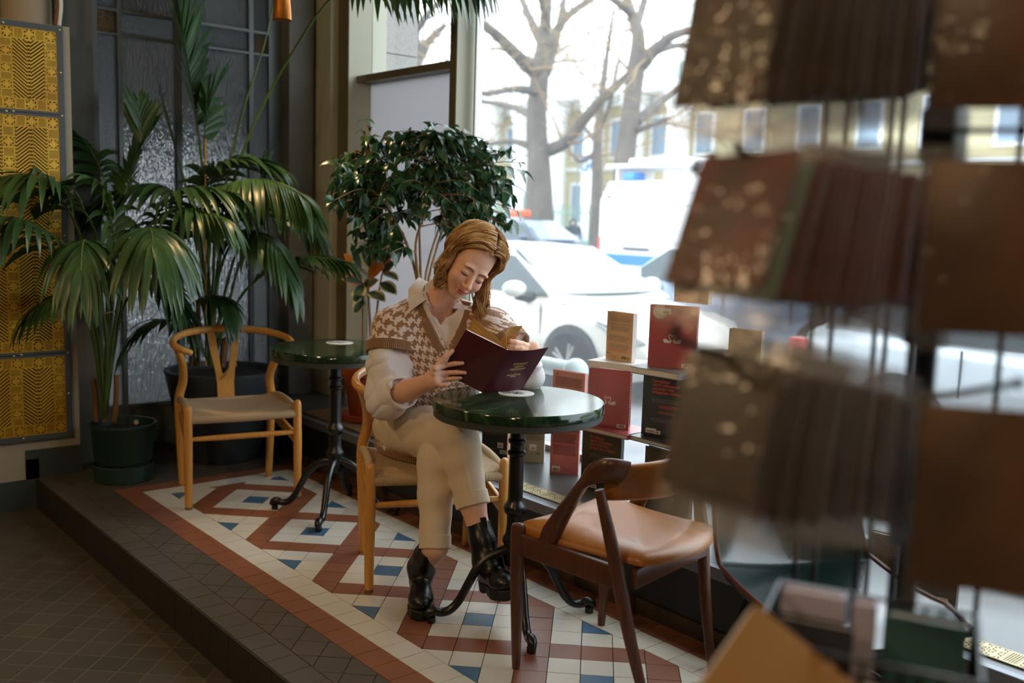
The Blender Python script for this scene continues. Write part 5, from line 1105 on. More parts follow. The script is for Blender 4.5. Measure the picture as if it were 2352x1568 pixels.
def flat_(label, p, ang, z, w, d, th, cover, spine=None, page_front=True, grp='books stacked on the window ledge', top=None):
    """lying book: x to the viewer's right, depth away; ang = heading of its front edge"""
    a = math.radians(ang); ex = V3((math.cos(a), math.sin(a), 0)); ey = V3((-math.sin(a), math.cos(a), 0)); M = frame3((p[0], p[1], z+.0004), ex, ey)
    t = thing('book', label, 'book', tuple(M @ V3((w/2, d/2, 0))), 0, grp); c = .002
    b = MB(); b.box((0, 0, 0), (w, d, c), 0, M); b.box((0, 0, th-c), (w, d, th), 0, M); b.box((w-c, 0, c), (w, d, th-c), 0, M); b.build('cover', cover, t, world=True, smooth=0)
    b = MB(); b.box((.003, .003, c+.0002), (w-c-.0003, d-.003, th-c-.0002), 0, M); b.build('page_block', PAGES, t, world=True, smooth=0)
    return t
ZL = .2605
stand('black paperback with two barcode stickers on the ledge, beside the woman\'s hip', (1106, 1047), (1164, 1056), ZL, .21, .022, BK['black'], 'dark_low', spine=BK['peach'])
stand('grey-green book with 1929 on its back, standing behind the table column', (1200, 1060), (1249, 1063), ZL, .198, .026, BK['olive'], 'year', spine=BK['white'])
flat_('thin cream book lying on top of the grey-green 1929 book', (.555, .80), -45, ZL+.199, .13, .09, .02, BK['cream'], top=1)
stand('rose book of small print on the ledge between the table column and armchair', (1262, 1085), (1327, 1092), ZL, .204, .022, BK['rose'], 'text', spine=BK['palepink'])
flat_('peach book lying on top of the rose book of small print', (.545, .70), -80, ZL+.205, .20, .15, .022, BK['peach'])
stand('pale pink book of text standing just behind the table rim', (1267, 952), (1340, 966), ZL+.228, .205, .02, BK['palepink'], 'text')
L4 = stand('lower of two black books with orange Cyrillic lettering, its foot hidden by the armchair', (1333, 1118), (1441, 1148), ZL, .243, .02, BK['black'], 'peter', w=.20, spine=BK['grey'])
flat_('glossy red book lying on the lower black lettered book', (.478, .40), -84, ZL+.244, .245, .18, .018, BK['pink'])
M2 = stand('lower pink book with two white swans, standing behind the table rim', (1348, 975), (1443, 988), ZL+.263, .236, .02, BK['pink'], 'swan')
flat_('white book lying on the lower pink swan book, under the slim cream book', (.53, .42), -74, ZL+.50, .20, .17, .024, BK['white'])
stand('slim cream book of printed text standing on the white book', (1391, 822), (1450, 833), ZL+.525, .198, .024, BK['cream'], 'blurb', spine=BK['white'])
stand('black book with a grey dot low on its back, seen under the armchair\'s backrest', (1476, 1164), (1580, 1200), ZL, .243, .02, BK['black'], 'spot')
flat_('dark book lying on the ledge stack under the upper black lettered book', (.52, .17), -89, ZL+.244, .25, .18, .018, BK['black'])
stand('upper of two black books with orange Cyrillic lettering', (1472, 997), (1560, 1012), ZL+.263, .24, .02, BK['black'], 'peter', w=.20)
flat_('grey-edged dark book lying on the upper black lettered book', (.535, .19), -84, ZL+.504, .23, .18, .026, BK['grey'])
stand('upper pink book with two white swans and a round price sticker', (1487, 840), (1596, 850), ZL+.531, .243, .026, BK['pink'], 'swan_price')
stand('cream book standing on the upper pink swan book, mostly behind the hanging packets', (1548, 692), (1626, 700), ZL+.775, .2, .026, BK['cream'], 'blurb', spine=BK['white'])
# the next stack, mostly hidden by the rack
stand('black book at the foot of the stack hidden behind the rack', (1640, 1215), (1780, 1270), ZL, .243, .02, BK['black'], 'spot')
flat_('rose book lying in the stack behind the rack', (.5, -.14), -86, ZL+.244, .24, .18, .02, BK['rose'])
stand('pink book in the middle of the stack behind the rack', (1660, 1015), (1770, 1030), ZL+.265, .235, .022, BK['pink'], 'swan')
flat_('white book lying near the top of the stack behind the rack', (.56, -.16), -86, ZL+.501, .21, .17, .024, BK['white'])
stand('cream book with orange print standing alone above the third row of packets', (1668, 880), (1742, 890), ZL+.526, .2, .026, BK['cream'], 'blurb', spine=BK['white'])
stand('grey-green book with 1929 on its back, far along the ledge behind the wire basket', (1985, 1365), (2052, 1385), ZL, .198, .026, BK['olive'], 'year', spine=BK['white'])
stand('black book with a barcode sticker far along the ledge behind the wire basket', (2085, 1410), (2190, 1440), ZL, .21, .022, BK['black'], 'dark_low')
# ================================================================ THE WIRE RACK IN THE NEAR RIGHT: hanging packets and a book basket
rk = random.Random(41)
WIRE = mat('rack_black_wire', S(14, 15, 17), rough=.35, metal=.3)
m, nt_, bs, L = newmat('clear_film'); tc = nd(nt_, 'ShaderNodeTexCoord'); n = nd(nt_, 'ShaderNodeTexNoise'); n.inputs['Scale'].default_value = 28; n.inputs['Detail'].default_value = 2; L(tc.outputs['Object'], n.inputs[0]); bp = nd(nt_, 'ShaderNodeBump'); bp.inputs['Strength'].default_value = .8; bp.inputs['Distance'].default_value = .01; L(n.outputs[0], bp.inputs['Height']); L(bp.outputs[0], bs.inputs['Normal'])
bs.inputs['Base Color'].default_value = S(176, 176, 180); bs.inputs['Roughness'].default_value = .12; bs.inputs['Specular IOR Level'].default_value = .8; trn = nd(nt_, 'ShaderNodeBsdfTransparent'); mx = nd(nt_, 'ShaderNodeMixShader'); mx.inputs[0].default_value = .11; L(trn.outputs[0], mx.inputs[1]); L(bs.outputs[0], mx.inputs[2]); L(mx.outputs[0], nt_.nodes['Material Output'].inputs[0]); FILM = m
CONT = [mat('contents_dark_brown', S(34, 22, 12), rough=.6, col2=S(70, 42, 16), vscale=22), mat('contents_rust', S(104, 36, 16), rough=.55, col2=S(60, 20, 8), vscale=18), mat('contents_brown', S(66, 42, 20), rough=.55, col2=S(34, 24, 14), vscale=20), mat('contents_amber', S(120, 76, 24), rough=.4, col2=S(80, 48, 14), vscale=10), mat('contents_green', S(120, 140, 126), rough=.5)]
def packet(label, top, n_, up, w, h, cont, grp, name='packet', margin=.17, head=.16):
    """a flat film packet hanging from 'top', facing n_"""
    up = V3(up).normalized(); n_ = V3(n_); ex = up.cross(n_).normalized(); M = frame3(top, ex, up)
    t = thing(name, label, 'packet', tuple(top), 0, grp)
    b = MB(); k = 7
    def film(zs): return lambda u, v: M @ V3(((u-.5)*w*(1-.05*math.sin(v*3)), -v*h, zs*(.003+.004*math.sin(PI*u)*math.sin(PI*min(1, v*1.05)))+.0015*math.sin(u*9+v*7)))
    b.grid(film(1), k, 9); b.grid(lambda u, v: film(-1)(1-u, v), k, 9); b.build('film', FILM, t, world=True, smooth=180)
    b = MB(); b.bbox((-w*.44, -h*(1-margin), -.0022), (w*.44, -h*head, .0022), .0018, 0, M); b.build('contents', cont, t, world=True, smooth=60)
    return t
def tier(rod0, rod1, n, w, h, cont, lab, grp, slant):
    A, B = V3(AT(*rod0)), V3(AT(*rod1)); d = (B-A).normalized()
    side = V3((d.x, d.y, 0)).normalized()
    for i in range(n):
        f = (i+.5)/n; p = A.lerp(B, f); sw = slant*(1-f)**1.3+rk.uniform(-.04, .04); up = V3((0, 0, 1))+side*sw
        nn = (side+V3((rk.uniform(-.1, .1), rk.uniform(-.1, .1), 0))); nn = nn-up*nn.dot(up)/up.dot(up)
        c = cont if not (lab[0] == 1 and i in (1,)) else CONT[4]
        packet(lab[1], p+V3((0, 0, .028+rk.uniform(-.004, .004))), nn, up, w*rk.uniform(.95, 1.04), h*rk.uniform(.96, 1.05), c, grp)
POLE_PX, TP = 2118, 1.10
g_ = lambda k: 'film packets on the %s rod of the wire rack' % k
tier((1700, -90, .95), (2120, -70, 1.16), 20, .13, .205, CONT[0], (0, 'clear film packet with dark brown contents on the top rod of the wire rack'), g_('top'), .22)
tier((1730, 350, .92), (2100, 415, 1.14), 20, .13, .20, CONT[1], (1, 'clear film packet with rust red contents on the middle rod of the wire rack'), g_('middle'), .42)
tier((1690, 820, .90), (2010, 905, 1.10), 18, .12, .195, CONT[2], (2, 'clear film packet with brown contents on the lowest rod of the wire rack'), g_('lowest'), .30)
for j, (px, py, t_, hh, lab) in enumerate(((2330, -200, .92, .20, 'amber packet at the top right of the wire rack'), (2305, 335, .88, .19, 'amber packet at mid height on the right of the rack pole'), (2290, 905, .86, .20, 'big amber packet beside the basket, lowest on the right of the pole'))):
    for q in range(2):
        p = V3(AT(px+q*16, py, t_+q*.03)); packet(['front ', 'rear '][q]+lab, p, V3(-_fw)+V3(CR)*-.25, (0, 0, 1), .135, hh, CONT[3], 'amber packets right of the rack pole', margin=.1, head=.07)
R0 = V3(AT(POLE_PX, 900, TP)); t = thing('wire_rack', 'black wire display rack with peg rods and a book basket, blurred close to the camera', 'rack', (R0.x, R0.y, -.15))
def vert(px, tt, z0, z1, r, name='upright'):
    q = V3(AT(px, 780, tt)); b = MB(); b.tube([(q.x, q.y, z0), (q.x, q.y, z1)], r, 10); b.build(name, WIRE, t, world=True)
b = MB(); b.tube([(R0.x, R0.y, -.11), (R0.x, R0.y, 2.0)], .013, 14); b.build('pole', WIRE, t, world=True)
b = MB(); b.lathe([(.0001, 0), (.17, 0), (.17, .008), (.03, .02), (.02, .05), (.0001, .05)], (R0.x, R0.y, -.15), 40); b.build('base', WIRE, t, world=True)
for px, tt in ((1862, 1.32), (1908, 1.36), (2008, 1.28), (2034, 1.28), (2092, 1.18), (2150, 1.14), (2300, 1.15)): vert(px, tt, .55, 1.72, .0035)
for tx in (((1695, 338, .91), (1760, 365, .95), (2118, 420, TP)), ((1600, 375, 1.05), (1640, 402, 1.06), (2118, 425, TP)), ((1635, 358, .98), (1700, 385, 1.0), (2118, 425, TP)), ((1556, 755, .86), (1610, 800, .89), (2118, 925, TP)), ((1660, -110, .93), (1700, -90, .95), (2118, -70, TP)), ((2352, 300, .86), (2118, 300, TP)), ((2340, 880, .84), (2118, 915, TP)), ((2352, -220, .9), (2118, -150, TP))):
    b = MB(); P_ = [V3(AT(*q)) for q in tx]; b.tube(smoothpath(P_, 4) if len(P_) > 2 else P_, .0036, 8); b.sphere(P_[0], .005, seg=10, rings=8); b.build('peg_rod', WIRE, t, world=True)
for z, hw in ((1.46, .05), (1.26, .06), (1.03, .06)):
    b = MB(); b.bbox((R0.x-.02, R0.y-.02, z-.03), (R0.x+.02, R0.y+.02, z+.03), .006); b.build('collar', WIRE, t, world=True)
# basket: a wire tray seen from above
Zb, Zt = .60, .725
Q = [V3(AT(1792, 1335, 1.10)), V3(AT(2245, 1415, 1.02))]
ex = V3((Q[1].x-Q[0].x, Q[1].y-Q[0].y, 0)); LB = ex.length; ex.normalize(); ey = V3((-ex.y, ex.x, 0)); O = V3((Q[0].x, Q[0].y, 0)); zt = (Q[0].z+Q[1].z)/2; zb = zt-.15
MBk = frame3((O.x, O.y, zb), ex, ey); DB = .17
b = MB()
def w3(a, c, r=.0024): b.tube([MBk @ V3(a), MBk @ V3(c)], r, 6)
H_ = zt-zb
for z in (0, H_*.5, H_):
    w3((0, -DB, z), (LB, -DB, z)); w3((0, 0, z), (LB, 0, z)); w3((0, -DB, z), (0, 0, z)); w3((LB, -DB, z), (LB, 0, z))
for i in range(13):
    x = LB*i/12; w3((x, -DB, 0), (x, -DB, H_)); w3((x, 0, 0), (x, 0, H_)); w3((x, -DB, 0), (x, 0, 0))
for i in range(5): y = -DB*i/4; w3((0, y, 0), (LB, y, 0)); w3((0, y, 0), (0, y, H_)); w3((LB, y, 0), (LB, y, H_))
w3((LB*.7, 0, 0), (LB*.7, .1, 0)); b.build('basket', WIRE, t, world=True)
LAV = mat('cover_lavender', S(188, 182, 206), rough=.4); TEAL = mat('cover_teal', S(70, 110, 106), rough=.4); SLATE = mat('cover_slate', S(58, 58, 68), rough=.45); TANC = mat('cover_tan', S(178, 132, 72), rough=.5, var=.06, vscale=5); BIRD = mat('print_bird', S(84, 70, 44), rough=.6)
def basket_book(label, x0, x1, y, th, h, cover):
    M = MBk @ Matrix.Translation((x0, y, .0035)) @ Matrix.Rotation(PI/2, 4, 'X'); book(label, M, x1-x0, h, th, cover, None, 'books in the wire basket')
basket_book('lavender book with white page edges at the left of the wire basket', LB*.03, LB*.36, -.03, .022, .15, LAV)
basket_book('slate book standing in front of the lavender book in the wire basket', LB*.04, LB*.42, -.062, .018, .13, SLATE)
basket_book('lavender book with white page edges in the middle of the wire basket', LB*.40, LB*.52, -.03, .022, .148, LAV)
basket_book('teal book with white page edges at the right of the wire basket', LB*.56, LB*.96, -.03, .025, .142, TEAL)
basket_book('dark slate book lying lowest at the front of the wire basket', LB*.46, LB*.95, -.10, .02, .09, SLATE)
# tan book leaning in front, cover up
A, Bc, Cc = V3(AT(1736, 1385, .94)), V3(AT(1560, 1640, .86)), V3(AT(1905, 1590, .90))
e1 = (Bc-A); e2 = (Cc-A); e2 = e2-e1.normalized()*e2.dot(e1.normalized())*.6
M = frame3(A, e1, e2-e1*(e2.dot(e1)/e1.dot(e1)));
t = thing('book', 'tan book with a dark bird picture leaning at the bottom edge beside the wire basket', 'book', tuple(A), 0, 'books in the wire basket')
W1, H1 = .21, .15; sgn = 1 if (M.to_3x3() @ V3((0, 0, 1))).dot(V3(_fw)) < 0 else -1
def pl(lo, hi): a = (lo[0], lo[1], min(lo[2]*sgn, hi[2]*sgn)); c_ = (hi[0], hi[1], max(lo[2]*sgn, hi[2]*sgn)); return a, c_
b = MB(); b.box(*pl((0, 0, -.002), (W1, H1, 0)), 0, M); b.build('front_cover', TANC, t, world=True, smooth=0)
b = MB(); b.box(*pl((.002, .0, -.020), (W1, H1-.002, -.0022)), 0, M); b.build('page_block', PAGES, t, world=True, smooth=0)
b = MB(); b.box(*pl((0, 0, -.0225), (W1, H1, -.0202)), 0, M); b.build('back_cover', BK['black'], t, world=True, smooth=0)
b = MB(); zz = .0005*sgn
for poly in ([(.10, .05), (.125, .075), (.15, .08), (.17, .06), (.16, .045), (.13, .04)], [(.085, .06), (.10, .052), (.105, .066), (.095, .074)], [(.12, .03), (.126, .045), (.122, .046)], [(.15, .08), (.20, .10), (.16, .062)], [(.06, .1), (.14, .094), (.2, .11), (.2, .113), (.14, .098), (.06, .104)]): b.add([M @ V3((x, y, zz)) for x, y in poly], [tuple(range(len(poly))) if sgn > 0 else tuple(range(len(poly)-1, -1, -1))])
b.build('print', BIRD, t, world=True, smooth=0)
# ================================================================ THE READING WOMAN AND HER BOOK
A_ = lambda x, y, t: np.array(AT(x, y, t))
# ---- the open book, spine towards us, resting on the table
SB = A_(1107, 901, 3.352); ST = A_(1166, 804, 3.28); TL = A_(1070, 757, 3.31); TR = A_(1260, 797, 3.335)
HV = SB-ST; BL, BR = TL+HV, TR+HV
WINE = mat('cover_wine_red', S(74, 22, 36), rough=.42, var=.05, vscale=6, bump=.03, bscale=400); PAPER2 = mat('kraft_leaf', S(176, 132, 70), rough=.7); GOLD = mat('gold_lettering', S(226, 190, 120), rough=.35, metal=.5)
tb = thing('open_book', 'open wine red notebook with gold lettering held by the woman over the table', 'book', tuple(SB))
def sheet(name, fn, nu, nv, th, mt, flip=1):
    b = MB(); b.grid(fn, nu, nv); k = len(b.v); N_ = []
    P = [V3(p) for p in b.v]
    for j in range(nv):
        for i in range(nu):
            du = P[j*nu+min(i+1, nu-1)]-P[j*nu+max(i-1, 0)]; dv = P[min(j+1, nv-1)*nu+i]-P[max(j-1, 0)*nu+i]; N_.append(du.cross(dv).normalized()*flip)
    b.v += [tuple(P[q]+N_[q]*th) for q in range(k)]; b.f += [tuple(q+k for q in f[::-1]) for f in b.f]
    bd = [(i, i+1) for i in range(nu-1)]+[((nv-1)*nu+i+1, (nv-1)*nu+i) for i in range(nu-1)]+[((j+1)*nu, j*nu) for j in range(nv-1)]+[(j*nu+nu-1, (j+1)*nu+nu-1) for j in range(nv-1)]
    b.f += [(c, a, a+k, c+k) for a, c in bd]; b.m = [0]*len(b.f); return b.build(name, mt, tb, world=True, smooth=50)
nL = np.cross(TL-ST, HV); nL /= np.linalg.norm(nL)
if nL@(CAM-ST) > 0: nL = -nL     # nL points away from the camera (page side)
nR = np.cross(TR-ST, HV); nR /= np.linalg.norm(nR)
if nR@(CAM-ST) > 0: nR = -nR
def left(u, v): return ST+(TL-ST)*u+HV*v
def right(u, v): return ST+(TR-ST)*u+HV*v-nR*.010*math.sin(PI*u)*(1-.3*v)
def chk(fn, want):
    a = np.array(fn(.5, .5)); du = np.array(fn(.6, .5))-a; dv = np.array(fn(.5, .6))-a; return 1 if np.cross(du, dv)@want > 0 else -1
sheet('back_cover', left, 6, 6, .0016, WINE, chk(left, nL)); sheet('front_cover', right, 14, 6, .0014, WINE, chk(right, nR))
pgL = lambda u, v: left(.012+u*.965, .015+v*.97)+nL*.0018
o = sheet('page_block', pgL, 4, 4, .0125, PAGES, chk(pgL, nL))
pgR = lambda u, v: right(.015+u*.97, .015+v*.97)+nR*(.0016)
sheet('page_block', pgR, 14, 4, .0035, PAGES, chk(pgR, nR))
l1 = A_(1089, 731, 3.37); leaf1 = lambda u, v: ST+nL*.016+(l1-ST-nL*.016)*u+HV*v*.97
sheet('loose_leaf', leaf1, 6, 4, .0008, PAPER2, 1)
cp = smoothpath([ST+nR*.006, A_(1164, 780, 3.30), A_(1163, 764, 3.32), A_(1174, 752, 3.34), A_(1200, 748, 3.35)], 5)
leaf2 = lambda u, v: np.array(cp[int(round(u*(len(cp)-1)))])+HV*v*.97*(.25+.75*(1-u*.7))
sheet('turned_leaf', leaf2, len(cp), 4, .0008, PAPER2, 1)
b = MB(); Mx = frame3(right(.5, .38)-nR*.0006, TR-ST, -HV); Mi = Mx.inverted()
def on_cover(x, y): return V3(right(.5+x/np.linalg.norm(TR-ST), .38-y/np.linalg.norm(HV)))-V3(nR)*.0007
for k, (tx, sz, y) in enumerate((('БЛОКНОТ', .0105, .008), ('МОИХ', .0105, -.004), ('ЖЕЛАНИЙ', .0105, -.016), ('—', .006, -.029), ('для исполнения', .0062, -.039), ('мечты', .0062, -.047))):
    vs, fs = text_mesh(tx, sz, 'CENTER', .0003); b.add([on_cover(p[0], p[1]+y) for p in vs], fs)
b.build('lettering', GOLD, tb, world=True, smooth=0)
b = MB()
for k in range(2):
    for (x0, x1, y) in ((.62, .95, .12), (.55, .9, .2)): pass
lx = lambda u, v: np.array(leaf1(u, v))-nL*.0012
for (v, u0, u1) in ((.10, .62, .95), (.16, .70, .93)):
    q = [lx(u0, v), lx(u1, v), lx(u1, v+.015), lx(u0, v+.015)]; b.add(q, [(0, 1, 2, 3)])
b.build('leaf_print', mat('leaf_gold_print', S(214, 176, 100), rough=.5), tb, world=True, smooth=0)

# ---- joints (metres, world)
hipC = np.array([-.095, .68, .52]); hipR = np.array([-.18, .73, .53]); hipL = np.array([-.01, .65, .53])
kneeR = A_(1052, 1008, 3.42); hemR = A_(1086, 1158, 3.37); ankR = A_(1119, 1285, 3.335)
kneeL = np.array([-.275, .345, .49]); hemL = A_(999, 1256, 3.40); ankL = np.array([-.335, .335, .10])
neckB = A_(1003, 693, 3.63); shR = A_(905, 747, 3.63); shL = A_(1131, 752, 3.59)
elbR = A_(888, 915, 3.56); wriR = A_(993, 874, 3.36); elbL = A_(1216, 866, 3.47); wriL = A_(1222, 803, 3.43)
bN = lambda v: v/np.linalg.norm(v)
# head frame
def rot(ax, a):
    c, s = math.cos(a), math.sin(a); return np.array({'x': [[1, 0, 0], [0, c, -s], [0, s, c]], 'y': [[c, 0, s], [0, 1, 0], [-s, 0, c]], 'z': [[c, -s, 0], [s, c, 0], [0, 0, 1]]}[ax])
CB = np.stack([CR, CU, -_fw], 1)             # camera axes as columns
HR = CB@rot('z', math.radians(-29))@rot('y', math.radians(31))@rot('x', math.radians(24))
HK = 1.0; HO = A_(1086, 633, 3.40)-HR@np.array([0, 0, .078])*HK
def H(p): return HO+HR@(np.asarray(p, float)*HK)
def headloc(P): return ((P-HO)@HR)/HK
sock = .031
def face_sdf(P):
    q = headloc(P).copy(); x, y, z = q[:, 0], q[:, 1], q[:, 2]; ax_ = np.abs(x); m = np.stack([ax_, y, z], 1)
    d = sd_ell(q, (0, .050, -.022), (.074, .080, .094))
    d = smin(d, sd_ell(q, (0, -.012, .026), (.063, .088, .060)), .03)
    d = smin(d, sd_ell(q, (0, -.066, .032), (.049, .045, .050)), .025)
    d = smin(d, sd_ell(q, (0, -.097, .063), (.021, .017, .017)), .02)
    d = smin(d, sd_ell(m, (.036, -.036, .058), (.026, .026, .026)), .02)
    d = smin(d, sd_ell(m, (.030, .021, .075), (.024, .008, .009)), .014)
    d = smax(d, -sd_ell(m, (sock, .003, .097), (.019, .011, .014)), .014)
    d = smin(d, sd_ell(m, (sock, -.0005, .0735), (.0165, .0118, .0125)), .004)          # lowered lid over the eye
    n = sd_cone(q, (0, .010, .080), (0, -.036, .1075), .0065, .0105); n = smin(n, sd_ell(m, (.0115, -.040, .0965), (.0075, .0072, .0095)), .006); n = smin(n, sd_ell(q, (0, -.038, .105), (.0105, .0095, .0105)), .005)
    d = smin(d, n, .010)
    d = smax(d, -sd_ell(m, (.0062, -.0475, .103), (.0036, .003, .006)), .003)
    yl = y-7.0*ax_**2+.0005
    ql = np.stack([ax_, yl, z], 1)
    d = smin(d, sd_ell(ql, (0, -.0625, .0885), (.023, .0055, .0105)), .005); d = smin(d, sd_ell(ql, (0, -.0725, .0880), (.0195, .0068, .0105)), .005)
    d = smax(d, -sd_ell(ql, (0, -.0668, .1005), (.027, .0011, .0105)), .002)
    d = smax(d, -sd_ell(q, (0, -.052, .103), (.004, .006, .006)), .005)
    e = sd_ell(m, (.076, -.012, -.012), (.009, .030, .018)); d = smin(d, e, .008)
    return d*HK
def torso_frame():
    a = bN(neckB-hipC); r = shL-shR; r = bN(r-a*(r@a)); f = np.cross(a, r)
    if f@(CAM-hipC) < 0: f = -f
    return a, r, f
TA, TRt, TF = torso_frame(); TH = float(np.linalg.norm(neckB-hipC))
TW = [(-.06, .175, .135), (.06, .178, .130), (.2, .165, .118), (.4, .160, .118), (.58, .172, .125), (.72, .178, .118), (.85, .150, .092), (.95, .085, .07), (1.05, .05, .055)]
hs = np.array([w[0] for w in TW]); ws = np.array([w[1] for w in TW]); ds = np.array([w[2] for w in TW])
def torso_sdf(P, grow=0.0, top=1.02, bot=-.06):
    q = P-hipC; h = (q@TA)/TH; x = q@TRt; z = q@TF-(.012*np.sin(np.clip(h, 0, 1)*PI))
    w = np.interp(h, hs, ws)+grow; dd = np.interp(h, hs, ds)+grow
    k = ((np.abs(x)/w)**2.4+(np.abs(z)/dd)**2.4)**(1/2.4); d = (k-1)*np.minimum(w, dd)*.9
    return np.maximum(np.maximum(d, (h-top)*TH), (bot-h)*TH)
neck0 = neckB+TA*-.03; headj = H((0, -.045, -.035))
def neck_sdf(P): return sd_cone(P, neckB-TA*.02-TF*.005, headj, .056, .050)
def yoke(P, g):
    d = sd_cone(P, neckB-TA*.035-TRt*.055, shR+(elbR-shR)*.03, .045+g, .058+g)
    return np.minimum(d, sd_cone(P, neckB-TA*.035+TRt*.055, shL+(elbL-shL)*.03, .045+g, .058+g))
# ---- right hand (viewer's left) on the back cover ; fingers curl round the board
cp_ = lambda x, y, off: (lambda d: CAM+d*(((ST-nL*off-CAM)@nL)/(d@nL)))(np.array(ray(x, y)))   # point on the back cover, off metres towards us
fingR = [([A_(1000, 846, 3.325), cp_(1022, 839, .010), cp_(1045, 835, .009), cp_(1062, 834, .0075)], [.0105, .0095, .0085, .0068]),
         ([A_(998, 858, 3.33), cp_(1022, 856, .011), cp_(1048, 855, .0095), cp_(1068, 856, .0075)], [.0105, .0095, .0085, .0066]),
         ([A_(1000, 870, 3.335), cp_(1020, 871, .010), cp_(1042, 869, .009), cp_(1058, 868, .007)], [.0100, .0088, .0078, .006]),
         ([A_(1002, 880, 3.345), A_(1014, 885, 3.33), A_(1024, 884, 3.325), A_(1032, 881, 3.325)], [.0092, .008, .007, .0055])]
thR = ([A_(997, 856, 3.35), A_(1008, 836, 3.34), A_(1024, 819, 3.335), A_(1039, 806, 3.335)], [.0135, .011, .0098, .0075])
def handR(P):
    d = sd_chain(P, [elbR, elbR+(wriR-elbR)*.5, wriR], [.042, .037, .0275], .02)
    pm = smin(sd_cone(P, wriR, A_(1000, 848, 3.332), .026, .013), sd_cone(P, wriR, A_(1000, 872, 3.34), .026, .013), .02); pm = smin(pm, sd_cone(P, wriR, A_(1002, 879, 3.345), .024, .012), .02)
    d = smin(d, pm, .012)
    for pts, rad in fingR: d = smin(d, sd_chain(P, pts, rad, .003), .0045)
    return smin(d, sd_chain(P, *thR, .003), .007)
fingL = [([A_(1216, 798, 3.425), A_(1200, 790, 3.385), A_(1184, 786, 3.36), A_(1172, 783, 3.352)], [.0125, .0105, .0098, .0078]),     # thumb, nail towards us
         ([A_(1214, 803, 3.42), A_(1196, 799, 3.375), A_(1182, 796, 3.362), A_(1170, 794, 3.36)], [.0105, .0095, .0085, .007]),
         ([A_(1216, 808, 3.43), A_(1198, 808, 3.40), A_(1184, 806, 3.395), A_(1174, 804, 3.395)], [.0105, .0095, .0085, .007]),
         ([A_(1218, 814, 3.44), A_(1202, 816, 3.42), A_(1190, 815, 3.415), A_(1182, 813, 3.415)], [.010, .009, .008, .0065]),
         ([A_(1220, 820, 3.445), A_(1207, 824, 3.43), A_(1198, 824, 3.43), A_(1191, 822, 3.43)], [.009, .008, .007, .0058])]
def handL(P):
    d = sd_chain(P, [elbL, wriL], [.036, .026], .02)
    pm = smin(sd_cone(P, wriL, A_(1214, 801, 3.42), .024, .013), sd_cone(P, wriL, A_(1218, 814, 3.44), .024, .013), .02); d = smin(d, pm, .012)
    for pts, rad in fingL: d = smin(d, sd_chain(P, pts, rad, .003), .0045)
    return d
# ---- the body: one skin surface, finest where skin shows
m, nt_, bs, L = newmat('skin'); at = nd(nt_, 'ShaderNodeAttribute', attribute_name='tone'); L(at.outputs['Color'], bs.inputs['Base Color']); bs.inputs['Roughness'].default_value = .46; bs.inputs['Specular IOR Level'].default_value = .4
bs.inputs['Subsurface Weight'].default_value = .12; bs.inputs['Subsurface Radius'].default_value = (1, .4, .25); bs.inputs['Subsurface Scale'].default_value = .004; SKIN = m
SK = np.array(S(232, 182, 156)[:3]); LIP = np.array(S(196, 104, 98)[:3]); BLU = np.array(S(226, 150, 130)[:3])
def skin_color(P):
    q = headloc(P); x, y, z = np.abs(q[:, 0]), q[:, 1], q[:, 2]; near = (np.linalg.norm(q, axis=1) < .17)
    c = np.tile(SK, (len(P), 1))
    yl = y-7.0*x**2; lip = np.exp(-((x/.0205)**4)-(((yl+.0680)/.0088)**4))*near*(z > .07); ch = .55*np.exp(-((x-.043)/.018)**2-((y+.030)/.018)**2)*near*(z > .03); ns = .4*np.exp(-(x/.012)**2-((y+.04)/.012)**2)*near*(z > .08)
    for k, col in ((ch, BLU), (ns, BLU), (np.clip(lip*1.2, 0, 1), LIP)): c = c*(1-k[:, None])+col*k[:, None]
    return c
per = thing('person', 'woman in a brown houndstooth vest and cream trousers, seated and reading a wine red notebook', 'person', tuple(hipC[:2])+(0.0,))
def chest_skin(P): return smin(smin(torso_sdf(P, -.030, 1.0), neck_sdf(P), .03), face_sdf(P), .018)
parts = []
lo = np.minimum(H((0, 0, 0))-.15, neckB-.12); hi = np.maximum(H((0, 0, 0))+.17, neckB+.12); parts.append(surface_net(chest_skin, lo, hi, .0026))
def bbx(pts, m): p = np.array(pts); return p.min(0)-m, p.max(0)+m
parts.append(surface_net(handR, *bbx([elbR, wriR]+[q for f_, _ in fingR+[thR] for q in f_], .035), .0022)); parts.append(surface_net(handL, *bbx([elbL, wriL]+[q for f_, _ in fingL for q in f_], .035), .0022))
def legs_skin(P): return np.minimum(sd_chain(P, [hipR, kneeR, hemR, ankR], [.07, .05, .043, .032], .02), sd_chain(P, [hipL, kneeL, hemL, ankL], [.07, .05, .043, .032], .02))
parts.append(surface_net(lambda P: smin(legs_skin(P), np.minimum(torso_sdf(P, -.035, .9), np.minimum(sd_cone(P, shR, elbR, .042, .036), sd_cone(P, shL, elbL, .042, .036))), .02), *bbx([hipR, hipL, kneeR, kneeL, ankR, ankL, neckB, shR, shL, elbR, elbL], .1), .007))
PP = []; FF = []; o_ = 0
for P, F in parts: PP.append(P); FF.append(F+o_); o_ += len(P)
PP = np.concatenate(PP); FF = np.concatenate(FF); Mi = np.array(per.matrix_basis.inverted()); col = skin_color(PP)
np_mesh('body', PP@Mi[:3, :3].T+Mi[:3, 3], FF, SKIN, per, color=col)
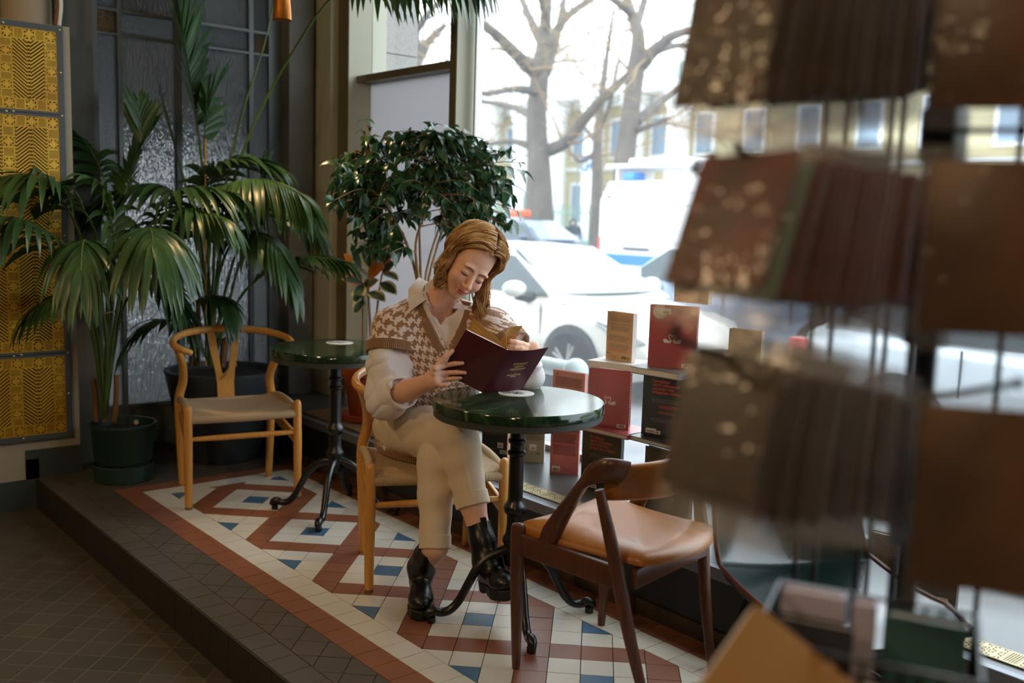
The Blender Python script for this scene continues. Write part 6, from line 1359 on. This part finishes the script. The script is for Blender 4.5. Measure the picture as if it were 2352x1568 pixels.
# ---- brows, lashes, nails
def snap(x, y):
    zs = np.linspace(.13, .03, 240); d = face_sdf(np.array([H((x, y, z)) for z in zs])); i = int(np.argmax(d < 0)); return zs[i]
BROW = mat('brow_hair', S(120, 84, 56), rough=.8); LASH = mat('lash_dark', S(40, 28, 22), rough=.7); NAIL = mat('nail', S(226, 166, 150), rough=.25)
for s in (-1, 1):
    b = MB(); P = [V3(H((s*x, y, snap(s*x, y)+.0006))) for x, y in ((.011, .0165), (.020, .0205), (.031, .0225), (.041, .0205), (.049, .0145))]; b.tube(smoothpath(P, 4), interp([.0022, .0026, .0024, .0019, .0007], 4), 8, flat=.5, up=tuple(HR@np.array([0, 0, 1]))); b.build('eyebrow', BROW, per, world=True)
    b = MB(); P = [V3(H((s*x, y, snap(s*x, y)+.0008))) for x, y in ((.0165, -.0055), (.023, -.0088), (.031, -.0100), (.039, -.0088), (.0465, -.0045))]; P2 = smoothpath(P, 5); b.tube(P2, interp([.0006, .0011, .0014, .0013, .0006], 5), 6)
    r = random.Random(6)
    for i in range(3, len(P2)): d = V3(HR@np.array([s*.25*(i/len(P2)), -.75, .75])).normalized(); b.tube([P2[i], P2[i]+d*.003, P2[i]+d*.006+V3(HR@np.array([0, .001, .001]))], [.0004, .0003, .0001], 3)
    b.build('eyelashes', LASH, per, world=True)
def nail(tip, prev, towards):
    d = bN(tip-prev); n_ = bN(towards-d*(towards@d)); M = frame3(tip-d*.003+n_*.0052, d, np.cross(n_, d)); b = MB(); b.sphere((0, 0, 0), (.0058, .0046, .0018), seg=14, rings=8)
    b.v = [tuple(M @ V3(p)) for p in b.v]; b.build('fingernail', NAIL, per, world=True)
for pts, _ in fingR[:3]: nail(pts[3], pts[2], bN(CAM-pts[3])*.8+np.array([0, 0, .35]))
nail(fingL[0][0][3], fingL[0][0][2], bN(CAM-fingL[0][0][3])*.8+np.array([0, 0, .5]))

# ---- clothes
def cloth(name, c, rough=.85, sheen=.3, bump=.15, bscale=300, tr=0): return mat(name, c, rough=rough, sheen=sheen, bump=bump, bscale=bscale, var=.04, vscale=4)
SHIRT = cloth('white_shirt_cotton', S(226, 220, 222)); TROU = cloth('cream_trouser_wool', S(214, 196, 170), bump=.08, bscale=500); BOOT = mat('black_boot_leather', S(14, 15, 17), rough=.33, spec=.5); SOLE = mat('black_boot_sole', S(18, 18, 19), rough=.6); ELAS = mat('boot_elastic', S(16, 16, 18), rough=.9)
# houndstooth knit: twill of four light and four dark threads both ways
m, nt_, bs, L = newmat('houndstooth_knit'); uv = nd(nt_, 'ShaderNodeAttribute', attribute_name='weave'); sp = nd(nt_, 'ShaderNodeSeparateXYZ'); L(uv.outputs['Vector'], sp.inputs[0])
nz = nd(nt_, 'ShaderNodeTexNoise'); nz.inputs['Scale'].default_value = 160; tcn = nd(nt_, 'ShaderNodeTexCoord'); L(tcn.outputs['Object'], nz.inputs[0])
def mth(op, a, b_=None, c_=None):
    n = nd(nt_, 'ShaderNodeMath', operation=op)
    for i, v in enumerate((a, b_, c_)):
        if v is None: continue
        if isinstance(v, (int, float)): n.inputs[i].default_value = v
        else: L(v, n.inputs[i])
    return n.outputs[0]
nzo = mth('MULTIPLY_ADD', nz.outputs[0], 1.1, -.55)
iu = mth('FLOOR', mth('ADD', mth('MULTIPLY', sp.outputs[0], 8/.030), nzo)); jv = mth('FLOOR', mth('ADD', mth('MULTIPLY', sp.outputs[1], 8/.029), nzo))
twill = mth('LESS_THAN', mth('FLOORED_MODULO', mth('ADD', iu, jv), 4.0), 1.9); cu = mth('LESS_THAN', mth('FLOORED_MODULO', iu, 8.0), 3.9); cv = mth('LESS_THAN', mth('FLOORED_MODULO', jv, 8.0), 3.9)
sel = mth('ADD', mth('MULTIPLY', twill, cu), mth('MULTIPLY', mth('SUBTRACT', 1.0, twill), cv)); mixc = nd(nt_, 'ShaderNodeMix', data_type='RGBA'); L(sel, mixc.inputs[0]); mixc.inputs[6].default_value = S(228, 214, 210); mixc.inputs[7].default_value = S(150, 112, 82); L(mixc.outputs[2], bs.inputs['Base Color'])
bs.inputs['Roughness'].default_value = .95; bs.inputs['Sheen Weight'].default_value = .5; bp = nd(nt_, 'ShaderNodeBump'); bp.inputs['Strength'].default_value = .7; bp.inputs['Distance'].default_value = .004; L(nz.outputs[0], bp.inputs['Height']); L(bp.outputs[0], bs.inputs['Normal']); HOUND = m
RIB = mat('rib_knit_brown', S(150, 112, 80), rough=.95, sheen=.4, bump=.3, bscale=220); RIBD = mat('rib_knit_groove', S(100, 70, 46), rough=.95)
def poly_cut(P, poly, near=None):
    """signed distance (metres, negative inside) to a screen-laid convex outline carried through the front of the garment"""
    r = P-CAM; t = r@_fw; u = 1176+(r@CR)/t*FPX; v = 784-(r@CU)/t*FPX; d = None; n = len(poly); A = sum(poly[i][0]*poly[(i+1) % n][1]-poly[(i+1) % n][0]*poly[i][1] for i in range(n))
    for i in range(n):
        a, c = np.array(poly[i], float), np.array(poly[(i+1) % n], float); e = c-a; nn = np.array([e[1], -e[0]])/np.linalg.norm(e)*(1 if A > 0 else -1)
        k = ((u-a[0])*nn[0]+(v-a[1])*nn[1])*t/FPX; d = k if d is None else np.maximum(d, k)
    return np.maximum(d, -((P-hipC)@TF)+.02)
VV = [(940, 600), (1092, 600), (1080, 700), (1023, 806), (962, 700)]
KV = [(955, 600), (1075, 600), (1050, 690), (1012, 748), (984, 690)]
wr = lambda P, a, k, ph: np.sin((P@a)*k+ph)
def vest_sdf(P):
    d = smin(torso_sdf(P, .012, .93, -.10), yoke(P, .016), .045)
    sl = lambda s, e, f: (P-(s+(e-s)*f))@bN(e-s)
    d = smin(d, np.maximum(sd_cone(P, shR, shR+(elbR-shR)*.33, .070, .090), sl(shR, elbR, .33)), .025); d = smin(d, np.maximum(sd_cone(P, shL, shL+(elbL-shL)*.38, .066, .082), sl(shL, elbL, .38)), .025)
    d = d+.0035*np.sin((P@TRt)*46+(P@TA)*14)*np.sin((P@TA)*17+1.0)
    d = np.maximum(d, -(sd_cone(P, neckB-TA*.04, headj, .062, .07)))
    return np.maximum(d, -poly_cut(P, VV))
lo, hi = bbx([hipC-TA*.06, neckB, shR, shL], .16)
Pv, Fv = surface_net(vest_sdf, lo, hi, .0042); q = Pv-hipC
np_o = np_mesh('vest', Pv@Mi[:3, :3].T+Mi[:3, 3], Fv, HOUND, per)
wv = np_o.data.attributes.new('weave', 'FLOAT_VECTOR', 'POINT'); ang = np.arctan2(q@TRt, q@TF); wv.data.foreach_set('vector', np.stack([ang*.155+0*(q@TRt), q@TA, 0*ang], 1).astype(np.float32).ravel())
def cast(px, py, fn, t0=2.9, t1=4.2):
    ts = np.linspace(t0, t1, 520); r = ray(px, py); d = fn(CAM+ts[:, None]*r); i = int(np.argmax(d < 0)); return CAM+(ts[i]-.0012)*r if d.min() < 0 else CAM+3.5*r
def shirt_sdf(P):
    d = smin(torso_sdf(P, -.003, .93, .45), yoke(P, .002), .045); d = smin(d, sd_cone(P, neckB-TA*.03, neckB+(headj-neckB)*.28, .066, .064), .03); d = np.maximum(d, -sd_cone(P, neckB-TA*.09, headj, .057, .060)); return np.maximum(d, -poly_cut(P, KV))
lo, hi = bbx([hipC+TA*.25, neckB+TA*.03, shR, shL], .11)
solid('shirt', shirt_sdf, lo, hi, .0036, SHIRT, per)
# ribbed bands: strips of knit with grooves
def band(name, pts, inn, wid, th, groove=.006, mt=RIB):
    """pts: centre line; inn: unit vectors across the band; the ribs run across"""
    b = MB(); n = len(pts); acc = 0.0
    P = [np.array(p) for p in pts]
    for i in range(n-1):
        L_ = np.linalg.norm(P[i+1]-P[i]); k = max(1, int(round(L_/groove)))
        for j in range(k):
            f0, f1 = j/k, (j+.78)/k
            for (fa, fb, h) in ((f0, f1, th), (f1, (j+1)/k, th*.35)):
                qs = []
                for f in (fa, fb):
                    c = P[i]+(P[i+1]-P[i])*f; x = bN(inn[i]*(1-f)+inn[i+1]*f); o = outn[i]*(1-f)+outn[i+1]*f; qs.append((c-x*wid/2, c+x*wid/2, o))
                (a0, a1, oa), (c0, c1, oc) = qs
                vs = [a0+oa*0-oa*th, a1-oa*th, c1-oc*th, c0-oc*th, a0+oa*h, a1+oa*h, c1+oc*h, c0+oc*h]
                b.add(vs, [(3, 2, 1, 0), (4, 5, 6, 7), (0, 1, 5, 4), (1, 2, 6, 5), (2, 3, 7, 6), (3, 0, 4, 7)], 0 if h == th else 1)
    return b.build(name, [mt, RIBD], per, world=True, smooth=0)
vfull = lambda P: smin(torso_sdf(P, .012, .93, -.10), yoke(P, .016), .045)
for name, px in (('neck_rib', [(966, 690), (976, 720), (992, 756), (1008, 786), (1023, 808)]), ('neck_rib', [(1068, 712), (1064, 728), (1056, 748), (1046, 770), (1036, 790), (1025, 808)])):
    sgn = -1 if px[0][0] < 1000 else 1; C_ = [cast(x+sgn*8, y, vfull) for x, y in px]; outn = [bN(CAM-c)*.7+TF*.3 for c in C_]; inn = []
    for i in range(len(C_)): T = bN(C_[min(i+1, len(C_)-1)]-C_[max(i-1, 0)]); inn.append(bN(np.cross(T, outn[i])))
    band(name, C_, inn, .028, .0035, .0058)
def armband(sh, el, f, r, w, name='armhole_rib', a0=0, a1=2*PI):
    ax = bN(el-sh); c = sh+(el-sh)*f; e1 = bN(np.cross(ax, TF)); e2 = np.cross(ax, e1); K = 18; global outn
    outn = [e1*math.cos(a)+e2*math.sin(a) for a in np.linspace(a0, a1, K)]; pts = [c+o*r for o in outn]; band(name, pts, [ax]*K, w, .004, .0075)
armband(shR, elbR, .33, .092, .036); armband(shL, elbL, .39, .085, .034)
K = 40; pts = []; outn = []; inn = []
for a in np.linspace(0, 2*PI, K):
    o = TRt*math.cos(a)+TF*math.sin(a); base = hipC-TA*.045; ts = np.linspace(.05, .26, 300); d = torso_sdf(base+ts[:, None]*o, .012, .93, -.2); i = int(np.argmax(d > 0)); pts.append(base+o*(ts[i]-.003)); outn.append(o); inn.append(TA)
band('hem_rib', pts, inn, .05, .004, .008)
# sleeves
def sleeve(P, s, e, w_, rs_, k):
    d = sd_chain(P, [s, s+(e-s)*.5, e, e+(w_-e)*.34], rs_, .03); ax = bN(e-s)
    w1 = P+.012*np.sin(P[:, [1, 2, 0]]*38+k)+.006*np.sin(P[:, [2, 0, 1]]*83)
    f1 = np.abs(np.sin((w1@(ax*.8+TRt*.6))*44+k)); f2 = np.abs(np.sin((w1@(ax*.5-TRt*.9))*36+k*2)); near = np.clip(1.25-np.abs((P-(s+(e-s)*.75))@ax)/.24, .25, 1)
    return d+(.0075*(1-f1)**2+.0055*(1-f2)**2)*near-.003
def slR(P):
    d = sleeve(P, shR+(elbR-shR)*.08, elbR, wriR, [.066, .082, .072, .054], .5); return np.maximum(d, (P-(elbR+(wriR-elbR)*.30))@bN(wriR-elbR))
def slL(P):
    d = sleeve(P, shL+(elbL-shL)*.08, elbL, wriL, [.058, .064, .046, .038], 2.1); return np.maximum(d, (P-(elbL+(wriL-elbL)*.42))@bN(wriL-elbL))
solid('sleeve', slR, *bbx([shR, elbR, wriR], .10), .0042, SHIRT, per); solid('sleeve', slL, *bbx([shL, elbL, wriL], .09), .0042, SHIRT, per)
def cuff(P, e, w_, f0, f1, r):
    ax = bN(w_-e); c0, c1 = e+(w_-e)*f0, e+(w_-e)*f1; d = sd_cone(P, c0, c1, r, r*1.04); h = (P-c0)@ax; L_ = np.linalg.norm(c1-c0)
    d = np.maximum(np.maximum(d, -h-.004), h-L_-.004); return np.maximum(d, -sd_cone(P, c0-ax*.05, c1+ax*.06, r-.010, r-.008))+.0028*np.sin(P@np.array([75, -50, 60])+2*np.sin(P[:, 2]*50))
solid('cuff', lambda P: cuff(P, elbR, wriR, .15, .37, .060), *bbx([elbR, wriR], .09), .003, SHIRT, per); solid('cuff', lambda P: cuff(P, elbL, wriL, .25, .5, .040), *bbx([elbL, wriL], .08), .003, SHIRT, per)
# collar leaves
def leaf_on(name, poly, fn, lift, th, mt):
    P = [cast(x, y, fn)+bN(CAM-cast(x, y, fn))*l for (x, y), l in zip(poly, lift)]; c = sum(P)/len(P); n = len(P); o = bN(CAM-c)*th
    b = MB(); b.add([p for p in P]+[c]+[p-o for p in P]+[c-o], [(i, (i+1) % n, n) for i in range(n)]+[((i+1) % n+n+1, i+n+1, 2*n+1) for i in range(n)]+[(i, i+n+1, (i+1) % n+n+1, (i+1) % n) for i in range(n)]); return b.build(name, mt, per, world=True, smooth=60)
tc0 = float((cast(948, 708, vfull)-CAM)@_fw)
def leaf_pts(name, pts, th, mt):
    b = MB(); P = [A_(x, y, tc0+dt) for x, y, dt in pts]; n = len(P)//2
    vs = P+[p-bN(CAM-p)*th for p in P]; m_ = len(P); fs = [(i, i+1, n+i+1, n+i) for i in range(n-1)]; bd = [(i, i+1) for i in range(n-1)]+[(n-1, 2*n-1)]+[(n+i+1, n+i) for i in range(n-2, -1, -1)]+[(n, 0)]
    b.add(vs, fs+[tuple(k+m_ for k in f[::-1]) for f in fs]+[(c, a, a+m_, c+m_) for a, c in bd]); return b.build(name, mt, per, world=True, smooth=70)
leaf_pts('collar', [(962, 636, .075), (949, 649, .05), (938, 664, .022), (937, 690, .0), (941, 715, -.014), (985, 648, .035), (975, 655, .03), (969, 668, .012), (973, 680, .0), (979, 687, -.008)], .003, SHIRT)
leaf_on('collar', [(1046, 696), (1058, 691), (1064, 700), (1070, 716), (1062, 712), (1050, 708), (1040, 708)], vfull, [.012, .014, .008, .003, .004, .008, .010], .003, SHIRT)
leaf_on('placket', [(979, 687), (988, 712), (1000, 738), (1014, 757), (1024, 800), (1019, 801), (1004, 765), (990, 734), (979, 704)], lambda P: torso_sdf(P, .002, .93), [.010, .008, .006, .006, .004, .003, .003, .003, .005], .003, SHIRT)
b = MB()
for x, y in ((1011, 776), (1032, 705)): c = cast(x, y, lambda P: torso_sdf(P, .002, .93)); o = bN(CAM-c); b.lathe([(.0001, .0075), (.004, .0075), (.005, .006), (.005, .003)], seg=14, M=frame3(c, CR, np.cross(o, CR)))
b.build('button', mat('pearl_button', S(220, 214, 214), rough=.25), per, world=True)
# trousers
def trou(P):
    lr = np.maximum(sd_chain(P, [hipR, hipR+(kneeR-hipR)*.5, kneeR, kneeR+(hemR-kneeR)*.3, hemR], [.100, .092, .070, .063, .056], .03), (P-hemR)@bN(hemR-kneeR))
    ll = np.maximum(sd_chain(P, [hipL, hipL+(kneeL-hipL)*.5, kneeL, kneeL+(hemL-kneeL)*.35, hemL], [.092, .082, .064, .060, .053], .03), (P-hemL)@bN(hemL-kneeL))
    d = smin(smin(sd_ell(P, hipC+np.array([.0, .0, .0]), (.155, .15, .105)), lr, .04), ll, .012)
    cr = np.exp(-(((P-kneeR)@bN(np.cross(hemR-kneeR, bN(CAM-kneeR))))/.006)**2)*.003*(((P-kneeR)@bN(hemR-kneeR)) > .0)
    d = d-cr+.0022*np.sin((P@bN(kneeR-hipR))*55+np.sin(P[:, 2]*60)*1.2)*np.clip(1-np.linalg.norm(P-(hipR+(kneeR-hipR)*.3), axis=1)/.22, 0, 1)+.0016*np.sin((P@bN(hemL-kneeL))*70+P[:, 0]*40)
    return d
solid('trousers', trou, *bbx([hipR, hipL, kneeR, kneeL, hemR, hemL], .12), .0045, TROU, per)
def turnup(P, k, h, r):
    ax = bN(h-k); d = sd_cone(P, h-ax*.04, h+ax*.004, r, r*1.0); s_ = (P-h)@ax; d = np.maximum(np.maximum(d, -s_-.042), s_-.006); return np.maximum(d, -sd_cone(P, h-ax*.1, h+ax*.1, r-.008, r-.008))
solid('turn_up', lambda P: turnup(P, kneeR, hemR, .0605), *bbx([hemR], .1), .003, TROU, per); solid('turn_up', lambda P: turnup(P, kneeL, hemL, .0565), *bbx([hemL], .1), .003, TROU, per)
# boots
def boot(name, top, ank, toe, heel, upv, tab=False):
    up = bN(upv); f = bN(toe-heel); f = bN(f-up*(f@up)); sd = np.cross(f, up); L_ = float((toe-heel)@f); base = heel-up*0
    R = np.stack([f, sd, up], 1)
    def up_sdf(P):
        d = sd_chain(P, [top, top+(ank-top)*.5, ank], [.041, .043, .048], .02)
        d = smin(d, sd_cone(P, ank-up*.012, heel+f*.035+up*.060, .046, .040), .03); d = smin(d, sd_ell(P, heel+f*(L_*.55)+up*.058, (L_*.40, .041, .036), R), .03); d = smin(d, sd_ell(P, heel+f*(L_*.77)+up*.052, (L_*.22, .043, .032), R), .02)
        d = np.maximum(d, (P-top)@bN(top-ank)); d = np.maximum(d, -sd_cone(P, top+(top-ank)*.3, top+(ank-top)*.25, .037, .034))
        return np.maximum(d, -((P-heel)@up-.030))
    root = solid(name, up_sdf, *bbx([top, ank, toe, heel], .07), .0034, BOOT, per)
    def sole(P):
        q = (P-heel)@R; x = q[:, 0]/L_; w_ = np.interp(x, [-.05, .0, .12, .4, .72, .92, 1.02], [.0, .028, .036, .033, .046, .034, .0]); z0 = np.where((x > .28) & (x < .38), .014, 0)+.004*(np.sin(q[:, 0]*420) > .2)*(q[:, 2] < .012)
        return np.maximum(np.maximum(np.abs(q[:, 1])-w_, q[:, 2]-.036), np.maximum(z0-q[:, 2], np.maximum(-.02*L_-q[:, 0]*1.0-.0, q[:, 0]-L_)))
    s_ = solid('sole', sole, *bbx([toe, heel, heel+up*.05], .06), .003, SOLE, root if False else per)
    if tab: b = MB(); b.tube([A_(1112, 1212, 3.325), A_(1109, 1188, 3.325)], [.0125, .011], 8, flat=.4, up=tuple(-_fw)); b.build('pull_tab', ELAS, per, world=True)
    return root
toeL = np.array([-.452, .168, 0.0]); heelL = np.array([-.315, .372, 0.0]); boot('boot', A_(986, 1258, 3.40), ankL+np.array([0, 0, .02]), toeL, heelL, np.array([0, 0, 1.]))
heelR = A_(1118, 1352, 3.40); toeR = A_(1174, 1392, 3.185); boot('boot', A_(1098, 1200, 3.36), ankR, toeR, heelR, bN(hemR-ankR)*.55+np.array([0, 0, .6]), True)

# ---- hair: a cap of locks swept from the parting, wavy to the shoulders
m, nt_, bs, L = newmat('blonde_hair'); at = nd(nt_, 'ShaderNodeAttribute', attribute_name='tone'); L(at.outputs['Color'], bs.inputs['Base Color']); bs.inputs['Roughness'].default_value = .38; bs.inputs['Specular IOR Level'].default_value = .55; bs.inputs['Anisotropic'].default_value = .5; HAIR = m
rh = np.random.RandomState(5); gl_ = HR.T@np.array([0, 0, -1.0]); XP = .012
HV_ = []; HF_ = []; HC_ = []; nv_ = 0
C1, C2, C3 = np.array(S(196, 146, 86)[:3]), np.array(S(226, 188, 132)[:3]), np.array(S(132, 88, 46)[:3])
def lock(s, z0, off, ph, amp, ln, flare):
    """centre line of one lock in head space; s = side of the parting"""
    pts = []; K1 = 12
    for k in range(K1+1):
        th = math.radians(4+k/K1*98); zz = z0*(1-.55*(k/K1)**1.2)-.012*(k/K1)*(z0 > .03)
        sc = math.sqrt(max(.05, 1-((zz+.02)/.122)**2)); x = s*(.083+off)*sc*math.sin(th)*(1.0); y = .046+(.090+off)*sc*math.cos(th)
        x = XP*(1-k/K1)+x+s*.004*math.sin(k*.9+ph)
        pts.append(np.array([x, y, zz+.004*math.sin(k*.8+ph)]))
    d = pts[-1]-pts[-2]; d = d/np.linalg.norm(d); p = pts[-1].copy(); st = ln/14
    for k in range(14):
        f = (k+1)/14; g = gl_*.62+np.array([0, -1, 0])*.38; d = d*.62+g*.38; d = d/np.linalg.norm(d)
        out = np.array([s*1.0, 0, .25]); w = math.sin(f*2*PI*1.35+ph)*amp*f**.6; curl = flare*max(0, f-.55)*2.0
        p = p+d*st; q = p+out*(w+curl*.5)+np.array([0, 0, .6])*math.cos(f*2*PI*1.35+ph)*amp*.5*f+np.array([0, .5*curl, 0]); pts.append(q)
    return pts
def strand(pts, r, col):
    global nv_
    P = [np.array(p) for p in pts]; n = len(P); ring = []
    for i in range(n):
        T = P[min(i+1, n-1)]-P[max(0, i-1)]; T = T/np.linalg.norm(T); a = np.cross(T, [.3, .2, 1.0]); a /= np.linalg.norm(a); b_ = np.cross(T, a); rr = r*(1-.7*(i/(n-1))**2)
        for w in (0, 2.094, 4.189): ring.append(P[i]+a*math.cos(w)*rr+b_*math.sin(w)*rr)
    HV_.extend(ring); HC_.extend([col]*len(ring))
    for i in range(n-1):
        for k in range(3): HF_.append((nv_+3*i+k, nv_+3*i+(k+1) % 3, nv_+3*i+3+(k+1) % 3, nv_+3*i+3+k))
    nv_ += len(ring)
guides = []
for s in (-1, 1):
    for i in range(78):
        z0 = rh.uniform(-.105, .080); front = z0 > .03
        off = rh.uniform(.002, .020); ln = rh.uniform(.12, .175) if s < 0 else rh.uniform(.15, .235)
        guides.append((s, z0, off, rh.uniform(0, 6.28), rh.uniform(.012, .024), ln, rh.uniform(.0, .055)))
for (s, z0, off, ph, amp, ln, fl) in guides:
    base = lock(s, z0, off, ph, amp, ln, fl); tone = rh.uniform(0, 1); cc = C1*(1-tone)+C2*tone if rh.uniform() > .25 else C1*.5+C3*.5
    for k in range(13):
        dv = np.array([rh.normal(0, .0042), rh.normal(0, .0025), rh.normal(0, .0048)]); n = len(base)
        pts = [base[i]+dv*(1-.45*(i/(n-1)))*(0.35+.65*min(1, i/5)) + np.array([rh.normal(0, .0006), 0, rh.normal(0, .0006)]) for i in range(n)]
        strand([H(p) for p in pts], rh.uniform(.0009, .0016), cc*rh.uniform(.8, 1.15))
for k in range(70):      # stray hairs
    s = rh.choice([-1, 1]); base = lock(s, rh.uniform(-.1, .07), rh.uniform(.012, .022), rh.uniform(0, 6.28), rh.uniform(.012, .026), rh.uniform(.1, .17), rh.uniform(0, .06)); strand([H(p) for p in base], .0005, C2)
def cap_sdf(P):
    q = headloc(P); d = sd_ell(q, (0, .050, -.024), (.080, .085, .100)); keep = (q[:, 2]-.036-.35*(q[:, 1]-.06)); keep = np.where(q[:, 1] > .118, -1, keep)
    return np.maximum(np.maximum(d, -.055-q[:, 1]), keep)
Pc, Fc = surface_net(cap_sdf, HO-.15, HO+.16, .004); capc = np.tile(C3*.8+C1*.2, (len(Pc), 1))
Ph = np.concatenate([np.array(HV_), Pc]); Fh = np.concatenate([np.array(HF_), Fc+nv_]); Ch = np.concatenate([np.array(HC_), capc])
np_mesh('hair', Ph@Mi[:3, :3].T+Mi[:3, 3], Fh, HAIR, per, color=Ch)

# ---- two passers-by across the road
def walker(label, px, t_, coat, legsm, hood):
    g, gy = gb(px, t_); g = np.array(g); r_ = thing('person', label, 'person', tuple(g)); k = 1.72/1.75
    ex = CR*np.array([1, 1, 0]); ex /= np.linalg.norm(ex); fwd = np.array([_fw[0], _fw[1], 0])*-1; fwd /= np.linalg.norm(fwd); z = np.array([0, 0, 1.])
    J = lambda x, f, h: g+ex*x+fwd*f+z*h*k
    body = lambda P: smin(smin(sd_ell(P, J(0, 0, 1.60), (.085, .095, .12)), sd_cone(P, J(0, 0, 1.35), J(0, 0, 1.52), .06, .055), .03), np.minimum(sd_chain(P, [J(-.1, 0, .9), J(-.11, .02, .5), J(-.12, 0, .1)], [.09, .065, .05], .02), sd_chain(P, [J(.1, 0, .9), J(.12, .06, .5), J(.13, 0, .1)], [.09, .065, .05], .02)), .02)
    solid('body', lambda P: smin(body(P), sd_cone(P, J(0, 0, .95), J(0, 0, 1.35), .13, .15), .05), *bbx([J(-.3, -.2, 0), J(.3, .2, 1.75)], .05), .025, mat('far_skin', S(206, 170, 150), rough=.6), r_)
    solid('coat', lambda P: np.maximum(smin(smin(sd_chain(P, [J(0, 0, .92), J(0, 0, 1.15), J(0, 0, 1.36)], [.19, .20, .17], .05), np.minimum(sd_chain(P, [J(-.2, 0, 1.40), J(-.27, 0, 1.12), J(-.2, .12, .92)], [.085, .075, .06], .03), sd_chain(P, [J(.2, 0, 1.40), J(.27, 0, 1.12), J(.2, .12, .92)], [.085, .075, .06], .03)), .05), sd_ell(P, J(0, -.02, 1.60), (.115, .12, .155)), .05), -sd_ell(P, J(0, .14, 1.60), (.075, .1, .09))), *bbx([J(-.4, -.2, .7), J(.4, .2, 1.8)], .05), .022, coat, r_)
    solid('trousers', lambda P: np.minimum(sd_chain(P, [J(-.1, 0, .9), J(-.11, .02, .5), J(-.12, 0, .08)], [.11, .085, .07], .02), sd_chain(P, [J(.1, 0, .9), J(.12, .06, .5), J(.13, 0, .08)], [.11, .085, .07], .02)), *bbx([J(-.3, -.2, 0), J(.3, .2, 1.0)], .05), .025, legsm, r_)
walker('person in a dark hooded jacket and blue jeans standing on the far pavement', 1312, 33, mat('dark_jacket', S(40, 54, 62), rough=.8), mat('blue_jeans', S(70, 92, 130), rough=.8), True)
walker('person in a grey coat walking by the green railings across the street', 1247, 40, mat('grey_coat', S(120, 116, 120), rough=.8), mat('dark_trousers', S(50, 56, 66), rough=.8), True)
# ---------------------------------------------------------------- light, camera, view
w = bpy.data.worlds.new('overcast_sky'); scene.world = w; w.use_nodes = True
nt = w.node_tree; bg = nt.nodes['Background']
bg.inputs[0].default_value = (0.86, 0.93, 1.0, 1.0); bg.inputs[1].default_value = SKY_STRENGTH
cam = bpy.data.cameras.new('camera'); co = bpy.data.objects.new('camera', cam); COL.objects.link(co)
R = Matrix((V3(CR), V3(CU), V3(-_fw))).transposed().to_4x4(); R.translation = V3(CAM); co.matrix_world = R
cam.sensor_width = 36.0; cam.lens = FPX/2352*36.0; cam.clip_start = 0.02; cam.clip_end = 400
cam.dof.use_dof = True; cam.dof.focus_distance = 3.35; cam.dof.aperture_fstop = 2.2; cam.dof.aperture_blades = 0
scene.camera = co
scene.view_settings.view_transform = 'Standard'; scene.view_settings.look = 'None'; scene.view_settings.gamma = 1.0
scene.view_settings.use_curve_mapping = False; scene.view_settings.exposure = EXPOSURE
scene.cycles.use_denoising = True
scene.cycles.max_bounces = 10; scene.cycles.diffuse_bounces = 5; scene.cycles.glossy_bounces = 4; scene.cycles.transmission_bounces = 6; scene.cycles.transparent_max_bounces = 24
scene.cycles.caustics_reflective = False; scene.cycles.caustics_refractive = False; scene.cycles.sample_clamp_indirect = 6.0
